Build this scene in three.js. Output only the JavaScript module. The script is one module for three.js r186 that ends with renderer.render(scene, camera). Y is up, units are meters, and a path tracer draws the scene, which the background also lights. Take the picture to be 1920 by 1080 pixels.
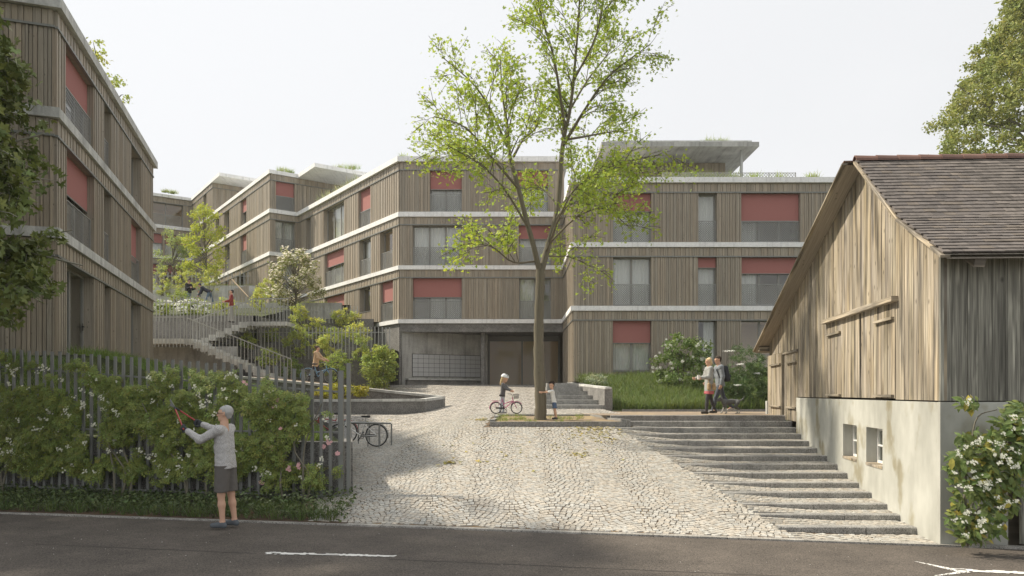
import * as THREE from 'three';
import { mergeGeometries } from 'three/addons/utils/BufferGeometryUtils.js';

// ---------- camera, sky, sun, exposure ----------
const FOC = 1400, EYE = 2.0, HOR = 735;            // focal length and horizon in pixels of a 1920 x 1080 frame
const scene = new THREE.Scene();
const camera = new THREE.PerspectiveCamera(2 * Math.atan(540 / FOC) * 180 / Math.PI, 16 / 9, 0.1, 1200);
camera.position.set(0, EYE, 0);
camera.setViewOffset(1920, 1080, 0, 540 - HOR, 1920, 1080);   // rising front: verticals stay vertical
const renderer = new THREE.WebGLRenderer({ antialias: true });
renderer.toneMapping = THREE.LinearToneMapping;
renderer.toneMappingExposure = 1.3;
renderer.shadowMap.enabled = true;

const SUN = new THREE.Vector3(-0.93, 0, -0.36).normalize().multiplyScalar(Math.cos(0.8)).setY(Math.sin(0.8));
const sun = new THREE.DirectionalLight(new THREE.Color(1.0, 0.9, 0.74), 4.6);
sun.target.position.set(0, 0, -25); sun.position.copy(SUN).multiplyScalar(90).add(sun.target.position);
sun.castShadow = true; sun.shadow.radius = 4;
Object.assign(sun.shadow.camera, { left: -60, right: 60, top: 60, bottom: -60, near: 1, far: 220 });
sun.shadow.mapSize.set(4096, 4096);
scene.add(sun, sun.target);

// ---------- random numbers and noise ----------
function mulberry(a) { return () => { a |= 0; a = a + 0x6D2B79F5 | 0; let t = Math.imul(a ^ a >>> 15, 1 | a); t = t + Math.imul(t ^ t >>> 7, 61 | t) ^ t; return ((t ^ t >>> 14) >>> 0) / 4294967296; }; }
let rnd = mulberry(7);
const rr = (a, b) => a + (b - a) * rnd();
const clamp = (x, a = 0, b = 1) => Math.min(b, Math.max(a, x));
const mix = (a, b, t) => a + (b - a) * t;
const sstep = (a, b, x) => { const t = clamp((x - a) / (b - a)); return t * t * (3 - 2 * t); };
const hash = (x, y, s) => { let h = Math.imul(x, 374761393) + Math.imul(y, 668265263) + Math.imul(s, 974711) | 0; h = Math.imul(h ^ h >>> 13, 1274126177); return ((h ^ h >>> 16) >>> 0) / 4294967296; };
function vnoise(x, y, px, py, s) {                  // periodic value noise
  const xi = Math.floor(x), yi = Math.floor(y); let fx = x - xi, fy = y - yi;
  fx = fx * fx * (3 - 2 * fx); fy = fy * fy * (3 - 2 * fy);
  const m = (a, p) => ((a % p) + p) % p;
  const a = hash(m(xi, px), m(yi, py), s), b = hash(m(xi + 1, px), m(yi, py), s), c = hash(m(xi, px), m(yi + 1, py), s), d = hash(m(xi + 1, px), m(yi + 1, py), s);
  return mix(mix(a, b, fx), mix(c, d, fx), fy);
}
function fbm(u, v, px, py, oct, s) { let a = 0, w = 0.5, t = 0; for (let i = 0; i < oct; i++) { a += w * vnoise(u * px, v * py, px, py, s + i); t += w; w *= 0.55; px *= 2; py *= 2; } return a / t; }

// sky: bright thin overcast with faint soft clouds
{
  const w = 512, h = 256, d = new Float32Array(w * h * 4);
  for (let j = 0; j < h; j++) for (let i = 0; i < w; i++) {
    const u = i / w, v = j / h, el = (v - 0.5) * Math.PI;
    const n = fbm(u, v, 14, 18, 6, 91), n2 = fbm(u, v, 5, 6, 3, 55);
    const c = clamp((n - 0.40) * 3.2) * clamp(n2 * 2.6 - 0.75);
    const az = (u - 0.5) * 2 * Math.PI, toSun = (Math.cos(az) * SUN.x + Math.sin(az) * SUN.z) / Math.hypot(SUN.x, SUN.z) * Math.cos(el) * Math.cos(0.8) + Math.sin(el) * Math.sin(0.8);
    const base = el > 0 ? mix(0.715, 0.68, clamp(el / 0.9)) + 0.15 * Math.pow(clamp(0.5 + 0.5 * toSun), 2) : 0.4;   // thin overcast, brighter round the sun
    const k = base + 0.17 * (c - 0.35), o = (j * w + i) * 4;
    d[o] = k * mix(0.975, 1.0, c); d[o + 1] = k * mix(0.99, 1.0, c); d[o + 2] = k * mix(1.015, 1.0, c); d[o + 3] = 1;
  }
  const t = new THREE.DataTexture(d, w, h, THREE.RGBAFormat, THREE.FloatType);
  t.mapping = THREE.EquirectangularReflectionMapping; t.magFilter = t.minFilter = THREE.LinearFilter; t.needsUpdate = true;
  scene.background = t; scene.environment = t;
}
scene.fog = new THREE.FogExp2(new THREE.Color(0.93, 0.92, 0.88), 0.0005);

// ---------- textures and materials ----------
function tex(w, h, mx, my, fn, srgb = true) {       // fn(u, v) -> grey or [r, g, b]; one repeat covers mx by my metres
  const d = new Uint8Array(w * h * 4);
  for (let j = 0; j < h; j++) for (let i = 0; i < w; i++) {
    let c = fn(i / w, j / h, i, j); if (typeof c === 'number') c = [c, c, c];
    const o = (j * w + i) * 4; for (let k = 0; k < 3; k++) d[o + k] = clamp(c[k]) * 255; d[o + 3] = 255;
  }
  const t = new THREE.DataTexture(d, w, h, THREE.RGBAFormat);
  t.wrapS = t.wrapT = THREE.RepeatWrapping; t.magFilter = t.minFilter = THREE.LinearFilter;
  if (srgb) t.colorSpace = THREE.SRGBColorSpace;
  t.repeat.set(1 / mx, 1 / my); t.needsUpdate = true; return t;
}
const rgb = (r, g, b) => new THREE.Color().setRGB(r, g, b);
const mat = (color, o = {}) => new THREE.MeshStandardMaterial({ color: Array.isArray(color) ? rgb(...color) : color, roughness: 0.85, ...o });
const phys = (color, o = {}) => new THREE.MeshPhysicalMaterial({ color: Array.isArray(color) ? rgb(...color) : color, roughness: 0.85, ...o });

const grainFn = (k1, k2) => (u, v) => {
  const wv = fbm(u, v, 4, 3, 3, 11) * 0.022;
  const g = fbm(u + wv, v, 48, 3, 4, 3), f = fbm(u, v, 160, 10, 2, 21), l = fbm(u, v, 6, 2, 3, 33);
  let kn = 1; for (let q = 0; q < 9; q++) { const cx = hash(q, 1, 5), cy = hash(q, 2, 5); let dx = Math.abs(u - cx); dx = Math.min(dx, 1 - dx); let dy = Math.abs(v - cy); dy = Math.min(dy, 1 - dy); const r = Math.hypot(dx * 60, dy * 85); if (r < 1.2) kn *= 0.62 + 0.3 * r; }
  return clamp(1 - k1 * (1 - g) - k2 * (1 - f) * 0.6 - k1 * 0.5 * (1 - l)) * kn;
};
const woodT = tex(256, 512, 0.9, 2.6, grainFn(0.22, 0.22));
const woodB = tex(256, 512, 0.9, 2.6, grainFn(0.5, 0.5), false);
const barnT = tex(512, 1024, 1.6, 3.3, (u, v) => { const g = grainFn(0.4, 0.36)(u, v), s = fbm(u, v, 14, 2, 3, 71), p = fbm(u, v, 3, 3, 3, 81); const k = g * (0.84 + 0.48 * s) * (1 - 0.5 * clamp((fbm(u, v, 7, 3, 4, 91) - 0.55) * 3)); return [k * (1.02 - 0.06 * p), k * (0.985), k * (0.9 + 0.14 * p)]; });
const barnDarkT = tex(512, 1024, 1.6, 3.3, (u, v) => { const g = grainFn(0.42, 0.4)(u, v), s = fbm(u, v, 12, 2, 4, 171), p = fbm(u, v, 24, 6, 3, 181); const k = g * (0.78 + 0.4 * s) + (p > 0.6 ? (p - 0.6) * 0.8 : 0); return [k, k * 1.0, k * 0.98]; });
const concT = tex(512, 512, 2.4, 2.4, (u, v) => { const a = fbm(u, v, 4, 4, 5, 7), b = fbm(u, v, 64, 64, 2, 17), s = fbm(u, v, 20, 2, 3, 27); return 0.72 + 0.3 * a + 0.1 * (b - 0.5) - 0.34 * clamp(s - 0.48); });
const bandT = tex(512, 512, 3.1, 3.1, (u, v) => { const a = fbm(u, v, 5, 5, 5, 107), b = fbm(u, v, 60, 60, 2, 117), s = fbm(u, v, 24, 2, 3, 127); return 0.90 + 0.12 * a + 0.08 * (b - 0.5) - 0.4 * clamp(s - 0.55); });
const aggFn = (u, v) => { const b = vnoise(u * 90, v * 90, 90, 90, 5), c = vnoise(u * 180, v * 180, 180, 180, 6), a = fbm(u, v, 4, 4, 3, 8); return 0.42 + 0.2 * a + 0.42 * (b * 0.6 + c * 0.4 - 0.32) - (c < 0.22 ? 0.16 : 0); };
const aggT = tex(512, 512, 1.3, 1.3, aggFn);
const granT = tex(512, 512, 0.9, 0.9, (u, v) => { const c = hash(Math.floor(u * 256), Math.floor(v * 256), 3), b = vnoise(u * 128, v * 128, 128, 128, 5), a = fbm(u, v, 5, 5, 4, 8); return 0.55 + 0.28 * a + 0.36 * (b - 0.5) + 0.2 * (c - 0.5) - (b < 0.2 ? 0.12 : 0); });
const asphT = tex(1024, 1024, 2.2, 2.2, (u, v, i, j) => { const c = hash(i >> 1, j >> 1, 9), b = vnoise(u * 260, v * 260, 260, 260, 15), a = fbm(u, v, 5, 5, 4, 18); const k = 0.5 + 0.2 * a + 0.3 * (b - 0.5) + (c > 0.965 ? 0.22 * hash(i >> 1, j >> 1, 4) : 0) - (b < 0.2 ? 0.1 : 0); return [k, k * 0.965, k * 0.935]; });
const asphB = tex(512, 512, 1.1, 1.1, (u, v) => vnoise(u * 130, v * 130, 130, 130, 15) * 0.7 + vnoise(u * 60, v * 60, 60, 60, 25) * 0.3, false);
const wearT = tex(1024, 512, 24, 12, (u, v) => { const a = fbm(u, v, 5, 3, 5, 61), b = fbm(u, v, 40, 20, 3, 62); const st = clamp((fbm(u, v, 3, 14, 4, 66) - 0.55) * 4); return 0.72 + 0.3 * a + 0.1 * (b - 0.5) - 0.12 * st; });
const plasT = tex(1024, 1024, 4.2, 4.2, (u, v) => { const a = fbm(u, v, 4, 4, 6, 41), b = fbm(u, v, 26, 9, 4, 42), st = clamp((fbm(u, v, 9, 7, 5, 43) - 0.56) * 6); const k = 0.74 + 0.3 * a + 0.14 * (b - 0.5); return [k - 0.13 * st, k - 0.155 * st - 0.01, k - 0.21 * st - 0.05]; });
const soilT = tex(512, 512, 2, 2, (u, v) => { const a = fbm(u, v, 8, 8, 5, 51), b = vnoise(u * 120, v * 120, 120, 120, 52); return [0.55 + 0.4 * a, 0.52 + 0.36 * a, 0.46 + 0.3 * b * a + 0.1]; });
const cobFar = tex(512, 512, 2.0, 2.0, (u, v) => {   // far paving, stones under a few pixels each
  const n = 20, ry = v * n, row = Math.floor(ry), x = u * n + (row % 2) * 0.5 + 0.3 * Math.sin(row * 2.1), c = Math.floor(x);
  const fx = Math.abs(x - c - 0.5), fy = Math.abs(ry - row - 0.5), edge = Math.max(fx, fy);
  const t = 0.62 + 0.4 * hash(((c % n) + n) % n, row, 31) + 0.06 * (fbm(u, v, 40, 40, 2, 32) - 0.5), j = edge > 0.4 ? 0.5 : 1;
  const w = hash(((c % n) + n) % n, row, 37); return [t * j, t * j * mix(0.96, 1, w), t * j * mix(0.92, 1, w)];
});
const setT = tex(256, 256, 0.3, 0.3, (u, v) => 0.78 + 0.26 * (fbm(u, v, 10, 10, 4, 61) - 0.3));

const M = {
  clad: mat([0.59, 0.505, 0.39], { map: woodT, bumpMap: woodB, bumpScale: 0.002, vertexColors: true, roughness: 0.55 }),
  reveal: mat([0.58, 0.51, 0.41], { map: woodT, roughness: 0.7 }),
  conc: mat([0.70, 0.70, 0.665], { map: concT, roughness: 0.8 }),
  band: mat([0.90, 0.90, 0.885], { map: bandT, roughness: 0.7 }),
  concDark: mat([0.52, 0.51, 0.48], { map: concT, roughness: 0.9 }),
  agg: mat([0.62, 0.60, 0.57], { map: aggT, bumpMap: aggT, bumpScale: 0.006, roughness: 0.95 }),
  gran: mat([0.62, 0.61, 0.58], { map: granT, bumpMap: granT, bumpScale: 0.003, roughness: 0.85 }),
  granLight: mat([0.72, 0.69, 0.63], { map: granT, roughness: 0.85 }),
  asph: mat([0.30, 0.275, 0.248], { map: asphT, bumpMap: asphB, bumpScale: 0.004, roughness: 0.9 }),
  path: mat([0.52, 0.47, 0.41], { map: soilT, roughness: 0.95 }),
  cobFar: mat([0.66, 0.64, 0.59], { map: cobFar, bumpMap: cobFar, bumpScale: 0.01 }),
  joint: mat([0.27, 0.22, 0.165], { map: soilT, roughness: 1 }),
  sett: mat([0.67, 0.65, 0.605], { map: setT, bumpMap: setT, bumpScale: 0.004, roughness: 0.82 }),
  plaster: mat([0.545, 0.56, 0.56], { map: plasT, bumpMap: plasT, bumpScale: 0.008, roughness: 0.95 }),
    steel: mat([0.22, 0.225, 0.215], { roughness: 0.5, metalness: 0.25 }),
  galv: mat([0.40, 0.405, 0.39], { roughness: 0.5, metalness: 0.45 }),
  flash: mat([0.22, 0.225, 0.21], { roughness: 0.5, metalness: 0.4 }),
  mesh: mat([0.30, 0.30, 0.285], { roughness: 0.5, metalness: 0.3 }),
  frame: mat([0.25, 0.245, 0.225], { roughness: 0.5 }),
  glass: phys([0.93, 0.96, 0.95], { transmission: 1, thickness: 0, roughness: 0.03, ior: 1.9 }),
  curtain: phys([0.78, 0.77, 0.73], { transmission: 0.25, thickness: 0, roughness: 1, side: THREE.DoubleSide }),
  room: mat([0.62, 0.56, 0.47], { side: THREE.DoubleSide }),
  roomWood: mat([0.74, 0.60, 0.43], { side: THREE.DoubleSide }),
  blind: mat([0.36, 0.15, 0.135], { roughness: 0.9, side: THREE.DoubleSide }),
  soil: mat([0.14, 0.105, 0.075], { map: soilT, roughness: 1 }),
  turf: mat([0.09, 0.13, 0.035], { map: soilT, roughness: 1 }),
  white: mat([0.78, 0.78, 0.76], { roughness: 0.6 }),
  black: mat([0.025, 0.025, 0.027], { roughness: 0.6 }),
  rubber: mat([0.03, 0.03, 0.03], { roughness: 0.8 }),
  bark: mat([0.36, 0.33, 0.25], { map: woodT, bumpMap: woodB, bumpScale: 0.02, roughness: 0.9 }),
  barkPale: mat([0.42, 0.40, 0.33], { map: concT, roughness: 0.9 }),
  barkDark: mat([0.16, 0.13, 0.10], { map: woodT, roughness: 0.9 }),
};

// ---------- mesh builder ----------
const V3 = (x, y, z) => new THREE.Vector3(x, y, z);
class MB {
  constructor() { this.p = []; this.u = []; this.c = []; this.i = []; this.n = []; this.smooth = false; }
  get count() { return this.p.length / 3; }
  v(x, y, z, u = 0, w = 0, c = [1, 1, 1], n) { this.p.push(x, y, z); this.u.push(u, w); this.c.push(c[0], c[1], c[2]); if (n) this.n.push(n.x, n.y, n.z); else this.n.push(0, 0, 0); return this.count - 1; }
  quad(a, b, c, d, ua, ub, uc, ud, col) {            // a,b,c,d counter-clockwise Vector3
    const n = b.clone().sub(a).cross(d.clone().sub(a)).normalize();
    if (n.lengthSq() < 0.5) n.copy(c.clone().sub(b).cross(d.clone().sub(b)).normalize());
    const k = this.count; this.v(a.x, a.y, a.z, ...ua, col, n); this.v(b.x, b.y, b.z, ...ub, col, n); this.v(c.x, c.y, c.z, ...uc, col, n); this.v(d.x, d.y, d.z, ...ud, col, n);
    this.i.push(k, k + 1, k + 2, k, k + 2, k + 3);
  }
  tri(a, b, c, col) { const n = b.clone().sub(a).cross(c.clone().sub(a)).normalize(), k = this.count; this.v(a.x, a.y, a.z, a.x + a.z, a.y, col, n); this.v(b.x, b.y, b.z, b.x + b.z, b.y, col, n); this.v(c.x, c.y, c.z, c.x + c.z, c.y, col, n); this.i.push(k, k + 1, k + 2); }
  // box in the frame o + A a + B b + C c (A x B = C); grain of the texture runs along B
  box(o, A, B, C, a0, a1, b0, b1, c0, c1, col, ou = 0, ov = 0) {
    const P = (a, b, c) => V3(o.x + A.x * a + B.x * b + C.x * c, o.y + A.y * a + B.y * b + C.y * c, o.z + A.z * a + B.z * b + C.z * c);
    const U = (x, y) => [x + ou, y + ov];
    this.quad(P(a0, b0, c1), P(a1, b0, c1), P(a1, b1, c1), P(a0, b1, c1), U(a0, b0), U(a1, b0), U(a1, b1), U(a0, b1), col);
    this.quad(P(a1, b0, c0), P(a0, b0, c0), P(a0, b1, c0), P(a1, b1, c0), U(a1, b0), U(a0, b0), U(a0, b1), U(a1, b1), col);
    this.quad(P(a1, b0, c1), P(a1, b0, c0), P(a1, b1, c0), P(a1, b1, c1), U(c1, b0), U(c0, b0), U(c0, b1), U(c1, b1), col);
    this.quad(P(a0, b0, c0), P(a0, b0, c1), P(a0, b1, c1), P(a0, b1, c0), U(c0, b0), U(c1, b0), U(c1, b1), U(c0, b1), col);
    this.quad(P(a0, b1, c1), P(a1, b1, c1), P(a1, b1, c0), P(a0, b1, c0), U(a0, c1), U(a1, c1), U(a1, c0), U(a0, c0), col);
    this.quad(P(a0, b0, c0), P(a1, b0, c0), P(a1, b0, c1), P(a0, b0, c1), U(a0, c0), U(a1, c0), U(a1, c1), U(a0, c1), col);
    return this;
  }
  abox(x0, x1, y0, y1, z0, z1, col) { return this.box(O0, AX, AY, AZ, x0, x1, y0, y1, z0, z1, col); }
  // bar between two points with a rectangular section (w across, t along the other way)
  bar(p, q, w, t = w, col) {
    const B = q.clone().sub(p), L = B.length(); if (L < 1e-5) return this; B.divideScalar(L);
    const h = Math.abs(B.y) > 0.95 ? AX : AY; const C = V3().crossVectors(B, h).normalize(), A = V3().crossVectors(B, C).normalize();
    const CC = V3().crossVectors(A, B);
    return this.box(p, A, B, CC, -w / 2, w / 2, 0, L, -t / 2, t / 2, col, rnd(), rnd());
  }
  tube(pts, rad, sides = 6, col, cap = true) {       // pts: Vector3[], rad: number or array
    const n = pts.length, R = i => Array.isArray(rad) ? rad[i] : rad; let side = null; const k0 = this.count; let len = 0;
    for (let i = 0; i < n; i++) {
      const t = pts[Math.min(i + 1, n - 1)].clone().sub(pts[Math.max(i - 1, 0)]).normalize();
      if (!side) side = V3().crossVectors(t, Math.abs(t.y) > 0.9 ? AX : AY).normalize(); else { side.addScaledVector(t, -side.dot(t)).normalize(); }
      const up = V3().crossVectors(side, t);
      if (i) len += pts[i].distanceTo(pts[i - 1]);
      for (let s = 0; s <= sides; s++) { const a = s / sides * Math.PI * 2, d = side.clone().multiplyScalar(Math.cos(a)).addScaledVector(up, Math.sin(a)); this.v(pts[i].x + d.x * R(i), pts[i].y + d.y * R(i), pts[i].z + d.z * R(i), s / sides * Math.PI * 2 * Math.max(R(0), 0.02), len, col, d); }
    }
    const w = sides + 1;
    for (let i = 0; i < n - 1; i++) for (let s = 0; s < sides; s++) { const a = k0 + i * w + s; this.i.push(a, a + w, a + 1, a + 1, a + w, a + w + 1); }
    if (cap) for (const e of [0, n - 1]) { const c = this.v(pts[e].x, pts[e].y, pts[e].z, 0, 0, col, pts[e].clone().sub(pts[e ? e - 1 : 1]).normalize()); for (let s = 0; s < sides; s++) { const a = k0 + e * w + s; if (e) this.i.push(c, a + 1, a); else this.i.push(c, a, a + 1); } }
    return this;
  }
  grid(nu, nv, f, uvf) {                             // f(i, j) -> Vector3; smooth sheet
    const k = this.count; const P = [];
    for (let j = 0; j <= nv; j++) for (let i = 0; i <= nu; i++) { const p = f(i / nu, j / nv); P.push(p); const uv = uvf ? uvf(p) : [p.x, -p.z]; this.v(p.x, p.y, p.z, uv[0], uv[1]); }
    const w = nu + 1;
    for (let j = 0; j <= nv; j++) for (let i = 0; i <= nu; i++) {
      const du = P[j * w + Math.min(i + 1, nu)].clone().sub(P[j * w + Math.max(i - 1, 0)]), dv = P[Math.min(j + 1, nv) * w + i].clone().sub(P[Math.max(j - 1, 0) * w + i]);
      const n = du.cross(dv).normalize(), o = (k + j * w + i) * 3; this.n[o] = n.x; this.n[o + 1] = n.y; this.n[o + 2] = n.z;
    }
    for (let j = 0; j < nv; j++) for (let i = 0; i < nu; i++) { const a = k + j * w + i; this.i.push(a, a + 1, a + w + 1, a, a + w + 1, a + w); }
    return this;
  }
  geo() {
    const g = new THREE.BufferGeometry();
    g.setAttribute('position', new THREE.Float32BufferAttribute(this.p, 3)); g.setAttribute('normal', new THREE.Float32BufferAttribute(this.n, 3));
    g.setAttribute('uv', new THREE.Float32BufferAttribute(this.u, 2)); g.setAttribute('color', new THREE.Float32BufferAttribute(this.c, 3)); g.setIndex(this.i); return g;
  }
  build(name, m, parent = scene) { return mk(name, this.geo(), m, parent); }
}
const O0 = V3(0, 0, 0), AX = V3(1, 0, 0), AY = V3(0, 1, 0), AZ = V3(0, 0, 1);
function mk(name, g, m, parent) { const o = new THREE.Mesh(g, m); o.name = parent === scene ? numbered(name) : name; o.castShadow = o.receiveShadow = true; parent.add(o); return o; }
const used = {};
function numbered(n) { const k = used[n] = (used[n] ?? -1) + 1; return k ? `${n}_${String(k).padStart(3, '0')}` : n; }
function thing(name, label, category, pos = [0, 0, 0], turn = 0, group) {
  const o = new THREE.Group(); o.name = numbered(name); o.position.set(...pos); o.rotation.y = turn; scene.add(o);
  o.userData = { label, category }; if (group) o.userData.group = group; return o;
}
function tag(o, label, category, group) { o.userData.label = label; o.userData.category = category; if (group) o.userData.group = group; return o; }
function struct(name, parent = scene) { const o = new THREE.Group(); o.name = numbered(name); scene.add(o); o.userData.kind = 'structure'; return o; }
const stuff = o => { o.userData.kind = 'stuff'; return o; };
// from a pixel column / row of the frame and a distance to metres
const X = (px, d) => (px - 960) / FOC * d, Y = (py, d) => EYE + (HOR - py) / FOC * d;
const PT = (px, py, d) => V3(X(px, d), Y(py, d), -d);
// polygon (list of [x, z]) extruded from y0 to y1
function prism(mb, pts, y0, y1, col) {
  let area = 0; pts.forEach(([x, z], i) => { const [a, b] = pts[(i + 1) % pts.length]; area += x * b - a * z; });
  const P = area < 0 ? pts : [...pts].reverse();     // outward walls
  P.forEach(([x, z], i) => { const [a, b] = P[(i + 1) % P.length], L = Math.hypot(a - x, b - z), u0 = i * 1.37; mb.quad(V3(x, y0, z), V3(a, y0, b), V3(a, y1, b), V3(x, y1, z), [u0, y0], [u0 + L, y0], [u0 + L, y1], [u0, y1], col); });
  const tris = THREE.ShapeUtils.triangulateShape(P.map(([x, z]) => new THREE.Vector2(x, z)), []);
  for (const [y, up] of [[y1, 1], [y0, -1]]) { const k = mb.count; for (const [x, z] of P) mb.v(x, y, z, x, -z, col, V3(0, up, 0)); for (const [a, b, c] of tris) { const [A, B, C] = [P[a], P[b], P[c]]; const cr = (B[0] - A[0]) * (C[1] - A[1]) - (B[1] - A[1]) * (C[0] - A[0]); ((cr < 0) === (up > 0)) ? mb.i.push(k + a, k + b, k + c) : mb.i.push(k + a, k + c, k + b); } }
  return mb;
}
function offsetPoly(pts, d) {                        // mitred outward offset
  let area = 0; const n = pts.length; pts.forEach(([x, z], i) => { const [a, b] = pts[(i + 1) % n]; area += x * b - a * z; }); const s = area > 0 ? 1 : -1;
  return pts.map(([x, z], i) => {
    const p = pts[(i + n - 1) % n], q = pts[(i + 1) % n];
    const e1 = V3(x - p[0], z - p[1], 0).normalize(), e2 = V3(q[0] - x, q[1] - z, 0).normalize();
    const n1 = [e1.y * s, -e1.x * s], n2 = [e2.y * s, -e2.x * s], k = 1 + n1[0] * n2[0] + n1[1] * n2[1];
    return [x + d * (n1[0] + n2[0]) / k, z + d * (n1[1] + n2[1]) / k];
  });
}
// ---------- the lie of the land ----------
const kerbD = x => 10.75 - 0.186 * x;                         // distance of the kerb line
const barnX = d => 4.284 + 0.14 * d;                          // sunlit barn wall
const STEP = [[10.52, 0.085, 3.87], [11.14, 0.16, 3.70], [11.67, 0.24, 3.58], [12.39, 0.325, 3.47], [13.04, 0.41, 3.42], [13.69, 0.51, 3.30], [14.31, 0.61, 3.19], [15.01, 0.71, 3.06], [15.74, 0.81, 2.93], [16.41, 0.92, 2.80], [17.14, 1.03, 2.62], [17.75, 1.145, 2.43], [18.28, 1.28, 2.7], [18.9, 1.405, 2.62]];
function lin(tab, x) { if (x <= tab[0][0]) return tab[0][1]; for (let i = 1; i < tab.length; i++) if (x <= tab[i][0]) return mix(tab[i - 1][1], tab[i][1], (x - tab[i - 1][0]) / (tab[i][0] - tab[i - 1][0])); return tab[tab.length - 1][1]; }
const RT = [[9, 0], [10.1, 0.02], ...STEP.slice(0, 12).map(s => [s[0], s[1]]), [18.3, 1.2], [20.2, 1.34], [22, 1.37], [25.5, 1.375], [40, 2.37], [46, 2.45]];
const LT = [[9, 0], [11.3, 0.02], [14, 0.17], [19, 0.5], [24, 0.82], [28.6, 1.14], [33, 1.62], [40, 2.37], [46, 2.45]];
const XL = STEP.slice(0, 12).map(s => [s[0], s[2]]);
function rampY(x, d) {
  const k = clamp((d - kerbD(x)) / 1.2);
  return mix(lin(LT, d), lin(RT, d), sstep(-4.4, -0.5, x)) * k + 0.004;
}
function treadY(x, d) {                                       // right of the step ends
  let e = 0.0; for (const s of STEP) if (d >= s[0]) e = s[1];
  const xl = lin(XL, d);
  if (x <= xl) return rampY(x, d);
  if (d < STEP[0][0]) return rampY(x, d) * clamp((xl + 1 - x));
  return mix(rampY(xl, d), e, clamp((x - xl) / 1.1));
}
const landY = d => 1.405 - 0.012 * (clamp(d, 18.9, 26) - 18.9);

// ---------- ground, road, kerb ----------
{
  const g = new MB(); g.grid(24, 24, (u, v) => { const x = mix(-300, 300, u), z = mix(60, -420, v); return V3(x, -0.09 + (z < -75 ? 0 : 0), z); });
  const o = g.build('ground', M.turf); o.userData.kind = 'structure';
  const road = struct('road');
  const dirK = V3(1, 0, 0.186).normalize(), nK = V3(0.186, 0, -1).normalize().negate(); // towards the camera
  const k0 = V3(0, 0, -10.75);
  const r = new MB(); const C = [];
  r.grid(60, 18, (u, v) => { const s = mix(-45, 45, u), t = mix(11, 0.0, v); const p = k0.clone().addScaledVector(dirK, s).addScaledVector(nK, t); p.y = 0.02 * Math.sin(t / 11 * Math.PI) - 0.012; return p; });
  r.build('asphalt', M.asph, road);
  // painted lane dashes with worn edges, and the arrow
  const paint = mat([0.74, 0.73, 0.69], { roughness: 0.9 });
  const onRoad = (s, t) => { const p = k0.clone().addScaledVector(dirK, s).addScaledVector(nK, t); p.y = 0.02 * Math.sin(t / 11 * Math.PI) - 0.012 + 0.005; return p; };
  function ribbon(name, pts, w0, w1) {                         // worn stripe along road coordinates
    const m = new MB(); const n = 46;
    for (let i = 0; i < n; i++) {
      const a = i / n, b = (i + 1) / n, P = q => [mix(pts[0], pts[2], q), mix(pts[1], pts[3], q), mix(w0, w1, q)];
      const A = P(a), B = P(b); const lanes = 5;
      for (let l = 0; l < lanes; l++) {
        if (fbm(i / n, l / lanes, 12, 4, 3, 77 + Math.round(pts[0] * 10)) > 0.67 || ((l === 0 || l === lanes - 1) && rnd() < 0.3)) continue;
        const f = (Q, k) => onRoad(Q[0], Q[1] + Q[2] * (k / lanes - 0.5) + (k > 0 && k < lanes ? 0 : 0.006 * Math.sin(i * 2.3 + k)));
        m.quad(f(A, l + 1), f(B, l + 1), f(B, l), f(A, l), [0, 0], [0.1, 0], [0.1, 0.1], [0, 0.1]);
      }
    }
    return m.build(name, paint, road);
  }
  const roadST = (px, py) => { const d = FOC * EYE / (py - HOR), x = X(px, d); const p = V3(x, 0, -d).sub(k0); return [p.dot(dirK), p.dot(nK)]; };
  const a = roadST(497, 1037), b = roadST(742, 1043); ribbon('lane_marking', [a[0], a[1], b[0], b[1]], 0.13, 0.10);
  const c1 = roadST(1790, 1068), c2 = roadST(2150, 1084); ribbon('arrow_shaft', [c1[0], c1[1], c2[0], c2[1]], 0.13, 0.14);
  const h1 = roadST(1715, 1052), h2 = roadST(1800, 1071); ribbon('arrow_head', [h1[0], h1[1], h2[0], h2[1]], 0.03, 0.2);
  const h3 = roadST(1752, 1080), h4 = roadST(1815, 1071); ribbon('arrow_head', [h3[0], h3[1], h4[0], h4[1]], 0.02, 0.12);
  // fine dark crack along the seam of the lanes
  const cr = new MB(); let pp = null; for (let i = 0; i <= 160; i++) { const q = i / 160, [s, t] = [mix(-6, 6.4, q), a[1] + 0.03 + 0.03 * fbm(q, 0.3, 60, 2, 3, 5)]; const w = 0.006 + 0.008 * fbm(q, 0.6, 90, 2, 2, 8); const A = onRoad(s, t - w), B = onRoad(s, t + w); A.y -= 0.0025; B.y -= 0.0025; if (pp && !(s > a[0] - 0.05 && s < b[0] + 0.02)) cr.quad(pp[1], B, A, pp[0], [0, 0], [0, 0], [0, 0], [0, 0]); pp = [A, B]; }
  cr.build('seam_crack', mat([0.05, 0.045, 0.04]), road);
  // small pale chips lying on the asphalt
  const chip = new MB(); for (let i = 0; i < 120; i++) { const p = onRoad(rr(-7, 7), rr(0.3, 4.4)), s = rr(0.002, 0.006); chip.box(p, AX, AY, AZ, -s, s * rr(0.6, 1.4), -0.003, s * 0.5, -s, s); }
  stuff(chip.build('grit', mat([0.5, 0.48, 0.44]), road));
  // kerb stones
  const kerb = struct('kerb');
  const vars = [0, 1, 2].map(k => { const m = new MB(); m.box(O0, dirK, AY, nK, 0, 0.992, -0.2, 0.012, -0.075, 0.05, null ?? [1, 1, 1], k * 0.37, k * 0.2); return m.geo(); });
  for (let s = -13; s < 12; s++) { const o = mk('kerb_stone', vars[(s + 30) % 3], M.granLight, kerb); o.position.copy(k0).addScaledVector(dirK, s).addScaledVector(nK, -0.05); o.position.y = rr(-0.002, 0.003); }
}

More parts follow.
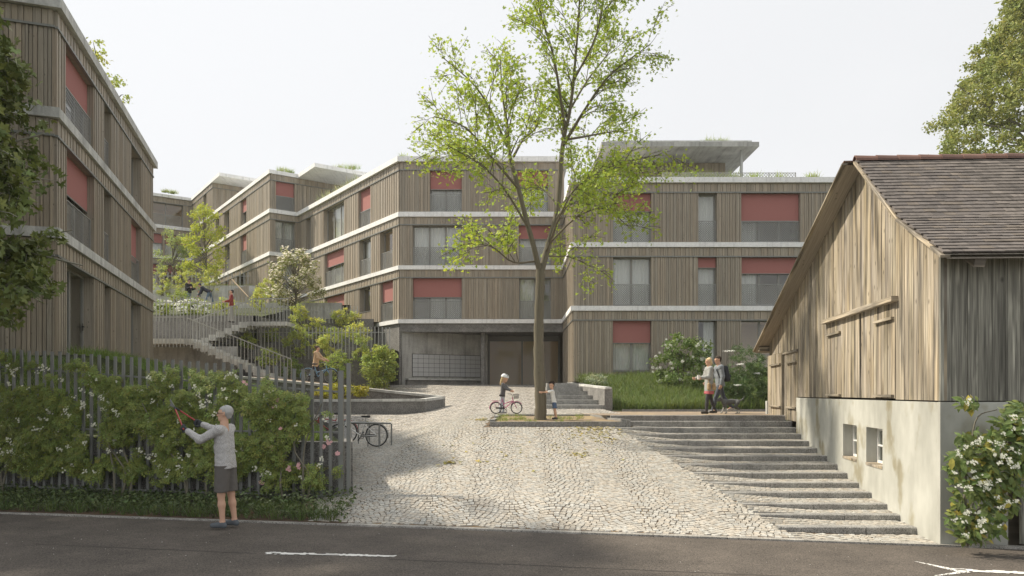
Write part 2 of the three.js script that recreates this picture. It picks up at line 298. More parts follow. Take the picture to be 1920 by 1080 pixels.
// ---------- cobbled yard ----------
const yard = struct('cobbled_yard');
const yardLeft = d => d < 13.2 ? -2.55 - (d - 11) * 0.2 : d < 27 ? mix(-3.0, -7.6, (d - 13.2) / 13.8) : -8.2;   // edge of the yard towards the planted slope
const inBed = (x, d, m = 0) => d > 18.0 - m && d < 20.25 + m && x > mix(-0.54, -0.39, (d - 18) / 2.2) - m && x < mix(2.75, 2.16, (d - 18) / 2.2) + m;
const NEAR = 22;
{
  // bedding under the stones (joints), then the far paving as one sheet
  const bed = new MB();
  const rows = 150;
  bed.grid(110, rows, (u, v) => { const d = mix(9.4, NEAR, v), x = mix(yardLeft(d) - 0.6, barnX(d) - 0.02, u); const dd = Math.max(d, kerbD(x) + 0.05); let y = x < lin(XL, dd) ? rampY(x, dd) : treadY(x, dd) - 0.0; if (dd > 18.9 && x > 2) y = mix(rampY(x, dd), landY(dd), sstep(2, 2.5, x)); if (x > lin(XL, dd) - 0.3 && dd < 19.2) y = Math.min(y, treadY(x, dd - 0.1)); return V3(x, y - 0.011 - (inBed(x, dd, -0.06) ? 0.3 : 0), -dd); });
  bed.build('sand_bedding', M.joint, yard);
  const far = new MB();
  far.grid(40, 60, (u, v) => { const d = mix(NEAR - 0.3, 46, v), x = mix(yardLeft(d) - 0.4, d < 26 ? 3.2 : 2.85, u); return V3(x, rampY(x, d) + 0.004 + (d < NEAR ? -0.03 : 0), -d); });
  far.build('far_paving', M.cobFar, yard);
  // stone shapes: rough little setts
  const setGeo = k => {
    const m = new MB(), h = 0.0405, j = s => (hash(k, s, 9) - 0.5) * 0.011, R = (r, y, s) => [[-r, r], [r, r], [r, -r], [-r, -r]].map(([x, z], i) => V3(x + j(s + i), y + (s === 20 ? j(40 + i) * 0.35 : 0), z + j(s + i + 4)));
    const A = R(h, -0.04, 0), B = R(h * 0.98, -0.007, 10), C = R(h * 0.84, 0.003, 20);
    for (let i = 0; i < 4; i++) { const n = (i + 1) % 4; m.quad(A[i], A[n], B[n], B[i], [0, 0], [0.09, 0], [0.09, 0.04], [0, 0.04]); m.quad(B[i], B[n], C[n], C[i], [0, 0.04], [0.09, 0.04], [0.09, 0.06], [0, 0.06]); }
    m.quad(C[0], C[1], C[2], C[3], [k * 0.07, k * 0.11], [k * 0.07 + 0.08, k * 0.11], [k * 0.07 + 0.08, k * 0.11 + 0.08], [k * 0.07, k * 0.11 + 0.08]);
    return m.geo();
  };
  const geos = [0, 1, 2, 3, 4, 5].map(setGeo);
  const spots = [];
  rnd = mulberry(21);
  const P = 0.087, W = 1.3, A = 0.12;
  for (let row = 0; row < 160; row++) {
    let x = -6 + rr(0, 0.05);
    while (x < 7.2) {
      const ph = 2 * Math.PI * x / W, sl = Math.atan(A * 2 * Math.PI / W * Math.sin(ph));
      const d = 9.3 + row * P + A * (1 - Math.cos(ph)) + rr(-0.008, 0.008);
      const wd = rr(0.9, 1.16);
      if (d > kerbD(x) + 0.16 && d < NEAR && !(x > lin(XL, d) && d > STEP[0][0] - 0.05 && d < 18.95) && x > yardLeft(d) - 0.45 && x < barnX(d) - 0.05 && !inBed(x, d, 0.13)) {
        const right = x > lin(XL, d); let ok = true, y;
        if (d > 18.95 && x > 2.2) ok = false;
        if (right) for (const s of STEP) if (d > s[0] - 0.05 && d < s[0] + 0.2 && x > s[2] + 0.05) ok = false;
        if (ok) {
          y = right ? treadY(x, d) : rampY(x, d);
          const e = 0.06, gx = right ? 0 : (rampY(x + e, d) - rampY(x - e, d)) / (2 * e), gz = right ? 0 : (rampY(x, d + e) - rampY(x, d - e)) / (2 * e);
          spots.push([x, y + rr(-0.0025, 0.0025), -d, sl + rr(-0.09, 0.09), wd, gx, gz]);
        }
      }
      x += P * Math.cos(sl) * wd;
    }
  }
  // straight rows on the treads of the steps
  for (let k = 0; k < STEP.length - 1; k++) {
    const d0 = STEP[k][0] + 0.17 + 0.048, d1 = STEP[k + 1][0] - 0.05, n = Math.max(1, Math.round((d1 - d0) / 0.089)); if (k === 12) continue;
    for (let i = 0; i <= n; i++) { const d = mix(d0, d1, i / n); let x = lin(XL, d) + rr(0, 0.08) + (k > 10 ? 0.5 : 0); while (x < barnX(d) - 0.06) { const wd = rr(0.9, 1.16); if (!inBed(x, d, 0.13)) spots.push([x, treadY(x, d) + rr(-0.002, 0.002), -d + rr(-0.004, 0.004), rr(-0.05, 0.05), wd, 0, 0]); x += 0.087 * wd; } }
    for (const z of [STEP[k][0] + 0.08]) for (let x = lin(XL, z) - 0.35; x < STEP[k][2] + 0.02; x += 0.087) if (!inBed(x, z, 0.13)) spots.push([x, rampY(x, z), -z, rr(-0.1, 0.1), 1, 0, 0]);
  }
  // nearest three hundred as stones of their own, the rest together
  const depth = s => -s[2];
  spots.sort((a, b) => depth(a) - depth(b) + (a[0] < -2.6 ? 9 : 0) - (b[0] < -2.6 ? 9 : 0));
  const q = new THREE.Quaternion(), qt = new THREE.Quaternion(), mt = new THREE.Matrix4();
  const tone = (i, x, z) => { const t = hash(i, 3, 7), w = hash(i, 5, 7), pz = fbm((x + 8) / 16, (-z) / 16, 6, 6, 3, 19); const k = mix(0.8, 1.05, t) * mix(0.86, 1.1, pz); return rgb(k * mix(1.0, 0.98, w), k * mix(0.93, 1.0, w), k * mix(0.84, 1.0, w)); };
  const setM = spots.map(([x, y, z, r, w, gx, gz]) => { qt.setFromUnitVectors(AY, V3(-gx, 1, gz).normalize()); q.setFromAxisAngle(AY, r).premultiply(qt); return mt.compose(V3(x, y, z), q, V3(w, 1, 1)).clone(); });
  const tones = [0, 1, 2, 3, 4, 5, 6].map(i => { const m = M.sett.clone(); m.color.multiply(tone(i * 7 + 1, 0, -11)); return m; });
  const N = 300;
  for (let i = 0; i < N; i++) { const o = mk('sett', geos[i % 6], tones[(i * 5 + (i >> 3)) % 7], yard); o.applyMatrix4(setM[i]); }
  for (let k = 0; k < 6; k++) {
    const idx = []; for (let i = N + k; i < spots.length; i += 6) idx.push(i);
    const im = new THREE.InstancedMesh(geos[k], M.sett, idx.length); im.name = 'setts'; im.castShadow = im.receiveShadow = true;
    idx.forEach((i, n) => { im.setMatrixAt(n, setM[i]); im.setColorAt(n, tone(i, spots[i][0], spots[i][2])); });
    stuff(im); yard.add(im);
  }
  console.log('setts', spots.length);
}

// ---------- granite steps, landing ----------
{
  rnd = mulberry(33);
  const st = struct('granite_steps');
  STEP.forEach(([d, e, xl], k) => {
    const x0 = k < 12 ? xl - 0.1 : (k === 12 ? 2.86 : 2.5), x1 = barnX(d) + 0.02; let x = x0, n = 0;
    const step = new THREE.Group(); step.name = 'step'; st.add(step);
    const skew = k < 3 ? 0.05 : 0;                       // the lowest three run with the road
    while (x < x1 - 0.05) {
      let L = n === 0 ? rr(0.9, 1.5) : rr(1.2, 1.8); if (x1 - x - L < 0.5) L = x1 - x;
      const m = new MB(); const g = 0.004, y1 = e + 0.006, c = 0.012, zf = -d + rr(-0.002, 0.002), xa = x + g, xb = x + L - g;
      const zA = zf - skew * (x1 - xa) * 0.5, zB = zf - skew * (x1 - xb) * 0.5, ou = rnd(), ov = rnd();
      const p = (xx, y, z) => V3(xx, y, z), U = (a, b) => [a + ou, b + ov];
      m.quad(p(xa, e - 0.34, zA), p(xb, e - 0.34, zB), p(xb, y1 - c, zB), p(xa, y1 - c, zA), U(xa, 0), U(xb, 0), U(xb, 0.33), U(xa, 0.33));
      m.quad(p(xa, y1 - c, zA), p(xb, y1 - c, zB), p(xb, y1, zB - c), p(xa, y1, zA - c), U(xa, 0.33), U(xb, 0.33), U(xb, 0.35), U(xa, 0.35));
      m.quad(p(xa, y1, zA - c), p(xb, y1, zB - c), p(xb, y1, zB - 0.17), p(xa, y1, zA - 0.17), U(xa, 0.35), U(xb, 0.35), U(xb, 0.5), U(xa, 0.5));
      m.quad(p(xb, e - 0.34, zB), p(xb, e - 0.34, zB - 0.17), p(xb, y1, zB - 0.17), p(xb, y1 - c * 0.5, zB), U(0, 0), U(0.17, 0), U(0.17, 0.35), U(0, 0.35));
      m.quad(p(xa, e - 0.34, zA - 0.17), p(xa, e - 0.34, zA), p(xa, y1 - c * 0.5, zA), p(xa, y1, zA - 0.17), U(0, 0), U(0.17, 0), U(0.17, 0.35), U(0, 0.35));
      m.build('stone_block', M.gran, step); x += L; n++;
    }
  });
  const ld = new MB();
  ld.grid(40, 24, (u, v) => { const d = mix(19.05, 27, v), x = mix(d < 20.3 ? 2.3 : 2.0, barnX(d) + 1.0, u); return V3(x, landY(d) + 0.002, -d); });
  const L = ld.build('landing_path', M.path); L.userData.kind = 'structure';
}
// ---------- tree bed with granite edging ----------
{
  const b = struct('tree_bed');
  const c = [[-0.54, 18], [2.86, 18], [2.16, 20.22], [-0.39, 20.22]];
  const top = 1.285;
  const edge = (p, q, y0, y1, n) => { for (let i = 0; i < n; i++) { const a = V3(mix(p[0], q[0], i / n), 0, -mix(p[1], q[1], i / n)), e = V3(mix(p[0], q[0], (i + 1) / n), 0, -mix(p[1], q[1], (i + 1) / n)); const u = e.clone().sub(a), len = u.length(); u.normalize(); const nn = V3(-u.z, 0, u.x); const m = new MB(); const ya = mix(y0, y1, i / n), yb = mix(y0, y1, (i + 1) / n);
    m.box(a, u, AY, nn, 0.003, len - 0.003, -0.1, Math.max(ya, yb), -0.11, 0.0, [1, 1, 1], i * 0.7, 0); m.build('edging_stone', M.gran, b); } };
  edge(c[0], c[1], top, top, 3); edge(c[1], [c[2][0] + 0.02, c[2][1]], top + 0.005, 1.39, 2); edge([c[2][0], c[2][1]], [c[3][0], c[3][1]], 1.395, 1.395, 3); edge([c[3][0], c[3][1]], [c[0][0], c[0][1] + 0.12], 1.38, top - 0.003, 2);
  const s = new MB(); s.grid(30, 22, (u, v) => { const d = mix(18.06, 20.2, v), x = mix(mix(-0.48, -0.34, v), mix(2.74, 2.1, v), u); return V3(x, mix(1.262, 1.36, v) + 0.03 * (fbm(u, v, 6, 5, 3, 4) - 0.5), -d); });
  s.build('soil', mat([0.5, 0.44, 0.33], { map: soilT, roughness: 1 }), b);
}
// ---------- timber clad apartment buildings ----------
// A facade runs from o (x, z) along dir; boards stand proud of n = 0, windows sit in deep reveals.
function facade(b, o, dir, len, storeys, opt = {}) {
  const A = V3(dir[0], 0, dir[1]).normalize(), C = V3(-A.z, 0, A.x), org = V3(o[0], 0, o[1]);
  const bw = opt.bw ?? 0.12, fas = opt.fascia ?? 0.42;
  for (const s of storeys) {
    const yF = s.y1 - (s.noFascia ? 0 : fas), ops = (s.open ?? []).sort((p, q) => p.u0 - q.u0);
    const cl = new MB(), back = new MB();
    const board = (u, w, y0, y1, n1) => { const t = rr(0.84, 1.12), h = rr(-0.03, 0.03); cl.box(org, A, AY, C, u, u + w, y0, y1, 0.0, n1, [t * (1 + h), t, t * (1 - h)], rr(0, 5), rr(0, 5)); };
    // main zone
    let u = 0, k = 0;
    while (u < len - 0.02) {
      let w = Math.min(bw * 0.66 * (0.6 + 0.8 * rnd()), len - u); const g = 0.016; k++;
      const y0 = s.y0 + 0.012, y1 = yF - 0.03;
      const op = ops.find(q => u + w > q.u0 - 0.001 && u < q.u1);
      if (op) {
        if (u < op.u0 - 0.03) { board(u, op.u0 - u - 0.004, y0, y1, 0.034 + 0.02 * (k & 1)); u = op.u0; continue; }
        if (op.sill) { const ww = Math.min(w, op.u1 - u); board(u + 0.004, Math.max(ww - g, 0.02), y0, s.y0 + op.sill - 0.04, 0.034 + 0.02 * (k & 1)); u += ww; continue; }
        u = op.u1; continue;
      }
      board(u, w - g, y0, y1, 0.034 + 0.02 * (k & 1)); u += w;
    }
    // fascia of short boards running over the openings
    if (!s.noFascia) { u = 0; k = 0; while (u < len - 0.02) { const w = Math.min(bw * (0.62 + 0.75 * rnd()), len - u); k++; board(u, w - 0.012, yF + 0.03, s.y1 - 0.012, 0.06 + 0.016 * (k & 1)); u += w; }
      const fl = new MB(); fl.box(org, A, AY, C, -0.02, len + 0.02, yF - 0.028, yF + 0.028, 0.0, 0.09); fl.build('flashing', M.flash, b); }
    stuff(cl.build('cladding', opt.mat ?? M.clad, b));
    // backing wall with the openings left free; its cheeks are the reveals
    let a = 0; const wall = (u0, u1, y0, y1) => { if (u1 - u0 > 0.005 && y1 - y0 > 0.005) back.box(org, A, AY, C, u0, u1, y0, y1, -0.34, -0.004, [1, 1, 1], u0, 0); };
    for (const p of ops) { wall(a, p.u0, s.y0 + 0.003, s.y1 - 0.003); wall(p.u0, p.u1, yF - 0.004, s.y1 - 0.003); if (p.sill) wall(p.u0, p.u1, s.y0 + 0.003, s.y0 + p.sill); a = p.u1; }
    wall(a, len, s.y0 + 0.003, s.y1 - 0.003);
    back.build('wall', M.reveal, b);
    for (const p of ops) windowUnit(b, org, A, C, p, s.y0 + (p.sill ?? 0.0), yF - 0.004);
  }
}
function windowUnit(b, org, A, C, p, y0, y1) {
  const f = new MB(), fr = 0.06, n0 = -0.30, n1 = -0.23, u0 = p.u0 + 0.003, u1 = p.u1 - 0.003, panes = p.panes ?? 1;
  f.box(org, A, AY, C, u0, u0 + fr, y0 + 0.004, y1 - 0.004, n0, n1); f.box(org, A, AY, C, u1 - fr, u1, y0 + 0.004, y1 - 0.004, n0, n1);
  f.box(org, A, AY, C, u0 + fr, u1 - fr, y0 + 0.004, y0 + 0.004 + fr, n0, n1); f.box(org, A, AY, C, u0 + fr, u1 - fr, y1 - fr - 0.004, y1 - 0.004, n0, n1);
  const w = (u1 - u0) / panes; for (let i = 1; i < panes; i++) f.box(org, A, AY, C, u0 + i * w - 0.05, u0 + i * w + 0.05, y0 + 0.004 + fr, y1 - fr - 0.004, n0, n1 - 0.004);
  if (p.door) { f.box(org, A, AY, C, u0 + fr, u1 - fr, y0 + 0.07, y0 + 0.2, n0, n1 - 0.004); }
  const win = f.build(p.door ? 'door' : 'window', M.frame, b);
  for (let i = 0; i < panes; i++) { const g = new MB(), a = u0 + i * w + (i ? 0.052 : fr + 0.002), c = u0 + (i + 1) * w - (i < panes - 1 ? 0.052 : fr + 0.002);
    const P = (u, y) => org.clone().addScaledVector(A, u).addScaledVector(C, -0.265).setY(y);
    g.quad(P(a, y0 + 0.06), P(c, y0 + 0.06), P(c, y1 - 0.06), P(a, y1 - 0.06), [0, 0], [1, 0], [1, 1], [0, 1]); g.build('pane', M.glass, win); }
  if (p.door) { const h = new MB(); h.box(org, A, AY, C, u1 - 0.2, u1 - 0.08, y0 + 1.0, y0 + 1.03, n1, n1 + 0.05); h.box(org, A, AY, C, u1 - 0.12, u1 - 0.08, y0 + 0.9, y0 + 1.12, n1, n1 + 0.012); h.build('handle', M.black, win); }
  // room behind: five faces open to the window
  const dep = p.depth ?? 2.6, r = new MB(), e0 = p.u0 - Math.min(p.side ?? 0.5, Math.max(0.02, p.u0 - 0.04)), e1 = p.u1 + (p.side ?? 0.5), R = (u, y, n) => org.clone().addScaledVector(A, u).addScaledVector(C, n).setY(y), z = -0.36;
  const Q = (a, bq, c, d) => r.quad(a, bq, c, d, [0, 0], [1, 0], [1, 1], [0, 1]);
  Q(R(e0, y0, -dep), R(e1, y0, -dep), R(e1, y1, -dep), R(e0, y1, -dep)); Q(R(e0, y0, z), R(e0, y0, -dep), R(e0, y1, -dep), R(e0, y1, z)); Q(R(e1, y0, -dep), R(e1, y0, z), R(e1, y1, z), R(e1, y1, -dep));
  Q(R(e0, y0, z), R(e1, y0, z), R(e1, y0, -dep), R(e0, y0, -dep)); Q(R(e0, y1, -dep), R(e1, y1, -dep), R(e1, y1, z), R(e0, y1, z));
  r.build('interior', p.wood ? M.roomWood : M.room, win);
  if (p.curtain) {                                        // sheer curtain in soft folds; covers u from c0 to c1
    const [c0, c1] = p.curtain === true ? [0.02, 0.98] : p.curtain; const m = new MB(), ua = mix(u0, u1, c0), ub = mix(u0, u1, c1), nf = Math.max(14, Math.round((ub - ua) * 34));
    const off = rr(0, 9); m.grid(nf, 1, (s, t) => R(mix(ua, ub, s), mix(y0 + 0.02, y1 - 0.05, t), -0.42 + 0.018 * Math.sin(s * (ub - ua) * 42 + off + 2 * Math.sin(s * 9 + off))), q => [q.x, q.y]);
    m.build('curtain', M.curtain, win);
  }
  if (p.blind) { const m = new MB(), yb = mix(y1, y0, p.blind); m.box(org, A, AY, C, u0 + 0.015, u1 - 0.015, yb, y1 - 0.02, -0.135, -0.13, [1, 1, 1], 0, 0); m.build('blind', M.blind, win); const q = new MB(); q.box(org, A, AY, C, u0 + 0.012, u1 - 0.012, yb - 0.035, yb, -0.145, -0.12); q.build('blind_bar', M.flash, win); }
  if (p.rail) railing(win, org, A, C, u0 + 0.02, u1 - 0.02, y0 + 0.06, y0 + (p.railH ?? 1.0), -0.055);
  if (p.sill) { const m = new MB(); m.box(org, A, AY, C, p.u0 - 0.03, p.u1 + 0.03, y0 - 0.035, y0 + 0.0, -0.22, 0.07); m.build('sill', M.flash, win); }
}
// perforated sheet-metal railing: a lattice of thin crossing strips in a frame
function railing(parent, org, A, C, u0, u1, y0, y1, n, cell = 0.105) {
  const m = new MB(), P = (u, y) => org.clone().addScaledVector(A, u).addScaledVector(C, n).setY(y), w = u1 - u0, h = y1 - y0, t = 0.0105;
  for (const s of [1, -1]) for (let c = -h; c < w; c += cell) {   // lines u - s*y = c, clipped
    let a0 = Math.max(0, c), a1 = Math.min(w, c + h); if (a1 - a0 < 0.02) continue;
    let yA = a0 - c, yB = a1 - c; if (s < 0) { yA = h - yA; yB = h - yB; }
    const p = P(u0 + a0, y0 + yA), q = P(u0 + a1, y0 + yB), d = V3(a1 - a0, yB - yA, 0).normalize(), nx = -d.y * t, ny = d.x * t;
    const o = (v, k) => v.clone().addScaledVector(A, nx * k).add(V3(0, ny * k, 0)).addScaledVector(C, 0.002 * s);
    m.quad(o(p, -1), o(q, -1), o(q, 1), o(p, 1), [0, 0], [1, 0], [1, 1], [0, 1]);
  }
  const bar = (a, b2, c, d) => m.box(org, A, AY, C, a, b2, c, d, n - 0.014, n + 0.014);
  bar(u0 - 0.012, u1 + 0.012, y1 - 0.012, y1 + 0.018); bar(u0 - 0.012, u1 + 0.012, y0 - 0.02, y0 + 0.006); bar(u0 - 0.013, u0 + 0.012, y0, y1 - 0.012); bar(u1 - 0.012, u1 + 0.013, y0, y1 - 0.012);
  return m.build('railing', M.mesh, parent);
}
const slab = (b, poly, y0, y1, over = 0.15, name = 'concrete_band', m = M.band) => prism(new MB(), offsetPoly(poly, over), y0, y1).build(name, m, b);
const at = (x, z) => [x, z];
const addP = (p, d, s) => [p[0] + d[0] * s, p[1] + d[1] * s];

// --- right block ---
{
  rnd = mulberry(101);
  const b = thing('apartment_building', 'timber clad apartment block with pavilion roof terrace, right behind the barn', 'apartment building');
  const D = 34.5, x0 = 2.85, x1 = 15.1, fp = [[x0, -D], [x1, -D], [x1, -46.5], [x0, -46.5]], U = px => X(px, D) - x0;
  const o1 = [U(1149), U(1221)], o2 = [U(1309), U(1344)], o3 = [U(1390), U(1500)];
  const O = (o, e) => ({ u0: o[0], u1: o[1], ...e });
  facade(b, [x0, -D], [1, 0], x1 - x0, [
    { y0: 2.47, y1: 5.74, open: [O(o1, { sill: 0.5, blind: 0.44, panes: 2, curtain: true }), O(o2, { curtain: [0.4, 1] }), O(o3, { panes: 3, wood: 1 })] },
    { y0: 5.97, y1: 8.67, open: [O(o1, { panes: 2, rail: 1, curtain: true }), O(o2, { blind: 0.21, rail: 1, curtain: true }), O(o3, { blind: 0.33, panes: 3, rail: 1, curtain: [0, 0.3] })] },
    { y0: 8.90, y1: 11.63, open: [O(o1, { blind: 0.36, panes: 2, rail: 1, curtain: true }), O(o2, { rail: 1, curtain: true }), O(o3, { blind: 0.56, panes: 3, rail: 1, curtain: [0, 0.3] })] },
  ], { bw: 0.15 });
  facade(b, [x0, -41.2], [0, 1], 6.7, [{ y0: 2.47, y1: 5.74 }, { y0: 5.97, y1: 8.67 }, { y0: 8.90, y1: 11.63 }], { bw: 0.15 });
  prism(new MB(), [[x0 - 0.06, -D + 0.06], [x1 + 0.06, -D + 0.06], [x1 + 0.06, -46.4], [x0 - 0.06, -46.4]], 1.2, 2.465).build('plinth', M.agg, b);
  slab(b, fp, 5.745, 5.965); slab(b, fp, 8.675, 8.895); slab(b, fp, 11.635, 11.88, 0.2, 'roof_slab'); slab(b, fp, 11.884, 12.02, -0.28, 'parapet');
  const w2 = new MB(); w2.abox(x1 - 0.3, x1 - 0.01, 2.47, 11.63, -46.4, -D - 0.35); w2.abox(x0 + 0.02, x1 - 0.02, 2.47, 11.63, -46.4, -46.1); w2.build('rear_wall', M.reveal, b);
  // pavilion on the roof: wall, canopy in two layers, round columns
  const cx0 = 4.47, cx1 = 12.35, cd = 37.3;
  const pv = [[cx0, -cd], [cx1, -cd], [cx1, -46.2], [cx0, -46.2]];
  prism(new MB(), pv, 14.27, 14.5).build('canopy', M.canopy ??= mat([0.5, 0.5, 0.475], { map: concT, roughness: 0.85 }), b); prism(new MB(), offsetPoly(pv, -0.28), 14.502, 14.66).build('canopy_upstand', M.conc, b);
  const wl = new MB(); let u = 4.6; while (u < 11.4) { const w = 0.15 * rr(0.7, 1.3), t = rr(0.75, 1.1); wl.box(O0, AX, AY, AZ, u, u + w - 0.014, 12.03, 14.265, -40.3, -40.0 + 0.012 * (Math.round(u * 40) & 1), [t, t, t], rnd() * 4, rnd() * 4); u += w; } stuff(wl.build('pavilion_cladding', M.clad, b));
  for (const [px, d] of [[1390, 37.9], [1154, 37.9]]) { const m = new MB(); m.tube([V3(X(px, d), 12.02, -d), V3(X(px, d), 14.27, -d)], 0.075, 14); m.build('column', M.galv, b); }
  railing(b, V3(0, 0, -35.4), AX, AZ, X(1243, 35.4), X(1492, 35.4), 12.06, 12.38, 0, 0.14);
  for (let k = 0; k <= 5; k++) { const pst = new MB(), x = mix(X(1243, 35.4), X(1492, 35.4), k / 5); pst.abox(x - 0.015, x + 0.015, 12.02, 12.42, -35.44, -35.42); pst.build('railing_post', M.steel, b); }
}
// --- central block with long wing (front face and oblique left face) ---
const WD = [-0.5832, -0.8123], PD = [0.8123, -0.5832];     // along the wing away from us, and across it
const Apt = [-6.12, -40.8], Cpt = [-15.25, -53.5], Kpt = [-16.9, -52.3], Fpt = addP(Kpt, WD, 23.4);
{
  rnd = mulberry(102);
  const b = thing('apartment_building', 'timber apartment block behind the tall tree, with entrance and mailboxes at its foot', 'apartment building');
  const D = 40.8, fp = [Cpt, Apt, [2.85, -D], [2.85, -52], addP(Cpt, PD, 11)];
  const U = px => X(px, D) + 6.12, O = (a, c, e) => ({ u0: U(a), u1: U(c), ...e });
  const ys = [[5.97, 8.67], [8.90, 11.55], [11.82, 14.54]];
  facade(b, Apt, [1, 0], 8.97, [
    { y0: ys[0][0], y1: ys[0][1], open: [O(774, 866, { blind: 0.46, panes: 3, rail: 1, curtain: [0.3, 1] }), O(973, 1033, { panes: 2, rail: 1, curtain: [0, 0.5] })] },
    { y0: ys[1][0], y1: ys[1][1], open: [O(774, 866, { panes: 3, rail: 1, curtain: true }), O(973, 1033, { blind: 0.33, panes: 2, rail: 1, curtain: true })] },
    { y0: ys[2][0], y1: ys[2][1], open: [O(806, 866, { blind: 0.44, panes: 2, rail: 1, curtain: true }), O(970, 1028, { blind: 0.36, panes: 2, rail: 1, curtain: true })] },
  ], { bw: 0.17 });
  // wing: runs from the inner corner towards us and ends at the front corner
  const WL = Math.hypot(Cpt[0] - Apt[0], Cpt[1] - Apt[1]), dirW = [-WD[0], -WD[1]];
  const T = (t0, t1, e) => ({ u0: WL - t1 * 1.231, u1: WL - t0 * 1.231, ...e });
  facade(b, Cpt, dirW, WL, [
    { y0: ys[0][0], y1: ys[0][1], open: [T(0.62, 1.93, { blind: 0.5, rail: 1 }), T(2.95, 4.2, { sill: 0.8 }), T(6.1, 8.7, { blind: 0.42, panes: 2 })] },
    { y0: ys[1][0], y1: ys[1][1], open: [T(0.62, 1.93, { rail: 1, wood: 1 }), T(2.95, 4.25, { rail: 1, curtain: true }), T(6.1, 8.7, { blind: 0.4, panes: 3, rail: 1, curtain: true })] },
    { y0: ys[2][0], y1: ys[2][1], open: [T(2.95, 4.35, { blind: 0.55, rail: 1 }), T(6.1, 8.9, { panes: 3, curtain: [0.3, 1] }), T(10.75, 11.5, {})] },
  ], { bw: 0.19 });
  slab(b, fp, 5.745, 5.965); slab(b, fp, 8.675, 8.895); slab(b, fp, 11.555, 11.815); slab(b, fp, 14.545, 14.82, 0.22, 'roof_slab'); slab(b, fp, 14.824, 14.93, -0.25, 'parapet');
  const rw = new MB(); rw.abox(2.5, 2.83, 5.97, 14.54, -51.8, -D - 0.35); rw.build('rear_wall', M.reveal, b);
  // podium of exposed aggregate concrete with the recessed entrance
  const pod = new MB();
  pod.box(V3(...[Cpt[0], 0, Cpt[1]]), V3(dirW[0], 0, dirW[1]), AY, V3(-dirW[1], 0, dirW[0]), 0, WL - 0.02, 1.6, 5.74, -0.5, 0.03);
  pod.abox(-6.1, 2.83, 5.28, 5.74, -D - 0.5, -D + 0.05);
  pod.abox(-6.2, 2.83, 5.32, 5.735, -45.5, -D - 0.51);
  pod.build('podium_wall', M.agg, b);
  const jl = V3(-5.75, 0, -D - 0.15), jr = V3(-1.75, 0, -43.3), jA = jr.clone().sub(jl), jL = jA.length(); jA.normalize(); const jC = V3(-jA.z, 0, jA.x);
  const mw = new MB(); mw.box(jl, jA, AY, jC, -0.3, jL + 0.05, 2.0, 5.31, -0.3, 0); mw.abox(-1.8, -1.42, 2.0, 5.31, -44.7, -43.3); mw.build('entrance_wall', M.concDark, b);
  const bench = new MB(); bench.box(jl, jA, AY, jC, -0.1, jL, 2.66, 2.74, 0.0, 0.4); bench.build('bench_ledge', M.conc, b); const bb = new MB(); bb.box(jl, jA, AY, jC, -0.1, jL, 1.9, 2.655, 0.002, 0.3); bb.build('bench_base', M.agg, b);
  const mp = new MB(); const c0 = 0.3, c1 = jL - 0.12, NC = 13, NR = 5, yA = 2.86, yB = 4.09; mp.box(jl, jA, AY, jC, c0 - 0.02, c1 + 0.02, yA - 0.02, yB + 0.02, 0.003, 0.03); const panel = mp.build('mailbox_panel', M.black, b);
  for (let i = 0; i < NC; i++) for (let j = 0; j < NR; j++) { const m = new MB(), w = (c1 - c0) / NC, h = (yB - yA) / NR; m.box(jl, jA, AY, jC, c0 + i * w + 0.008, c0 + (i + 1) * w - 0.008 - (i === 6 || i === 9 ? 0.014 : 0), yA + j * h + 0.008, yA + (j + 1) * h - 0.008, 0.031, 0.05 + rr(-0.002, 0.002)); m.build('mailbox_door', M.mailbox ??= mat([0.44, 0.45, 0.46], { roughness: 0.45, metalness: 0.3 }), panel); }
  const col = new MB(); col.tube([V3(-1.6, 2.2, -41.3), V3(-1.6, 5.28, -41.3)], 0.13, 18); col.build('column', M.agg, b);
  // glazed entrance
  const eo = V3(-1.42, 0, -44.5), ef = new MB(), eg = [0.02, 1.95, 2.12, 4.2], y0 = 2.43, y1 = 5.12;
  for (const [a, c] of [[0, 0.09], [1.98, 2.06], [4.16, 4.27]]) ef.box(eo, AX, AY, AZ, a, c, y0, y1, -0.04, 0.04); ef.box(eo, AX, AY, AZ, 0.09, 1.98, y1 - 0.1, y1, -0.04, 0.04); ef.box(eo, AX, AY, AZ, 2.06, 4.16, y1 - 0.1, y1, -0.04, 0.04); ef.box(eo, AX, AY, AZ, 0, 4.27, y1, 5.318, -0.06, 0.045);
  const ed = ef.build('entrance_glazing', M.frame, b);
  for (const [a, c] of [[0.09, 1.98], [2.06, 4.16]]) { const g = new MB(); g.quad(V3(eo.x + a, y0, eo.z), V3(eo.x + c, y0, eo.z), V3(eo.x + c, y1 - 0.1, eo.z), V3(eo.x + a, y1 - 0.1, eo.z), [0, 0], [1, 0], [1, 1], [0, 1]); g.build('pane', M.glassPlain ??= phys([0.95, 0.95, 0.93], { transmission: 1, thickness: 0, roughness: 0.04, ior: 1.45 }), ed); }
  const hall = new MB(), Q = (a, q, c, d) => hall.quad(a, q, c, d, [0, 0], [3, 0], [3, 2], [0, 2]); const hx0 = -1.4, hx1 = 2.82, hz0 = -44.6, hz1 = -46.0;
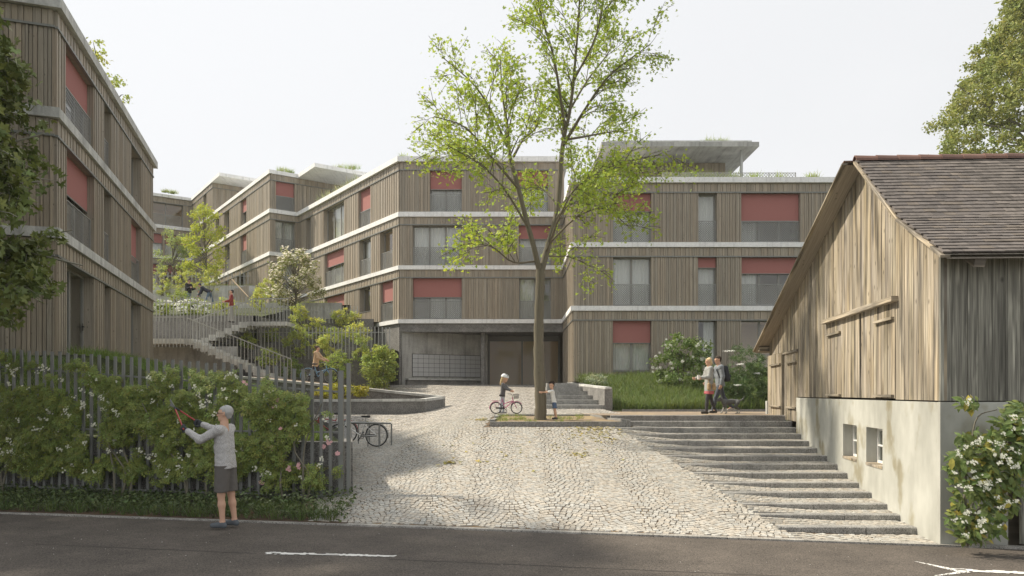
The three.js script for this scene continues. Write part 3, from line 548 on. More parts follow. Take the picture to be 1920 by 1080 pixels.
  Q(V3(hx0, y0, hz1), V3(hx1, y0, hz1), V3(hx1, y1, hz1), V3(hx0, y1, hz1)); Q(V3(hx0, y0, hz0), V3(hx0, y0, hz1), V3(hx0, y1, hz1), V3(hx0, y1, hz0)); Q(V3(hx1, y0, hz1), V3(hx1, y0, hz0), V3(hx1, y1, hz0), V3(hx1, y1, hz1)); Q(V3(hx0, y0, hz0), V3(hx1, y0, hz0), V3(hx1, y0, hz1), V3(hx0, y0, hz1)); Q(V3(hx0, y1, hz1), V3(hx1, y1, hz1), V3(hx1, y1, hz0), V3(hx0, y1, hz0));
  hall.build('entrance_hall', M.roomWood, ed);
}
// --- rear block on the slope, one storey higher, with corner loggia and a roof pavilion towards us ---
{
  rnd = mulberry(103);
  const b = thing('apartment_building', 'timber apartment block behind the white blossoming tree, with open corner loggia', 'apartment building');
  const E = addP(Cpt, PD, 7), fp = [Fpt, Kpt, E, addP(E, WD, 12), addP(Fpt, PD, 10)];
  const L1 = 23.4, dirW = [-WD[0], -WD[1]], lenE = Math.hypot(E[0] - Kpt[0], E[1] - Kpt[1]);
  const tOf = px => { const q = (960 - px) / FOC; return (52.3 * q - 16.9) / (0.718 - q) * 1.231; };
  const T = (pa, pb, e) => ({ u0: L1 - tOf(pa), u1: L1 - tOf(pb), ...e });
  facade(b, Fpt, dirW, L1, [
    { y0: 5.5, y1: 8.67, open: [T(413, 423, { curtain: true }), T(472, 500, { panes: 2 })] },
    { y0: 8.90, y1: 11.55, open: [T(424, 431, { blind: 0.5 }), T(445, 462, { panes: 2, curtain: [0.2, 1] })] },
    { y0: 11.82, y1: 14.54, open: [T(422, 432, { rail: 1 }), T(452, 463, { blind: 0.5, rail: 1 })] },
    { y0: 14.82, y1: 17.28, open: [T(405, 412, {}), T(421, 431, {}), T(452, 463, { blind: 0.45 })] },
  ].slice(0, 4).map((s, i) => i === 3 ? s : s), { bw: 0.21 });
  const se = px => { const q = (960 - px) / FOC, k = (52.3 * q - 16.9); return -k / (0.8123 + 0.5832 * q * -1 + 0 * k) ; };
  facade(b, Kpt, PD, lenE, [
    { y0: 5.5, y1: 8.67, open: [] },
    { y0: 8.90, y1: 11.55, open: [{ u0: 0.2, u1: 1.75, panes: 2, rail: 1, curtain: [0.4, 1] }] },
    { y0: 11.82, y1: 14.54, open: [{ u0: 0.2, u1: 1.75, panes: 2, rail: 1, curtain: true }] },
    { y0: 14.82, y1: 17.28, open: [{ u0: 0.35, u1: 1.7, blind: 0.48, rail: 1, railH: 1.0 }, { u0: 4.7, u1: 6.6, panes: 2 }] },
  ], { bw: 0.2 });
  slab(b, fp, 5.2, 5.495, 0.1); slab(b, fp, 8.675, 8.895); slab(b, fp, 11.555, 11.815); slab(b, fp, 14.545, 14.815);
  const Q1 = addP(Cpt, [-WD[0], -WD[1]], 3.25), Q2 = addP(Q1, PD, 8.2), inner = addP(E, WD, 12);
  slab(b, [Fpt, Kpt, Cpt, Q1, Q2, inner, addP(Fpt, PD, 10)], 17.285, 17.55, 0.15, 'roof_slab'); slab(b, [Fpt, Kpt, addP(E, [-WD[0], -WD[1]], 0), inner, addP(Fpt, PD, 10)], 17.555, 17.68, -0.3, 'parapet');
  const c = new MB(); const cp = addP(addP(Q1, WD, 0.5), PD, 3.4); c.tube([V3(cp[0], 14.9, cp[1]), V3(cp[0], 17.285, cp[1])], 0.09, 12); c.build('column', M.galv, b);
  // top storey further back
  const W3 = addP(Kpt, WD, 15.6), W3o = addP(Kpt, WD, 13.2);
  facade(b, Fpt, dirW, 23.4 - 15.6, [{ y0: 17.7, y1: 20.2, open: [{ u0: 4.6, u1: 5.7 }] }], { bw: 0.21 });
  facade(b, W3, PD, 8, [{ y0: 17.7, y1: 20.2, open: [] }], { bw: 0.21 });
  slab(b, [Fpt, W3o, addP(W3o, PD, 5.2), addP(addP(W3o, PD, 5.2), WD, 8), addP(Fpt, PD, 5)], 20.205, 20.47, 0.15, 'top_roof_slab');
  }
// --- farthest block closing the courtyard ---
{
  rnd = mulberry(104);
  const b = thing('apartment_building', 'farthest timber block closing the courtyard, with glazed loggia and white column', 'apartment building');
  const s = addP(Fpt, [-PD[0], -PD[1]], 12), L = 12, fp = [s, Fpt, addP(Fpt, WD, 9), addP(s, WD, 9)];
  facade(b, s, PD, L, [
    { y0: 8.4, y1: 11.55, open: [{ u0: 5.5, u1: 8.5, panes: 3 }] },
    { y0: 11.82, y1: 14.45, open: [{ u0: 6.9, u1: 8.9, blind: 0.42, panes: 2, curtain: true }, { u0: 9.6, u1: 11.6, blind: 0.42, panes: 2 }] },
    { y0: 14.72, y1: 17.28, open: [{ u0: 6.9, u1: 9.4, blind: 0.42, panes: 2, curtain: true }, { u0: 9.6, u1: 11.8, blind: 0.42, panes: 2, curtain: true }] },
    { y0: 17.6, y1: 20.2, open: [{ u0: 5.2, u1: 11.2, panes: 4, wood: 1, depth: 3.4, rail: 1 }] },
  ], { bw: 0.22, fascia: 0.5 });
  slab(b, fp, 11.555, 11.815); slab(b, fp, 14.455, 14.715); slab(b, fp, 17.285, 17.595); slab(b, fp, 20.205, 20.47, 0.2, 'roof_slab');
  const c = new MB(); const cp = addP(addP(s, PD, 6.9), [-WD[0], -WD[1]], 0.03); c.tube([V3(cp[0], 17.6, cp[1]), V3(cp[0], 20.2, cp[1])], 0.09, 10); c.build('column', M.white, b);
}
// --- left block, close to us ---
const Lpt = [-11.4, -18.6], LDir = [-0.2829, -0.9591], LFront = [0.944, -0.33];
{
  rnd = mulberry(105);
  const b = thing('apartment_building', 'tall timber apartment block at the left edge of the view, above the hedge', 'apartment building');
  const len = 13.5, far = addP(Lpt, LDir, len), s0 = addP(Lpt, LFront, -11), fp = [s0, Lpt, far, addP(far, LFront, -11)];
  const U = px => { const q = (960 - px) / FOC; return (11.4 - 18.6 * q) / (q - 0.295) * 1.0426; };
  const e1 = [U(121), U(173)], e2 = [U(193), U(206)], e3 = [U(243), U(262)], O = (o, e) => ({ u0: o[0], u1: o[1], ...e });
  const st = [[2.9, 5.82], [6.08, 8.8], [9.06, 11.5]];
  const dirB = [-LDir[0], -LDir[1]];
  // right face, read from the near corner away from us
  facade(b, Lpt, LDir, len, [
    { y0: st[0][0], y1: st[0][1], open: [O([e1[0], e1[1]], { panes: 2, door: 1, rail: 0 }), O(e2, {}), O(e3, {})] },
    { y0: st[1][0], y1: st[1][1], open: [O(e1, { blind: 0.46, panes: 3, rail: 1, curtain: [0.1, 0.6] }), O(e2, { rail: 1 }), O(e3, { blind: 0.62, rail: 1 })] },
    { y0: st[2][0], y1: st[2][1], open: [O(e1, { blind: 0.46, panes: 3, rail: 1, curtain: [0, 0.5] }), O(e2, { rail: 1 }), O(e3, {})] },
  ], { bw: 0.15 });
  facade(b, s0, LFront, 11, st.map(([y0, y1]) => ({ y0, y1, open: [] })), { bw: 0.17 });
  slab(b, fp, 5.825, 6.075, 0.15, 'concrete_band', M.conc); slab(b, fp, 8.805, 9.055, 0.15, 'concrete_band', M.conc); slab(b, fp, 11.505, 11.78, 0.2, 'roof_slab', M.conc);
  prism(new MB(), offsetPoly(fp, -0.02), 1.4, 2.89).build('plinth', M.agg, b);
  const rw = new MB(); for (const [p, q] of [[far, addP(far, LFront, -11)], [addP(far, LFront, -11), s0]]) { const A = V3(q[0] - p[0], 0, q[1] - p[1]), l = A.length(); A.normalize(); for (const [y0, y1] of st) rw.box(V3(p[0], 0, p[1]), A, AY, V3(-A.z, 0, A.x), 0.35, l - 0.35, y0, y1, 0.0, 0.28); } rw.build('rear_wall', M.reveal, b);
}
// ---------- old barn ----------
{
  rnd = mulberry(201);
  const b = thing('barn', 'old wooden barn with tiled roof on a pale plastered base beside the steps', 'barn');
  const k = Math.hypot(0.14, 1), A = V3(-0.14 / k, 0, 1 / k), C = V3(-A.z, 0, A.x);     // u = 0 at the near corner, negative going away; C points out of the gable
  const org = V3(barnX(9.76), 0, -9.76), S = px => (4.284 / ((px - 960) / FOC - 0.14) - 9.76) * k;
  const R = V3(1, 0, 0.05).normalize(), RC = V3(-R.z, 0, R.x);                            // along the ridge; outward of the shaded side
  const Pw = (s, y, n) => org.clone().addScaledVector(A, -s).addScaledVector(C, n).setY(y);
  const top = s => s < 1.23 ? mix(3.86, 4.50, s / 1.23) : s < 3.2 ? mix(4.50, 5.93, (s - 1.23) / 1.97) : mix(5.93, 3.32, (s - 3.2) / 8.05);
  const woods = [0, 1, 2, 3, 4, 5].map(i => mat([0.92 * mix(0.86, 1.06, hash(i, 1, 3)), 0.795 * mix(0.86, 1.06, hash(i, 1, 3)), 0.63 * mix(0.86, 1.06, hash(i, 1, 3)) * mix(0.93, 1.03, hash(i, 2, 3))], { map: barnT, bumpMap: barnT, bumpScale: 0.004, roughness: 0.8 }));
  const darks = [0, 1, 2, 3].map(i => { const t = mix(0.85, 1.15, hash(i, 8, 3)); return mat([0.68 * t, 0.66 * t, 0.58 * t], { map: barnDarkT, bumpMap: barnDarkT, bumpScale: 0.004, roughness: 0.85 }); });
  let pi = 0;
  function plank(parent, s0, s1, y0, ya, yb, n0, n1, mats = woods) {                      // s0 < s1, heights at s0 and s1
    const m = new MB(), u0 = -s1 + 0.003, u1 = -s0 - 0.003, c = 0.004, ou = rr(0, 9), ov = rr(0, 9);
    const P = (u, y, n) => org.clone().addScaledVector(A, u).addScaledVector(C, n).setY(y), U = (u, y) => [u + ou, y + ov];
    m.quad(P(u0 + c, y0, n1), P(u1 - c, y0, n1), P(u1 - c, ya, n1), P(u0 + c, yb, n1), U(u0, y0), U(u1, y0), U(u1, ya), U(u0, yb));
    m.quad(P(u0, y0, n1 - c), P(u0 + c, y0, n1), P(u0 + c, yb, n1), P(u0, yb, n1 - c), U(u0, y0), U(u0, y0), U(u0, yb), U(u0, yb));
    m.quad(P(u1 - c, y0, n1), P(u1, y0, n1 - c), P(u1, ya, n1 - c), P(u1 - c, ya, n1), U(u1, y0), U(u1, y0), U(u1, ya), U(u1, ya));
    m.quad(P(u0, y0, n0), P(u0, y0, n1 - c), P(u0, yb, n1 - c), P(u0, yb, n0), U(0, y0), U(0, y0), U(0, yb), U(0, yb));
    m.quad(P(u1, y0, n1 - c), P(u1, y0, n0), P(u1, ya, n0), P(u1, ya, n1 - c), U(0, y0), U(0, y0), U(0, ya), U(0, ya));
    m.quad(P(u0, y0, n0), P(u1, y0, n0), P(u1, y0, n1), P(u0, y0, n1), U(u0, 0), U(u1, 0), U(u1, 0.03), U(u0, 0.03));
    m.quad(P(u0, yb, n1), P(u1, ya, n1), P(u1, ya, n0), P(u0, yb, n0), U(u0, 0), U(u1, 0), U(u1, 0.03), U(u0, 0.03));
    m.build('plank', mats[Math.floor(rnd() * mats.length)], parent); pi++;
  }
  // core behind the planks
  const core = new MB();
  const prof = [[0.42, -0.3], [0.42, 3.9], [1.23, 4.42], [3.2, 5.84], [11.1, 3.22], [11.1, -0.3]];
  for (let i = 0; i < prof.length; i++) { const p = prof[i], q = prof[(i + 1) % prof.length]; core.quad(Pw(p[0], p[1], -0.45), Pw(q[0], q[1], -0.45), Pw(q[0], q[1], -0.45).addScaledVector(R, 7), Pw(p[0], p[1], -0.45).addScaledVector(R, 7), [0, 0], [1, 0], [1, 1], [0, 1]); }
  { const sh = THREE.ShapeUtils.triangulateShape(prof.map(p => new THREE.Vector2(p[0], p[1])), []); for (const t of sh) core.tri(...t.map(i => Pw(prof[i][0], prof[i][1], -0.45).addScaledVector(R, 7))); }
  core.build('inner_wall', mat([0.5, 0.42, 0.32], { map: woodT, side: THREE.DoubleSide }), b);
  // gable planks
  const dS = [S(1680), S(1615), S(1552)], baseEnd = S(1497), gap = S(1471), end = S(1443.5);
  let s = 0;
  while (s < end - 0.02) {
    let w = rr(0.13, 0.21); for (const e of [dS[0], dS[2], baseEnd, end]) if (s < e - 0.001 && s + w > e - 0.06) w = e - s;
    const mid = s + w / 2; const inDoor = mid > dS[0] && mid < dS[2];
    if (mid < baseEnd) {
      if (s < 1.23 && s + w > 1.23) w = 1.23 - s; if (s < 3.2 && s + w > 3.2) w = 3.2 - s;
      plank(b, s, s + w, inDoor ? 3.46 : 1.885, top(s), top(s + w), -0.035, 0.0 + rr(0, 0.012));
    } else plank(b, s, s + w, 3.02, top(s), top(s + w), -0.035, 0.0 + rr(0, 0.012));
    s += w;
  }
  // big double door
  const beamG = (name, parent, s0, s1, y0, y1, n0, n1, m = woods[1]) => { const g = new MB(); g.box(org, A, AY, C, -s1, -s0, y0, y1, n0, n1, [1, 1, 1], rnd() * 5, rnd() * 5); const g2 = g.geo(); return mk(name, g2, m, parent); };
  const hg = (s0, s1, y0, y1, n0, n1) => { const g = new MB(); const a = Pw(s0, y0, (n0 + n1) / 2), q = Pw(s1, y0, (n0 + n1) / 2); g.bar(a, q, n1 - n0, y1 - y0); return g; };
  hg(dS[0] - 0.12, dS[2] + 0.1, 3.42, 3.54, 0.01, 0.09).build('door_beam', woods[0], b);
  for (const [a, c] of [[dS[0] + 0.01, dS[1] - 0.04], [dS[1] + 0.05, dS[2] - 0.05]]) {
    const door = new THREE.Group(); door.name = 'door'; b.add(door);
    let q = a; while (q < c - 0.02) { let w = rr(0.13, 0.2); if (c - q - w < 0.08) w = c - q; plank(door, q, q + w, 1.9, 3.4, 3.4, -0.025, 0.012 + rr(0, 0.008)); q += w; }
    const l = a === dS[0] + 0.01 ? [a + 0.02, a + 0.85] : [c - 0.92, c - 0.02];
    for (const y of [1.94, 3.14]) hg(l[0], l[1], y, y + 0.05, 0.02, 0.06).build('door_batten', woods[2], door);
  }
  // small doors at the far end, reaching down to the landing
  for (const [a, c, y1, dn] of [[baseEnd + 0.03, gap - 0.05, 2.98, 0.0], [gap + 0.04, end - 0.02, 3.0, 0.05]]) {
    const door = new THREE.Group(); door.name = 'small_door'; b.add(door);
    let q = a; while (q < c - 0.02) { let w = rr(0.17, 0.24); if (c - q - w < 0.1) w = c - q; plank(door, q, q + w, 1.3, y1, y1, -0.025, 0.012 + dn + rr(0, 0.006)); q += w; }
    for (const y of [1.62, 2.72]) hg(a + 0.06, a + (c - a) * 0.75, y, y + 0.05, 0.02 + dn, 0.06 + dn).build('door_batten', woods[2], door);
  }
  hg(baseEnd, end, 2.98, 3.03, 0.0, 0.05).build('door_beam', woods[3], b);
  // plastered base with two deep small windows
  const wins = [[S(1661), S(1630)], [S(1612), S(1586)]], y0 = 0.80, y1 = 1.41, pb = new MB(), nP = 0.05;
  const pc = (a, c, lo, hi) => pb.box(org, A, AY, C, -c, -Math.max(a, 0.06), lo, hi, -0.4, nP);
  let a0 = 0; for (const [p, q] of wins) { pc(a0, p, -0.3, 1.865); pc(p, q, -0.3, y0); pc(p, q, y1, 1.865); a0 = q; } pc(a0, baseEnd, -0.3, 1.865);
  pb.build('plaster_base', M.plaster, b);
  for (const [p, q] of wins) {
    const f = new MB(), nf = -0.13, t = 0.05, bx = (u0, u1, v0, v1, dn = 0) => f.box(org, A, AY, C, -u1, -u0, v0, v1, nf - 0.03, nf + 0.012 - dn);
    bx(p + 0.004, p + t, y0 + 0.004, y1 - 0.004); bx(q - t, q - 0.004, y0 + 0.004, y1 - 0.004); bx(p + t, q - t, y0 + 0.004, y0 + t); bx(p + t, q - t, y1 - t, y1 - 0.004); bx((p + q) / 2 - 0.012, (p + q) / 2 + 0.012, y0 + t, y1 - t, 0.004); bx(p + t, (p + q) / 2 - 0.013, (y0 + y1) / 2 - 0.012, (y0 + y1) / 2 + 0.012, 0.004); bx((p + q) / 2 + 0.013, q - t, (y0 + y1) / 2 - 0.012, (y0 + y1) / 2 + 0.012, 0.004);
    const win = f.build('window', M.white, b);
    const g = new MB(); g.quad(Pw(q - t, y0 + t, nf - 0.01), Pw(p + t, y0 + t, nf - 0.01), Pw(p + t, y1 - t, nf - 0.01), Pw(q - t, y1 - t, nf - 0.01), [0, 0], [1, 0], [1, 1], [0, 1]); g.build('pane', M.glass, win);
    const sl = new MB(); sl.box(org, A, AY, C, -q + 0.004, -p - 0.004, y0 - 0.03, y0 + 0.012, nf + 0.014, nP + 0.012); sl.build('sill', woods[0], win);
  }
  // shaded long side: plaster below, weathered boards above and beyond
  const o2 = org.clone().addScaledVector(C, 0.05); const side = new MB();
  side.box(o2, R, AY, RC, 0.455, 0.86, -0.3, 1.87, -0.35, 0.002); side.box(o2, R, AY, RC, 0.0, 0.455, -0.3, 1.87, -0.06, 0.002);
  side.build('plaster_base', M.plaster, b);
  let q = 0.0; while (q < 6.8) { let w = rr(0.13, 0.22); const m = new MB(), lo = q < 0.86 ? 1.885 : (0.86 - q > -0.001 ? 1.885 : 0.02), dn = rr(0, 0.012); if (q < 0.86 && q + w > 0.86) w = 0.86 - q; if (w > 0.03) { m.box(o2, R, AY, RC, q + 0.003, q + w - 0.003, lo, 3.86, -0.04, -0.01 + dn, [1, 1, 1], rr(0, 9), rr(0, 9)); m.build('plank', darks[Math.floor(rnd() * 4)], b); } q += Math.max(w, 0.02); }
  // roof: sheets, verge boards, rafters, tiles
  const nO = 0.10, nF = 0.30;
  const RP = (sv, y, n, r = 0) => Pw(sv, y, n).addScaledVector(R, r);
  const nearP = [[-0.32, 3.74], [0, 3.92], [1.23, 4.56], [3.2, 6.0]];
  const deck = new MB();
  for (let i = 0; i < 3; i++) { const p = nearP[i], w = nearP[i + 1]; deck.quad(RP(p[0], p[1], nO), RP(p[0], p[1], nO, 7), RP(w[0], w[1], nO, 7), RP(w[0], w[1], nO), [0, 0], [7, 0], [7, 1], [0, 1]); deck.quad(RP(p[0], p[1] - 0.05, nO, 7), RP(p[0], p[1] - 0.05, nO), RP(w[0], w[1] - 0.05, nO), RP(w[0], w[1] - 0.05, nO, 7), [0, 0], [7, 0], [7, 1], [0, 1]); deck.quad(RP(p[0], p[1] - 0.05, nO), RP(p[0], p[1], nO), RP(w[0], w[1], nO), RP(w[0], w[1] - 0.05, nO), [0, 0], [0, 1], [1, 1], [1, 0]); }
  const farE = [11.75, 3.18];
  { const p = nearP[3], w = farE; deck.quad(RP(p[0], p[1], nF), RP(p[0], p[1], nF, 7), RP(w[0], w[1], nF, 7), RP(w[0], w[1], nF), [0, 0], [7, 0], [7, 9], [0, 9]); deck.quad(RP(p[0], p[1] - 0.06, nF), RP(w[0], w[1] - 0.06, nF), RP(w[0], w[1] - 0.06, nF, 7), RP(p[0], p[1] - 0.06, nF, 7), [0, 0], [0, 9], [7, 9], [7, 0]); deck.quad(RP(p[0], p[1], nF), RP(w[0], w[1], nF), RP(w[0], w[1] - 0.06, nF), RP(p[0], p[1] - 0.06, nF), [0, 0], [9, 0], [9, 0.1], [0, 0.1]); deck.quad(RP(w[0], w[1], nF), RP(w[0], w[1], nF, 7), RP(w[0], w[1] - 0.06, nF, 7), RP(w[0], w[1] - 0.06, nF), [0, 0], [7, 0], [7, 0.1], [0, 0.1]); }
  const dm = M.reveal.clone(); dm.side = THREE.DoubleSide; deck.build('roof_deck', dm, b);
  for (let i = 0; i < 3; i++) { const m = new MB(), p = nearP[i], w = nearP[i + 1]; m.bar(RP(p[0], p[1] - 0.02, nO + 0.018), RP(w[0], w[1] - 0.02, nO + 0.018), 0.035, 0.12); m.build('verge_board', woods[0], b); }
  { const m = new MB(); m.bar(RP(3.2, 5.96, nF + 0.016), RP(farE[0], farE[1] - 0.02, nF + 0.016), 0.03, 0.1); m.build('verge_board', woods[4], b); }
  for (let i = 0; i < 5; i++) { const m = new MB(), r = 0.38 + i * 0.85; m.bar(RP(-0.27, 3.64, 0.05, r), RP(0.4, 3.98, 0.05, r), 0.11, 0.13); m.build('rafter', woods[1], b); }
  for (const sv of [11.3]) { const m = new MB(); m.bar(RP(sv, 3.2, nF - 0.02), RP(sv, 3.2, -0.02), 0.12, 0.13); m.build('rafter', woods[4], b); }
  const tiles = []; const tw = 0.165, ex = 0.135;
  const segs = []; let acc = 0; for (let i = 0; i < 3; i++) { const l = Math.hypot(nearP[i + 1][0] - nearP[i][0], nearP[i + 1][1] - nearP[i][1]); segs.push([acc, acc + l, nearP[i], nearP[i + 1]]); acc += l; }
  const onSlope = t => { const g = segs.find(x => t <= x[1] + 1e-6) ?? segs[2], f = (t - g[0]) / (g[1] - g[0]); return [mix(g[2][0], g[3][0], f), mix(g[2][1], g[3][1], f)]; };
  for (let t = 0, row = 0; t < acc - 0.08; t += ex, row++) for (let r = -0.02 + (row & 1) * tw / 2 - tw / 2; r < 4.6; r += tw) tiles.push([t, Math.max(r, -0.05), row, Math.max(r, -0.05) - r]);
  const tileMats = [0, 1, 2, 3, 4].map(i => { const t = mix(0.7, 1.25, hash(i, 4, 6)); return mat([0.19 * t, 0.165 * t * mix(0.94, 1.02, hash(i, 5, 6)), 0.145 * t * mix(0.9, 1.05, hash(i, 6, 6))], { map: concT, roughness: 0.85 }); });
  const makeTile = (t, r, cut) => { const p = onSlope(Math.max(t - 0.02, 0)), w = onSlope(Math.min(t + ex * 1.55, acc)), lift = rr(0.0, 0.006), a = RP(p[0], p[1] + 0.036 + lift, nO, r), e = RP(w[0], w[1] + 0.014, nO, r); const m = new MB(), Bv = e.clone().sub(a), L = Bv.length(); Bv.normalize(); const Cv = V3().crossVectors(R, Bv).normalize();
    const j = rr(-0.008, 0.008); m.box(a, R, Bv, Cv, 0.002, tw - cut - 0.003, j, L, -0.012, 0.006, [1, 1, 1], rr(0, 3), rr(0, 3)); return m; };
  tiles.sort((p, w) => p[1] * 1.0 - w[1] * 1.0 + (w[0] - p[0]) * 0.0);
  const rest = [];
  tiles.forEach(([t, r, row, cut], i) => { if (tw - cut < 0.03) return; const m = makeTile(t, r, cut); if (i < 300) m.build('roof_tile', tileMats[Math.floor(rnd() * 5)], b); else { const g = m.geo(), k2 = mix(0.72, 1.25, rnd()), c = g.attributes.color.array; for (let q2 = 0; q2 < c.length; q2++) c[q2] = k2; rest.push(g); } });
  stuff(mk('roof_tiles', mergeGeometries(rest), mat([0.19, 0.165, 0.145], { map: concT, vertexColors: true }), b));
  // ends of the tiles along the far verge
  const fv = []; for (let t = 0; t < 8.9; t += ex) { const f0 = t / 8.93, f1 = Math.min(1, (t + ex * 1.5) / 8.93), m = new MB(); const a = RP(mix(farE[0], 3.2, f0), mix(farE[1], 6.0, f0) + 0.04, nF + 0.03), e = RP(mix(farE[0], 3.2, f1), mix(farE[1], 6.0, f1) + 0.012, nF + 0.03); const Bv = e.clone().sub(a), L = Bv.length(); Bv.normalize(); const Cv = V3().crossVectors(Bv, R).normalize(); m.box(a, R.clone().negate(), Bv, Cv, -1.2, 0, 0, L, -0.014, 0.008, [1, 1, 1], t, 0); fv.push(m.geo()); }
  stuff(mk('verge_tiles', mergeGeometries(fv), mat([0.20, 0.13, 0.10], { map: concT }), b));
  // ridge tiles
  for (let i = 0; i < 12; i++) { const m = new MB(), r0 = -0.06 + i * 0.36, n = 9, pr = (a, r, rad) => RP(3.2, 5.985, nO, r).addScaledVector(A, Math.cos(a) * rad).add(V3(0, Math.sin(a) * rad, 0));
    const rad0 = 0.115, rad1 = 0.1; for (let j = 0; j < n; j++) { const a = j / n * Math.PI, c = (j + 1) / n * Math.PI; m.quad(pr(a, r0, rad0), pr(c, r0, rad0), pr(c, r0 + 0.42, rad1), pr(a, r0 + 0.42, rad1), [0, 0], [0.1, 0], [0.1, 0.4], [0, 0.4]); m.quad(pr(c, r0, rad0), pr(a, r0, rad0), pr(a, r0, rad0 - 0.02), pr(c, r0, rad0 - 0.02), [0, 0], [0, 0], [0, 0], [0, 0]); }
    m.build('ridge_tile', M[`ridge${i % 3}`] ??= mat([[0.27, 0.15, 0.115], [0.22, 0.125, 0.10], [0.31, 0.18, 0.14]][i % 3], { map: concT, side: THREE.DoubleSide }), b); }
  const ft = new MB(); ft.box(org, A, AY, C, -end - 0.1, -end + 0.12, 1.1, 1.75, -0.2, 0.1); ft.build('corner_footing', M.conc, b);
}
// ---------- slopes, walls, fences and stairs left of the yard ----------
const fenceD = x => 12.9 + (-2.9 - x) * 0.21;
const lawnY = (x, d) => {
  const xr = Math.min(yardLeft(d), -2.9), xl = d < 18.6 ? -13 : -11.4 - (d - 18.6) * 0.295, t = clamp((xr - x) / (xr - xl));
  const lo = Math.max(1.08, rampY(xr, d) + 0.22), hi = d < 18.6 ? mix(1.12, 2.9, sstep(13, 18.6, d)) : 2.95;
  return mix(lo, hi, sstep(0.0, 0.95, t));
};
{
  const m = new MB();
  m.grid(40, 40, (u, v) => { const d0 = mix(13.0, 33.5, v), x = mix(Math.min(yardLeft(d0), -2.9), -22, u), d = Math.max(d0, d0 < 14 ? fenceD(x) + 0.15 : mix(fenceD(x) + 0.15, 33.5, v)); return V3(x, lawnY(x, d), -d); });
  m.build('lawn', M.turf).userData.kind = 'structure';
}
function wallThing(name, label, pts, y0, y1, th, m = M.agg, cop = 0) {          // pts [x, d]; heights per point
  const t = thing(name, label, 'wall'); const g = new MB(), cpg = new MB();
  for (let i = 0; i < pts.length - 1; i++) {
    const p = V3(pts[i][0], 0, -pts[i][1]), q = V3(pts[i + 1][0], 0, -pts[i + 1][1]), A = q.clone().sub(p), L = A.length(); A.normalize(); const C = V3(-A.z, 0, A.x), Y = k => Array.isArray(y1) ? y1[k] : y1, B = k => Array.isArray(y0) ? y0[k] : y0;
    const P = (a, y, n) => p.clone().addScaledVector(A, a).addScaledVector(C, n).setY(y);
    const hex = (mb, ya0, yb0, ya1, yb1, n0, n1, e = 0) => { const a0 = -e, a1 = L + e; const f = (x1, x2, x3, x4, w, h) => mb.quad(x1, x2, x3, x4, [0, 0], [w, 0], [w, h], [0, h]);
      f(P(a0, ya0, n1), P(a1, yb0, n1), P(a1, yb1, n1), P(a0, ya1, n1), L, ya1 - ya0); f(P(a1, yb0, n0), P(a0, ya0, n0), P(a0, ya1, n0), P(a1, yb1, n0), L, ya1 - ya0); f(P(a0, ya1, n1), P(a1, yb1, n1), P(a1, yb1, n0), P(a0, ya1, n0), L, n1 - n0); f(P(a1, yb0, n1), P(a1, yb0, n0), P(a1, yb1, n0), P(a1, yb1, n1), n1 - n0, ya1 - ya0); f(P(a0, ya0, n0), P(a0, ya0, n1), P(a0, ya1, n1), P(a0, ya1, n0), n1 - n0, ya1 - ya0); f(P(a0, ya0, n0), P(a1, yb0, n0), P(a1, yb0, n1), P(a0, ya0, n1), L, n1 - n0); };
    hex(g, B(i), B(i + 1), Y(i) - cop, Y(i + 1) - cop, -th, 0);
    if (cop) hex(cpg, Y(i) - cop + 0.002, Y(i + 1) - cop + 0.002, Y(i), Y(i + 1), -th - 0.02, 0.03, i ? 0 : 0.02);
  }
  g.build('wall_body', m, t); if (cop) cpg.build('coping', M.conc, t); return t;
}
wallThing('retaining_wall', 'dark rough concrete wall behind the climbing roses on the street fence', [[-17, fenceD(-17) + 0.14], [-2.95, fenceD(-2.95) + 0.14]], -0.2, 1.12, 0.22);
wallThing('retaining_wall', 'short concrete wall end beside the parked bicycles, behind the fence end', [[-3.0, 13.1], [-3.9, 17.2], [-5.2, 21], [-7.6, 27]].reverse(), [0.4, 0.2, 0.0, -0.2], [1.16, 1.14, 1.12, 1.115], 0.2);
wallThing('planter_wall', 'low pointed concrete wall at the yard edge with pale coping', [[-11, 28.6], [-3.33, 28.6], [-2.72, 29.35]], 0.6, [1.70, 1.74, 1.82], 0.3, M.agg, 0.1);
wallThing('path_wall', 'long low wall with pale coping along the rising path with the cyclist', [[-16, 33.4], [-11.98, 32.7], [-5.88, 30.5], [-2.75, 29.4]], 0.8, [2.74, 2.70, 2.15, 1.84], 0.28, M.agg, 0.1);
const pathY = x => mix(1.93, 2.68, clamp((-4.6 - x) / 7));
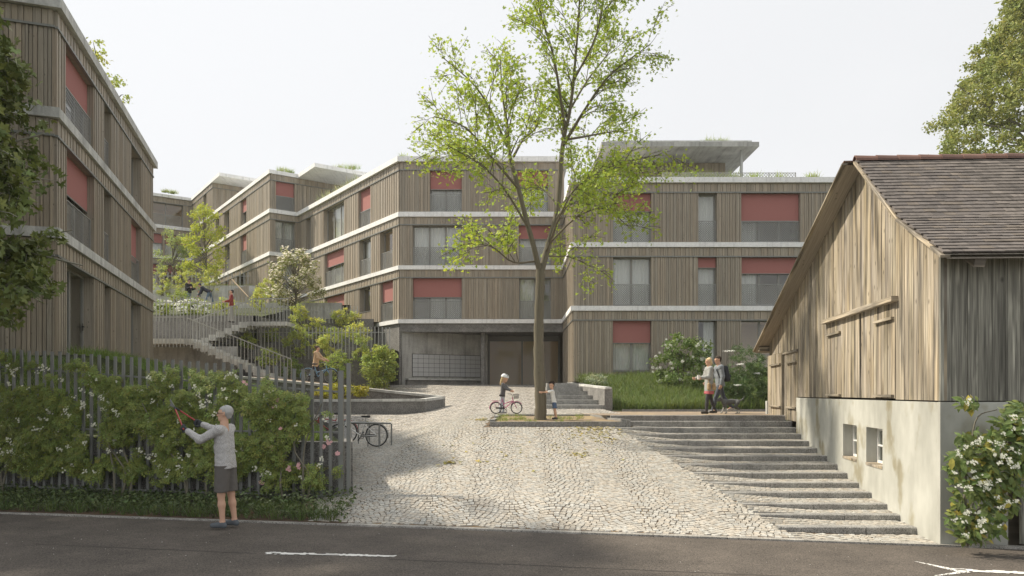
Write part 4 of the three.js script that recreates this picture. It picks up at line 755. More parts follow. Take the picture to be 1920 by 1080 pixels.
{
  const soil = new MB(); soil.grid(14, 8, (u, v) => { const x = mix(-10.5, -3.4, u); const db = mix(29.5, 32.2, clamp((-2.7 - x) / 8)); return V3(x, 1.62 + 0.08 * v, -mix(28.8, db, v)); }); soil.build('planting_bed', M.soil).userData.kind = 'structure';
  const p = new MB(); p.grid(30, 14, (u, v) => { const x = mix(-22, -4.6, u), db = mix(29.9, 32.9, clamp((-4 - x) / 8)); return V3(x, pathY(x) + 0.005, -mix(db, 39.2, v)); }); p.build('upper_path', M.path).userData.kind = 'structure';
  // terraces behind
  const T = (n, x0, x1, d0, d1, ya, yb, m = M.turf) => { const g = new MB(); g.grid(16, 10, (u, v) => { const x = mix(x0, x1, u), d = mix(d0, d1, v); return V3(x, mix(ya, yb, v) + 0.1 * (fbm(u, v, 7, 5, 3, Math.round(d0)) - 0.5), -d); }); g.build(n, m).userData.kind = 'structure'; };
  T('lower_terrace', -13.6, -6.2, 39.1, 43.2, 4.2, 4.3); T('middle_terrace', -16, -7.4, 42.6, 47, 6.02, 6.1); T('garden_terrace', -34, -13.4, 39.3, 46.2, 5.9, 7.2); T('upper_terrace', -34, -10, 46.1, 57, 7.35, 7.55); T('top_terrace', -46, -16, 55.2, 75, 9.75, 10.6);
}
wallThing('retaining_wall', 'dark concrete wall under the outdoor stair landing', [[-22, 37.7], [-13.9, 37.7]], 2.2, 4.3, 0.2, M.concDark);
wallThing('retaining_wall', 'concrete wall behind the slatted fence at the foot of the wing', [[-13.7, 39.0], [-6.5, 39.0], [-6.9, 42.2]], 1.9, 4.34, 0.25, M.agg);
wallThing('retaining_wall', 'concrete garden wall of the middle terrace, under the white blossoming tree', [[-16.4, 42.5], [-7.9, 42.5]], 3.9, 6.16, 0.25, M.agg);
wallThing('retaining_wall', 'concrete wall behind the stair landing, below the garden with white flowers', [[-24, 39.25], [-13.4, 39.25], [-13.4, 42.6]], 1.9, 6.02, 0.2, M.agg);
wallThing('retaining_wall', 'pale concrete wall beside the people on the upper terrace', [[-19.6, 46.0], [-10.5, 46.0]], 5.8, 7.5, 0.25, M.conc);
wallThing('retaining_wall', 'pale stepped concrete wall with grass on top, below the back trees', [[-40, 55.1], [-18.3, 55.1]], 7.2, 9.86, 0.25, M.conc);
// --- outdoor stair in two flights ---
{
  const t = thing('outdoor_stair', 'pale concrete outdoor stair in two flights between the terraces', 'stair');
  const flight = (xa, ya, xb, yb, n, d0, d1) => { const st = (xb - xa) / n, h = (yb - ya) / n; for (let i = 0; i < n; i++) { const m = new MB(), x0 = Math.min(xa + i * st, xa + (i + 1) * st), x1 = x0 + Math.abs(st) - 0.003; m.abox(x0, x1, ya + (i + 1) * h - 0.30, ya + (i + 1) * h, -d1, -d0); m.build('stair_step', M.conc, t); } };
  flight(-11.4, 2.60, -15.75, 4.57, 12, 36, 37.45);
  const l = new MB(); l.abox(-21, -15.76, 4.33, 4.575, -39.2, -36); l.build('landing', M.conc, t);
  flight(-15.74, 4.58, -13.4, 5.55, 6, 37.75, 39.1);
  const l2 = new MB(); l2.abox(-13.395, -11.4, 5.36, 5.56, -39.2, -37.75); l2.build('landing', M.conc, t);
}
function slatFence(name, label, p, q, top, bot, sp, w, th, o = {}) {              // p, q: [x, d]; top/bot: functions of 0..1
  const t = thing(name, label, o.cat ?? 'fence'); const a = V3(p[0], 0, -p[1]), b = V3(q[0], 0, -q[1]), A = b.clone().sub(a), L = A.length(); A.normalize(); const C = V3(-A.z, 0, A.x), n = Math.round(L / sp), m = o.mat ?? M.galv;
  for (let i = 0; i <= n; i++) { const f = i / n, g = new MB(); g.box(a, A, AY, C, f * L - w / 2, f * L + w / 2, bot(f) + rr(-0.01, 0.01), top(f) + (o.jit ? rr(-o.jit, o.jit) : 0), -th / 2, th / 2); g.build('slat', m, t); }
  for (const r of o.rails ?? []) { const g = new MB(), P = f => a.clone().addScaledVector(A, f * L).addScaledVector(C, r.n ?? -0.04).setY(r.y(f)); g.bar(P(0), P(1), r.t ?? 0.03, r.h ?? 0.05); g.build(r.name ?? 'rail', m, t); }
  return t;
}
rnd = mulberry(301);
{
  const top = f => 2.36 + 0.07 * 11 * (1 - f), f0 = [-13.9, fenceD(-13.9)], f1 = [-2.98, fenceD(-2.98)];
  const t = slatFence('street_fence', 'tall grey slatted fence along the street, overgrown by roses', f0, f1, top, f => 0.18, 0.172, 0.055, 0.028, { mat: M.steel, jit: 0.015, rails: [{ y: f => top(f) - 0.36, n: -0.05 }, { y: f => 0.2, n: 0.03 }, { y: f => 1.3, n: -0.05 }] });
  for (const x of [-2.95, -2.82]) { const g = new MB(); g.abox(x - 0.03, x + 0.035, 0.02, 2.42 + (x + 2.9) * 1.0, -fenceD(x) - 0.03, -fenceD(x) + 0.03); g.build('end_post', M.flash, t); }
}
const R0 = { y: f => 0, n: 0.03 };
slatFence('stair_railing', 'vertical bar railing along the lower flight of the outdoor stair', [-15.65, 35.93], [-10.62, 35.93], f => mix(5.56, 3.57, f), f => f > 0.85 ? 2.62 : mix(4.2, 2.45, f / 0.85), 0.174, 0.03, 0.02, { rails: [{ y: f => mix(5.57, 3.58, f), n: 0.0, t: 0.05, h: 0.04 }] });
slatFence('landing_railing', 'vertical bar railing on the stair landing beside the left block', [-20.5, 35.93], [-15.78, 35.93], f => 5.6, f => 4.15, 0.174, 0.03, 0.02, { rails: [{ y: f => 5.61, n: 0, t: 0.05, h: 0.04 }] });
slatFence('stair_railing', 'vertical bar railing along the upper flight of the outdoor stair, before the person in red', [-16.1, 37.65], [-12.9, 37.65], f => mix(5.6, 6.72, f), f => mix(4.4, 5.2, f), 0.18, 0.03, 0.02, { rails: [{ y: f => mix(5.61, 6.73, f), n: 0, t: 0.05, h: 0.04 }] });
slatFence('landing_railing', 'vertical bar railing around the upper stair landing', [-12.8, 37.65], [-11.3, 37.65], f => 6.7, f => 5.25, 0.18, 0.03, 0.02, { rails: [{ y: f => 6.71, n: 0, t: 0.05, h: 0.04 }] });
slatFence('garden_fence', 'slatted metal fence with climbers at the foot of the wing, behind the cyclist', [-13.6, 38.75], [-6.35, 38.75], f => 5.36, f => 3.7, 0.19, 0.045, 0.02, { jit: 0.03, rails: [{ y: f => 5.1 }] });
slatFence('garden_fence', 'upper slatted metal fence below the white blossoming tree', [-16.0, 42.3], [-8.75, 42.3], f => 6.88, f => 5.9, 0.2, 0.045, 0.02, { jit: 0.03, rails: [{ y: f => 6.65 }] });
slatFence('garden_fence', 'slatted metal fence in front of the white flower garden beside the left block', [-21, 39.15], [-13.6, 39.15], f => 7.0, f => 5.7, 0.18, 0.035, 0.02, { jit: 0.03, rails: [{ y: f => 6.7 }] });
slatFence('garden_fence', 'thin slatted fence among yellow green shrubs on the topmost terrace', [-30, 56], [-19.5, 56], f => 11.0, f => 9.7, 0.3, 0.05, 0.02, { jit: 0.04, rails: [{ y: f => 10.7 }] });
slatFence('garden_fence', 'short wooden slatted panel in front of the man at the top of the slope', [-20.6, 54.3], [-19.2, 54.3], f => mix(9.4, 9.75, f), f => 7.5, 0.12, 0.09, 0.03, { mat: M.clad, rails: [{ y: f => 8.9 }] });
{ const t = thing('stair_handrail', 'slanted wooden handrail above the upper terrace', 'handrail'); const m = new MB(); const a = PT(435, 524, 52), b = PT(466, 557, 50); m.tube([a, b], 0.045, 8); m.build('rail', mat([0.55, 0.42, 0.27], { map: woodT }), t); for (const f of [0.1, 0.9]) { const p = a.clone().lerp(b, f), g = new MB(); g.tube([p, p.clone().setY(7.4)], 0.025, 6); g.build('post', M.galv, t); } }
// --- right: steps beside the entrance, flank wall, meadow ---
{
  const t = thing('entrance_steps', 'short flight of concrete steps rising to the entrance, behind the tree', 'steps');
  for (let i = 0; i < 6; i++) { const m = new MB(), d = 26 + i * 0.95, y = 1.38 + (i + 1) * 0.165; m.abox(1.15 + i * 0.06, mix(3.46, 2.74, (d - 26) / 7), y - 0.3, y, -d - 1.2, -d); m.build('step', M.gran, t); }
  const tp = new MB(); tp.abox(1.4, 2.8, 2.1, 2.378, -41, -31.71); tp.build('platform', M.granLight, t);
  wallThing('flank_wall', 'sunlit concrete wall between the entrance steps and the meadow', [[2.72, 33.5], [3.5, 26.0]], 0.9, [2.42, 2.17], -0.28, M.agg, 0.07);
}
const meadowY = (x, d) => mix(1.36, 2.5, sstep(25.6, 34, d)) + 0.06 * Math.sin(x * 1.3) * clamp((d - 26) / 4);
{
  const m = new MB(); m.grid(30, 18, (u, v) => { const d = mix(25.8, 34.6, v), x = mix(mix(3.5, 2.9, v), 18, u); return V3(x, meadowY(x, d), -d); }); m.build('meadow', M.turf).userData.kind = 'structure';
  wallThing('edging', 'low stone edging between the landing path and the meadow grass', [[3.8, 25.75], [9.3, 25.75]], 1.1, 1.40, 0.12, M.gran);
}
// ---------- foliage ----------
function leafGeo(kind) {
  const m = new MB(), f = 0.16;
  if (kind === 'lobed') {                                     // five-lobed blade, folded along the midrib, tip drooping
    const pts = [[0, 0], [0.28, 0.02], [0.5, 0.25], [0.3, 0.42], [0.42, 0.72], [0.16, 0.66], [0, 1]];
    for (const s of [1, -1]) for (let i = 1; i < pts.length - 1; i++) { const P = q => V3(q[0] * s, f * q[0] - 0.22 * q[1] * q[1], q[1]); const a = P([0, 0.35]), b = P(pts[i]), c = P(pts[i + 1]); s > 0 ? m.tri(a, c, b) : m.tri(a, b, c); }
  } else if (kind === 'drop') {                               // long drooping leaflet
    for (const s of [1, -1]) { const P = (x, y) => V3(x * s, 0.12 * x - 0.3 * y * y, y); const q = [P(0, 0), P(0.2, 0.3), P(0.22, 0.62), P(0, 1), P(0, 0.5)]; for (const [a, b, c] of [[4, 0, 1], [4, 1, 2], [4, 2, 3]]) s > 0 ? m.tri(q[a], q[c], q[b]) : m.tri(q[a], q[b], q[c]); }
  } else if (kind === 'sprig') {                              // rose leaf of five leaflets
    for (const [x, y, r, l] of [[0, 0.5, 0, 0.5], [0.05, 0.3, 1.0, 0.45], [-0.05, 0.3, -1.0, 0.45], [0.04, 0.05, 1.3, 0.4], [-0.04, 0.05, -1.3, 0.4]]) { const c = Math.cos(r), n = Math.sin(r), P = (u, v, h) => V3(x + u * c + v * n, h - 0.15 * (y + v) * (y + v), y - u * n + v * c); const a = P(0, 0, 0), b = P(0.13, l * 0.5, 0.03), d = P(0, l, 0), e = P(-0.13, l * 0.5, 0.03); m.tri(a, d, b); m.tri(a, e, d); }
  } else if (kind === 'flower') {                             // open five-petalled blossom
    for (let i = 0; i < 5; i++) { const a = i / 5 * 6.283, b = a + 0.55, c = a - 0.55, P = (t, r, h) => V3(Math.cos(t) * r, h, Math.sin(t) * r); m.tri(P(0, 0, 0.05), P(a, 0.5, 0.16), P(b, 0.34, 0.1)); m.tri(P(0, 0, 0.05), P(c, 0.34, 0.1), P(a, 0.5, 0.16)); }
  } else if (kind === 'ball') {                               // rounded flower head of many petals
    for (let i = 0; i < 26; i++) { const y = 1 - 2 * (i + 0.5) / 26, r = Math.sqrt(1 - y * y), a = i * 2.4, n = V3(Math.cos(a) * r, y, Math.sin(a) * r), t = V3(-n.z, 0.3, n.x).normalize(), u = V3().crossVectors(n, t), P = (x, z, k) => n.clone().multiplyScalar(0.46 * k).addScaledVector(t, x).addScaledVector(u, z); m.tri(P(-0.16, -0.1, 1), P(0.16, -0.1, 1.05), P(0, 0.2, 1.1)); }
  } else if (kind === 'tuft') {                               // tuft of grass blades
    for (let i = 0; i < 7; i++) { const a = i * 2.4, l = 0.25 + 0.5 * hash(i, 1, 2), h = 0.6 + 0.4 * hash(i, 2, 2), w = 0.022, cx = Math.cos(a), cz = Math.sin(a), b = V3(cx * 0.1, 0, cz * 0.1), t = V3(-cz, 0, cx); const mid = V3(cx * (0.1 + l * 0.35), h * 0.6, cz * (0.1 + l * 0.35)), tip = V3(cx * (0.1 + l), h, cz * (0.1 + l)); const q = (p, k) => p.clone().addScaledVector(t, k); m.quad(q(b, -w), q(b, w), q(mid, w * 0.8), q(mid, -w * 0.8), [0, 0], [1, 0], [1, 1], [0, 1]); m.tri(q(mid, -w * 0.8), q(mid, w * 0.8), tip); }
  } else {                                                    // plain ovate leaf
    for (const s of [1, -1]) { const P = (x, y) => V3(x * s, f * x - 0.18 * y * y, y); const a = P(0, 0), b = P(0.3, 0.38), c = P(0, 1); s > 0 ? m.tri(a, c, b) : m.tri(a, b, c); }
  }
  return m.geo();
}
const LG = Object.fromEntries(['lobed', 'drop', 'sprig', 'flower', 'ball', 'tuft', 'ovate'].map(k => [k, leafGeo(k)]));
const leafMat = phys([1, 1, 1], { transmission: 0.42, thickness: 0, roughness: 0.95, side: THREE.DoubleSide });
const leafMatGloss = phys([1, 1, 1], { transmission: 0.25, thickness: 0, roughness: 0.7, side: THREE.DoubleSide });
const petalMat = phys([1, 1, 1], { transmission: 0.3, thickness: 0, roughness: 1, side: THREE.DoubleSide });
const grassMat = phys([1, 1, 1], { transmission: 0.4, thickness: 0, roughness: 1, side: THREE.DoubleSide });
class Leaves {
  constructor() { this.a = []; }
  add(x, y, z, s, n, c) { this.a.push([x, y, z, s, n, c]); }
  build(name, geo, m, parent, isStuff = true) {
    const im = new THREE.InstancedMesh(LG[geo], m, this.a.length); im.name = parent === scene ? numbered(name) : name; im.castShadow = im.receiveShadow = true;
    const q = new THREE.Quaternion(), q2 = new THREE.Quaternion(), M4 = new THREE.Matrix4(), col = new THREE.Color();
    this.a.forEach(([x, y, z, s, n, c], i) => { q.setFromUnitVectors(AY, n); q2.setFromAxisAngle(AY, rnd() * 6.283); q.multiply(q2); im.setMatrixAt(i, M4.compose(V3(x, y, z), q, V3(s * rr(0.85, 1.15), s, s * rr(0.85, 1.15)))); im.setColorAt(i, col.setRGB(c[0], c[1], c[2])); });
    if (isStuff) stuff(im); parent.add(im); return im;
  }
}
const rdir = (up = 0.5, side = 1) => V3(rr(-1, 1) * side, rr(-1, 1) + up, rr(-1, 1) * side).normalize();
const tint = (c, v, w = 0) => { const k = rr(1 - v, 1 + v), y = rr(-w, w); return [c[0] * k * (1 + y), c[1] * k, c[2] * k * (1 - y)]; };
const gauss = () => (rnd() + rnd() + rnd() + rnd() - 2) / 1.15;
// limbs: lists of points; each sprouts side branches, twigs and leaves
function growLimb(S, pts, r0, r1, lvl) {
  const curve = new THREE.CatmullRomCurve3(pts), L = curve.getLength(), n = Math.max(3, Math.round(L / (lvl ? 0.35 : 0.25)));
  const P = curve.getPoints(n);
  if (lvl) P.forEach((p, i) => { if (i) p.add(V3(rr(-1, 1), rr(-1, 1), rr(-1, 1)).multiplyScalar(0.03 * L / n * 3)); });
  S.mb.tube(P, P.map((_, i) => mix(r0, r1, i / n)), lvl > 1 ? 4 : lvl ? 5 : 10, [1, 1, 1], lvl < 2);
  const o = S.o;
  if (lvl >= o.levels) {                                      // twig: leaves
    const k = Math.max(2, Math.round(L * o.leafPerM));
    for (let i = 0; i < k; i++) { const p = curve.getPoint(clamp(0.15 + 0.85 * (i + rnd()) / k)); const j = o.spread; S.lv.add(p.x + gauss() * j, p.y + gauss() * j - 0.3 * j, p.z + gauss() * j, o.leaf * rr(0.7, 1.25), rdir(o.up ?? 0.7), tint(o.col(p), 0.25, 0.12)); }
    return;
  }
  const c = Math.round(L * o.per[lvl] * rr(0.85, 1.15)) + (lvl ? 1 : 0), t0 = o.start[lvl];
  for (let i = 0; i < c; i++) {
    const t = clamp(t0 + (1 - t0) * (i + rnd()) / c, 0, 0.98), p = curve.getPoint(t), d = curve.getTangent(t);
    const ax = V3(rr(-1, 1), rr(-1, 1), rr(-1, 1)).cross(d).normalize(), ang = rr(0.5, 1.05), v = d.clone().applyAxisAngle(ax, ang); v.y += o.rise; v.x *= o.flatX ?? 1; v.normalize();
    const len = (o.len[lvl]) * rr(0.6, 1.2) * (1 - 0.45 * t), e = p.clone().addScaledVector(v, len); e.y += o.droop * len; const m = p.clone().addScaledVector(v, len * 0.5); m.y += 0.08 * len;
    if (o.ok && !o.ok(e)) continue;
    growLimb(S, [p, m, e], Math.max(0.006, mix(r0, r1, t) * 0.5), 0.005, lvl + 1);
  }
  if (lvl) { const e = curve.getPoint(1); growLimb(S, [curve.getPoint(0.8), e.clone().addScaledVector(curve.getTangent(1), 0.1), e.clone().addScaledVector(curve.getTangent(1), 0.3)], 0.01, 0.004, o.levels); }
}
// --- tall tree in the yard ---
{
  rnd = mulberry(401);
  const t = thing('maple_tree', 'tall slender tree with light green leaves standing in the stone-edged bed', 'tree'), D = 18.9;
  const z = (px, py, dz = 0) => PT(px, py, D).add(V3(0, 0, dz));
  const mb = new MB(), bark = M.bark.clone(); bark.color = rgb(0.30, 0.265, 0.19);
  const trunk = [z(1013, 797), z(1013, 786), z(1014, 760), z(1011, 700), z(1010, 640), z(1011, 580), z(1013, 530), z(1013, 505)];
  const tr = new MB(); const tc = new THREE.CatmullRomCurve3(trunk).getPoints(30); tr.tube(tc, tc.map((p, i) => mix(0.165, 0.115, clamp(i / 22)) + (i < 6 ? 0.10 * Math.pow((6 - i) / 6, 2) : 0) + 0.009 * Math.sin(i * 2.1)), 16); tr.build('trunk', bark, t);
  const lv = new Leaves();
  const S = { mb, lv, o: { levels: 2, leafPerM: 32, spread: 0.19, leaf: 0.085, up: 0.8, per: [4.0, 5.2], start: [0.2, 0.2], len: [1.15, 0.62], rise: 0.12, droop: -0.02, col: p => { const s = clamp((p.x - 1.0) / 2.2 * 0.5 + 0.5); return [mix(0.45, 0.36, s), mix(0.55, 0.46, s), mix(0.06, 0.05, s)]; } } };  // leaf colour lighter towards the left: sunlit side put into the crown tint
  const limb = (r0, r1, ...p) => growLimb(S, p.map(q => z(...q)), r0, r1, 0);
  const bare = (r0, r1, ...p) => { const c = new THREE.CatmullRomCurve3(p.map(q => z(...q))).getPoints(20); mb.tube(c, c.map((_, i) => mix(r0, r1, i / 20)), 10); };
  bare(0.074, 0.058, [1012, 512], [1002, 470, 0.1], [985, 410, 0.2], [968, 345, 0.3]); bare(0.088, 0.066, [1014, 512], [1028, 460, -0.1], [1044, 400, -0.2], [1052, 320, -0.3]);
  limb(0.06, 0.012, [968, 345, 0.3], [957, 305, 0.3], [951, 240, 0.2], [942, 180, 0.1], [938, 105, 0]);
  limb(0.035, 0.01, [951, 280, 0.2], [924, 229, 0.6], [893, 190, 1.0], [838, 150, 1.3]);
  limb(0.035, 0.01, [963, 300, 0.3], [982, 253, -0.3], [1009, 215, -0.8], [1016, 160, -1.0]);
  limb(0.035, 0.01, [972, 360, 0.3], [920, 312, 0.9], [877, 272, 1.3], [826, 262, 1.6]);
  limb(0.03, 0.01, [960, 320, 0.3], [905, 268, -0.9], [868, 225, -1.4], [842, 205, -1.7]);
  limb(0.03, 0.01, [990, 430, 0.2], [940, 370, 1.2], [900, 345, 1.8], [850, 325, 2.2]);
  limb(0.028, 0.01, [1005, 490, 0], [960, 500, 0.7], [925, 480, 1.2], [885, 482, 1.7]);
  limb(0.065, 0.012, [1052, 320, -0.3], [1057, 262, -0.3], [1070, 200, -0.2], [1079, 110, 0], [1085, 20, 0.1], [1090, -60, 0.2]);
  limb(0.045, 0.01, [1056, 268, -0.3], [1095, 215, 0.4], [1132, 170, 0.8], [1205, 120, 1.1]);
  limb(0.04, 0.01, [1062, 240, -0.3], [1034, 120, 0.6], [1012, 60, 0.8], [1000, 5, 1.0]);
  limb(0.03, 0.01, [1070, 200, -0.2], [1110, 120, -0.9], [1150, 60, -1.3], [1165, 30, -1.5]);
  limb(0.035, 0.01, [1060, 255, -0.3], [1110, 232, -0.9], [1150, 215, -1.3], [1195, 205, -1.5]);
  limb(0.03, 0.01, [1076, 150, 0], [1112, 90, 0.6], [1125, 20, 0.8], [1135, -30, 1]);
  limb(0.045, 0.01, [1042, 410, -0.2], [1091, 358, 0.5], [1142, 330, 0.9], [1222, 318, 1.2]);
  limb(0.03, 0.01, [1046, 390, -0.2], [1090, 330, -1.0], [1130, 300, -1.4], [1205, 290, -1.7]);
  limb(0.028, 0.01, [1030, 455, -0.1], [1080, 420, 0.9], [1120, 415, 1.3], [1165, 455, 1.6]);
  limb(0.025, 0.01, [1025, 470, 0], [1045, 425, 1.3], [1068, 390, 1.9], [1090, 385, 2.3]);
  limb(0.025, 0.01, [1046, 380, -0.2], [1020, 330, -1.2], [1005, 320, -1.6], [985, 330, -2]);
  limb(0.02, 0.008, [1022, 480, 0], [1052, 470, -0.8], [1075, 465, -1.2], [1120, 480, -1.6]);
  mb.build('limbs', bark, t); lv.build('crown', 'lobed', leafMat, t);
  console.log('tree leaves', lv.a.length);
}
// clumped crowns for trees seen from farther away and for shrubs
function clumps(lv, n, clumpN, inside, cr, leaf, col, up = 0.7, v = 0.25) {     // inside() -> Vector3
  const per = Math.ceil(n / clumpN);
  for (let c = 0; c < clumpN; c++) { const p = inside(), k = rr(0.7, 1.3), shade = tint(col, 0.14, 0.08); for (let i = 0; i < per; i++) lv.add(p.x + gauss() * cr * k, p.y + gauss() * cr * k * 0.75, p.z + gauss() * cr * k, leaf * rr(0.7, 1.25), rdir(up), tint(shade, v, 0.1)); }
}
const inEll = (c, r, hollow = 0.3) => () => { let v; do { v = V3(rr(-1, 1), rr(-1, 1), rr(-1, 1)); } while (v.lengthSq() > 1 || v.length() < hollow); return V3(c.x + v.x * r.x, c.y + v.y * r.y, c.z + v.z * r.z); };
function stems(parent, base, c, r, n, rad, m = M.barkDark, name = 'stem') { for (let i = 0; i < n; i++) { const e = inEll(c, r.clone().multiplyScalar(0.7), 0)(), b = base.clone().add(V3(gauss() * 0.08, 0, gauss() * 0.08)), mid = b.clone().lerp(e, 0.5).add(V3(gauss() * 0.1, 0.1, gauss() * 0.1)); const g = new MB(); g.tube(new THREE.CatmullRomCurve3([b, mid, e]).getPoints(8), [...Array(9).keys()].map(k => mix(rad, rad * 0.3, k / 8)), 6); g.build(name, m, parent); } }
function bush(name, label, cat, o) {                           // o: base, c, r, n, cl, cr, leaf, col, geo, flowers [n, size, col, geo]
  const t = thing(name, label, cat); const lv = new Leaves(), ins = inEll(o.c, o.r, o.hollow ?? 0.35);
  clumps(lv, o.n, o.cl, ins, o.cr, o.leaf, o.col, o.up ?? 0.6);
  lv.build(o.tree ? 'crown' : 'foliage', o.geo ?? 'ovate', o.mat ?? leafMat, t);
  if (o.flowers) { const [n, s, c, g, push = 1.05] = o.flowers, f = new Leaves(); for (let i = 0; i < n; i++) { let v = V3(rr(-1, 1), rr(-0.6, 1), rr(-0.5, 1)).normalize(); f.add(o.c.x + v.x * o.r.x * push * rr(0.75, 1.05), o.c.y + v.y * o.r.y * push * rr(0.75, 1.05), o.c.z + v.z * o.r.z * push * rr(0.75, 1.05), s * rr(0.7, 1.2), V3(v.x * 0.5, 0.8, 0.6 + v.z).normalize(), tint(c, 0.08)); } f.build('blossoms', g ?? 'flower', petalMat, t); }
  if (o.stems !== 0) stems(t, o.base ?? V3(o.c.x, o.c.y - o.r.y, o.c.z), o.c, o.r, o.stems ?? 4, o.rad ?? 0.02, o.bark ?? M.barkDark, o.tree ? 'trunk' : 'stem');
  return t;
}
const pc = (px, py, d) => PT(px, py, d), m2 = (px, d) => px * d / FOC;
rnd = mulberry(402);
// --- big tree behind the barn ---
{
  const D = 42, t = thing('broadleaf_tree', 'large dense light green tree rising behind the barn roof', 'tree'), lv = new Leaves();
  const outline = y => lin([[0, 40], [20, 45], [80, 105], [150, 145], [200, 185], [290, 205], [420, 190]], y);
  clumps(lv, 70000, 900, () => { const y = rr(-60, 380), h = outline(Math.max(y, 0)), a = rnd() * 6.283, r = Math.sqrt(rnd()) * (y < 0 ? 40 : 1) * 1; const k = y < 0 ? 35 : h; return V3(X(1935, D) + Math.cos(a) * Math.sqrt(rnd()) * m2(k, D) * 0.95, Y(y, D), -D + Math.sin(a) * m2(k, D) * 0.8); }, 0.42, 0.2, [0.30, 0.33, 0.08], 0.5);
  lv.build('crown', 'ovate', leafMat, t);
  const tr = new MB(); const p = [V3(X(1935, D), 0, -D), V3(X(1932, D), 8, -D), V3(X(1930, D), 16, -D), V3(X(1925, D), 22, -D)]; tr.tube(new THREE.CatmullRomCurve3(p).getPoints(14), [...Array(15).keys()].map(i => mix(0.4, 0.06, i / 14)), 10); tr.build('trunk', M.bark, t);
  const lb = new MB(); for (let i = 0; i < 26; i++) { const y = rr(4, 19), a = rr(0, 6.28), l = rr(2, 4.6), b = V3(X(1932, D), y, -D), e = b.clone().add(V3(Math.cos(a) * l, l * 0.55, Math.sin(a) * l)); lb.tube([b, b.clone().lerp(e, 0.5).add(V3(0, -0.2, 0)), e], [0.1, 0.06, 0.02], 5); } lb.build('limbs', M.bark, t);
}
// --- tree at the left edge, close to us, and its neighbour outside the view ---
{
  rnd = mulberry(403);
  const D = 12.6, t = thing('chestnut_tree', 'dark green tree with drooping leaves at the left edge of the view', 'tree'), mb = new MB(), lv = new Leaves();
  const z = (px, py, dz = 0) => PT(px, py, D).add(V3(0, 0, dz)), tx = -190;
  const tr = new MB(); tr.tube([V3(X(tx, D), 0.6, -D), V3(X(tx, D), 3.2, -D), V3(X(tx + 10, D), 6, -D), V3(X(tx - 20, D), 9.5, -D), V3(X(tx - 40, D), 13, -D)], [0.22, 0.19, 0.15, 0.1, 0.04], 12); tr.build('trunk', M.barkPale, t);
  const col = () => [0.17, 0.21, 0.05];
  const S = { mb, lv, o: { levels: 2, leafPerM: 26, spread: 0.13, leaf: 0.17, up: 0.5, per: [5.0, 5.6], start: [0.25, 0.25], len: [0.9, 0.5], rise: -0.05, droop: -0.16, col, ok: e => { const px = 960 + FOC * e.x / -e.z, py = HOR - FOC * (e.y - EYE) / -e.z; return px < lin([[20, 0], [70, 16], [130, 38], [230, 66], [300, 86], [360, 96], [420, 88], [470, 116], [530, 104], [585, 66], [600, 0]], py) && py < 585; } } };
  const limb = (r0, r1, ...p) => growLimb(S, p.map(q => z(...q)), r0, r1, 0);
  limb(0.06, 0.012, [tx, 420], [-90, 400, 0.2], [0, 360, 0.3], [95, 350, 0.3]); limb(0.06, 0.012, [tx, 470], [-80, 500, -0.3], [20, 470, -0.4], [130, 490, -0.4]); limb(0.06, 0.012, [tx, 500], [-80, 540, 0.4], [0, 540, 0.5], [70, 560, 0.5]);
  limb(0.05, 0.012, [tx, 380], [-90, 330, -0.3], [-20, 260, -0.4], [55, 235, -0.4]); limb(0.05, 0.012, [tx, 330], [-110, 250, 0.4], [-50, 170, 0.5], [15, 110, 0.5]); limb(0.05, 0.012, [tx, 360], [-100, 300, 0.9], [-20, 300, 1.1], [60, 320, 1.2]); limb(0.05, 0.012, [tx, 440], [-90, 430, 1.0], [-10, 410, 1.3], [80, 440, 1.4]); limb(0.05, 0.012, [tx, 300], [-120, 200, -0.3], [-80, 120, -0.4], [-20, 50, -0.4]); limb(0.05, 0.012, [tx, 470], [-100, 470, -1.0], [-20, 420, -1.2], [50, 400, -1.3]);
  const out = new Leaves(); clumps(out, 13000, 260, inEll(V3(-12.4, 9.2, -13.4), V3(3.4, 5.4, 3.6), 0.1), 0.5, 0.24, [0.085, 0.115, 0.025]); for (const l of out.a) if (960 + FOC * l[0] / -l[2] < -12) lv.a.push(l);
  mb.build('limbs', M.barkPale, t); lv.build('crown', 'lobed', leafMatGloss, t); console.log('left tree', lv.a.length);
  const n = bush('street_tree', 'broad street tree outside the view at left, shading the road', 'tree', { tree: 1, c: V3(-12.6, 7.6, -7.6), r: V3(4.2, 4.4, 3.8), base: V3(-12.8, 0, -7.6), n: 9000, cl: 170, cr: 0.55, leaf: 0.26, col: [0.09, 0.12, 0.03], geo: 'ovate', stems: 3, rad: 0.2, hollow: 0.1 });
}
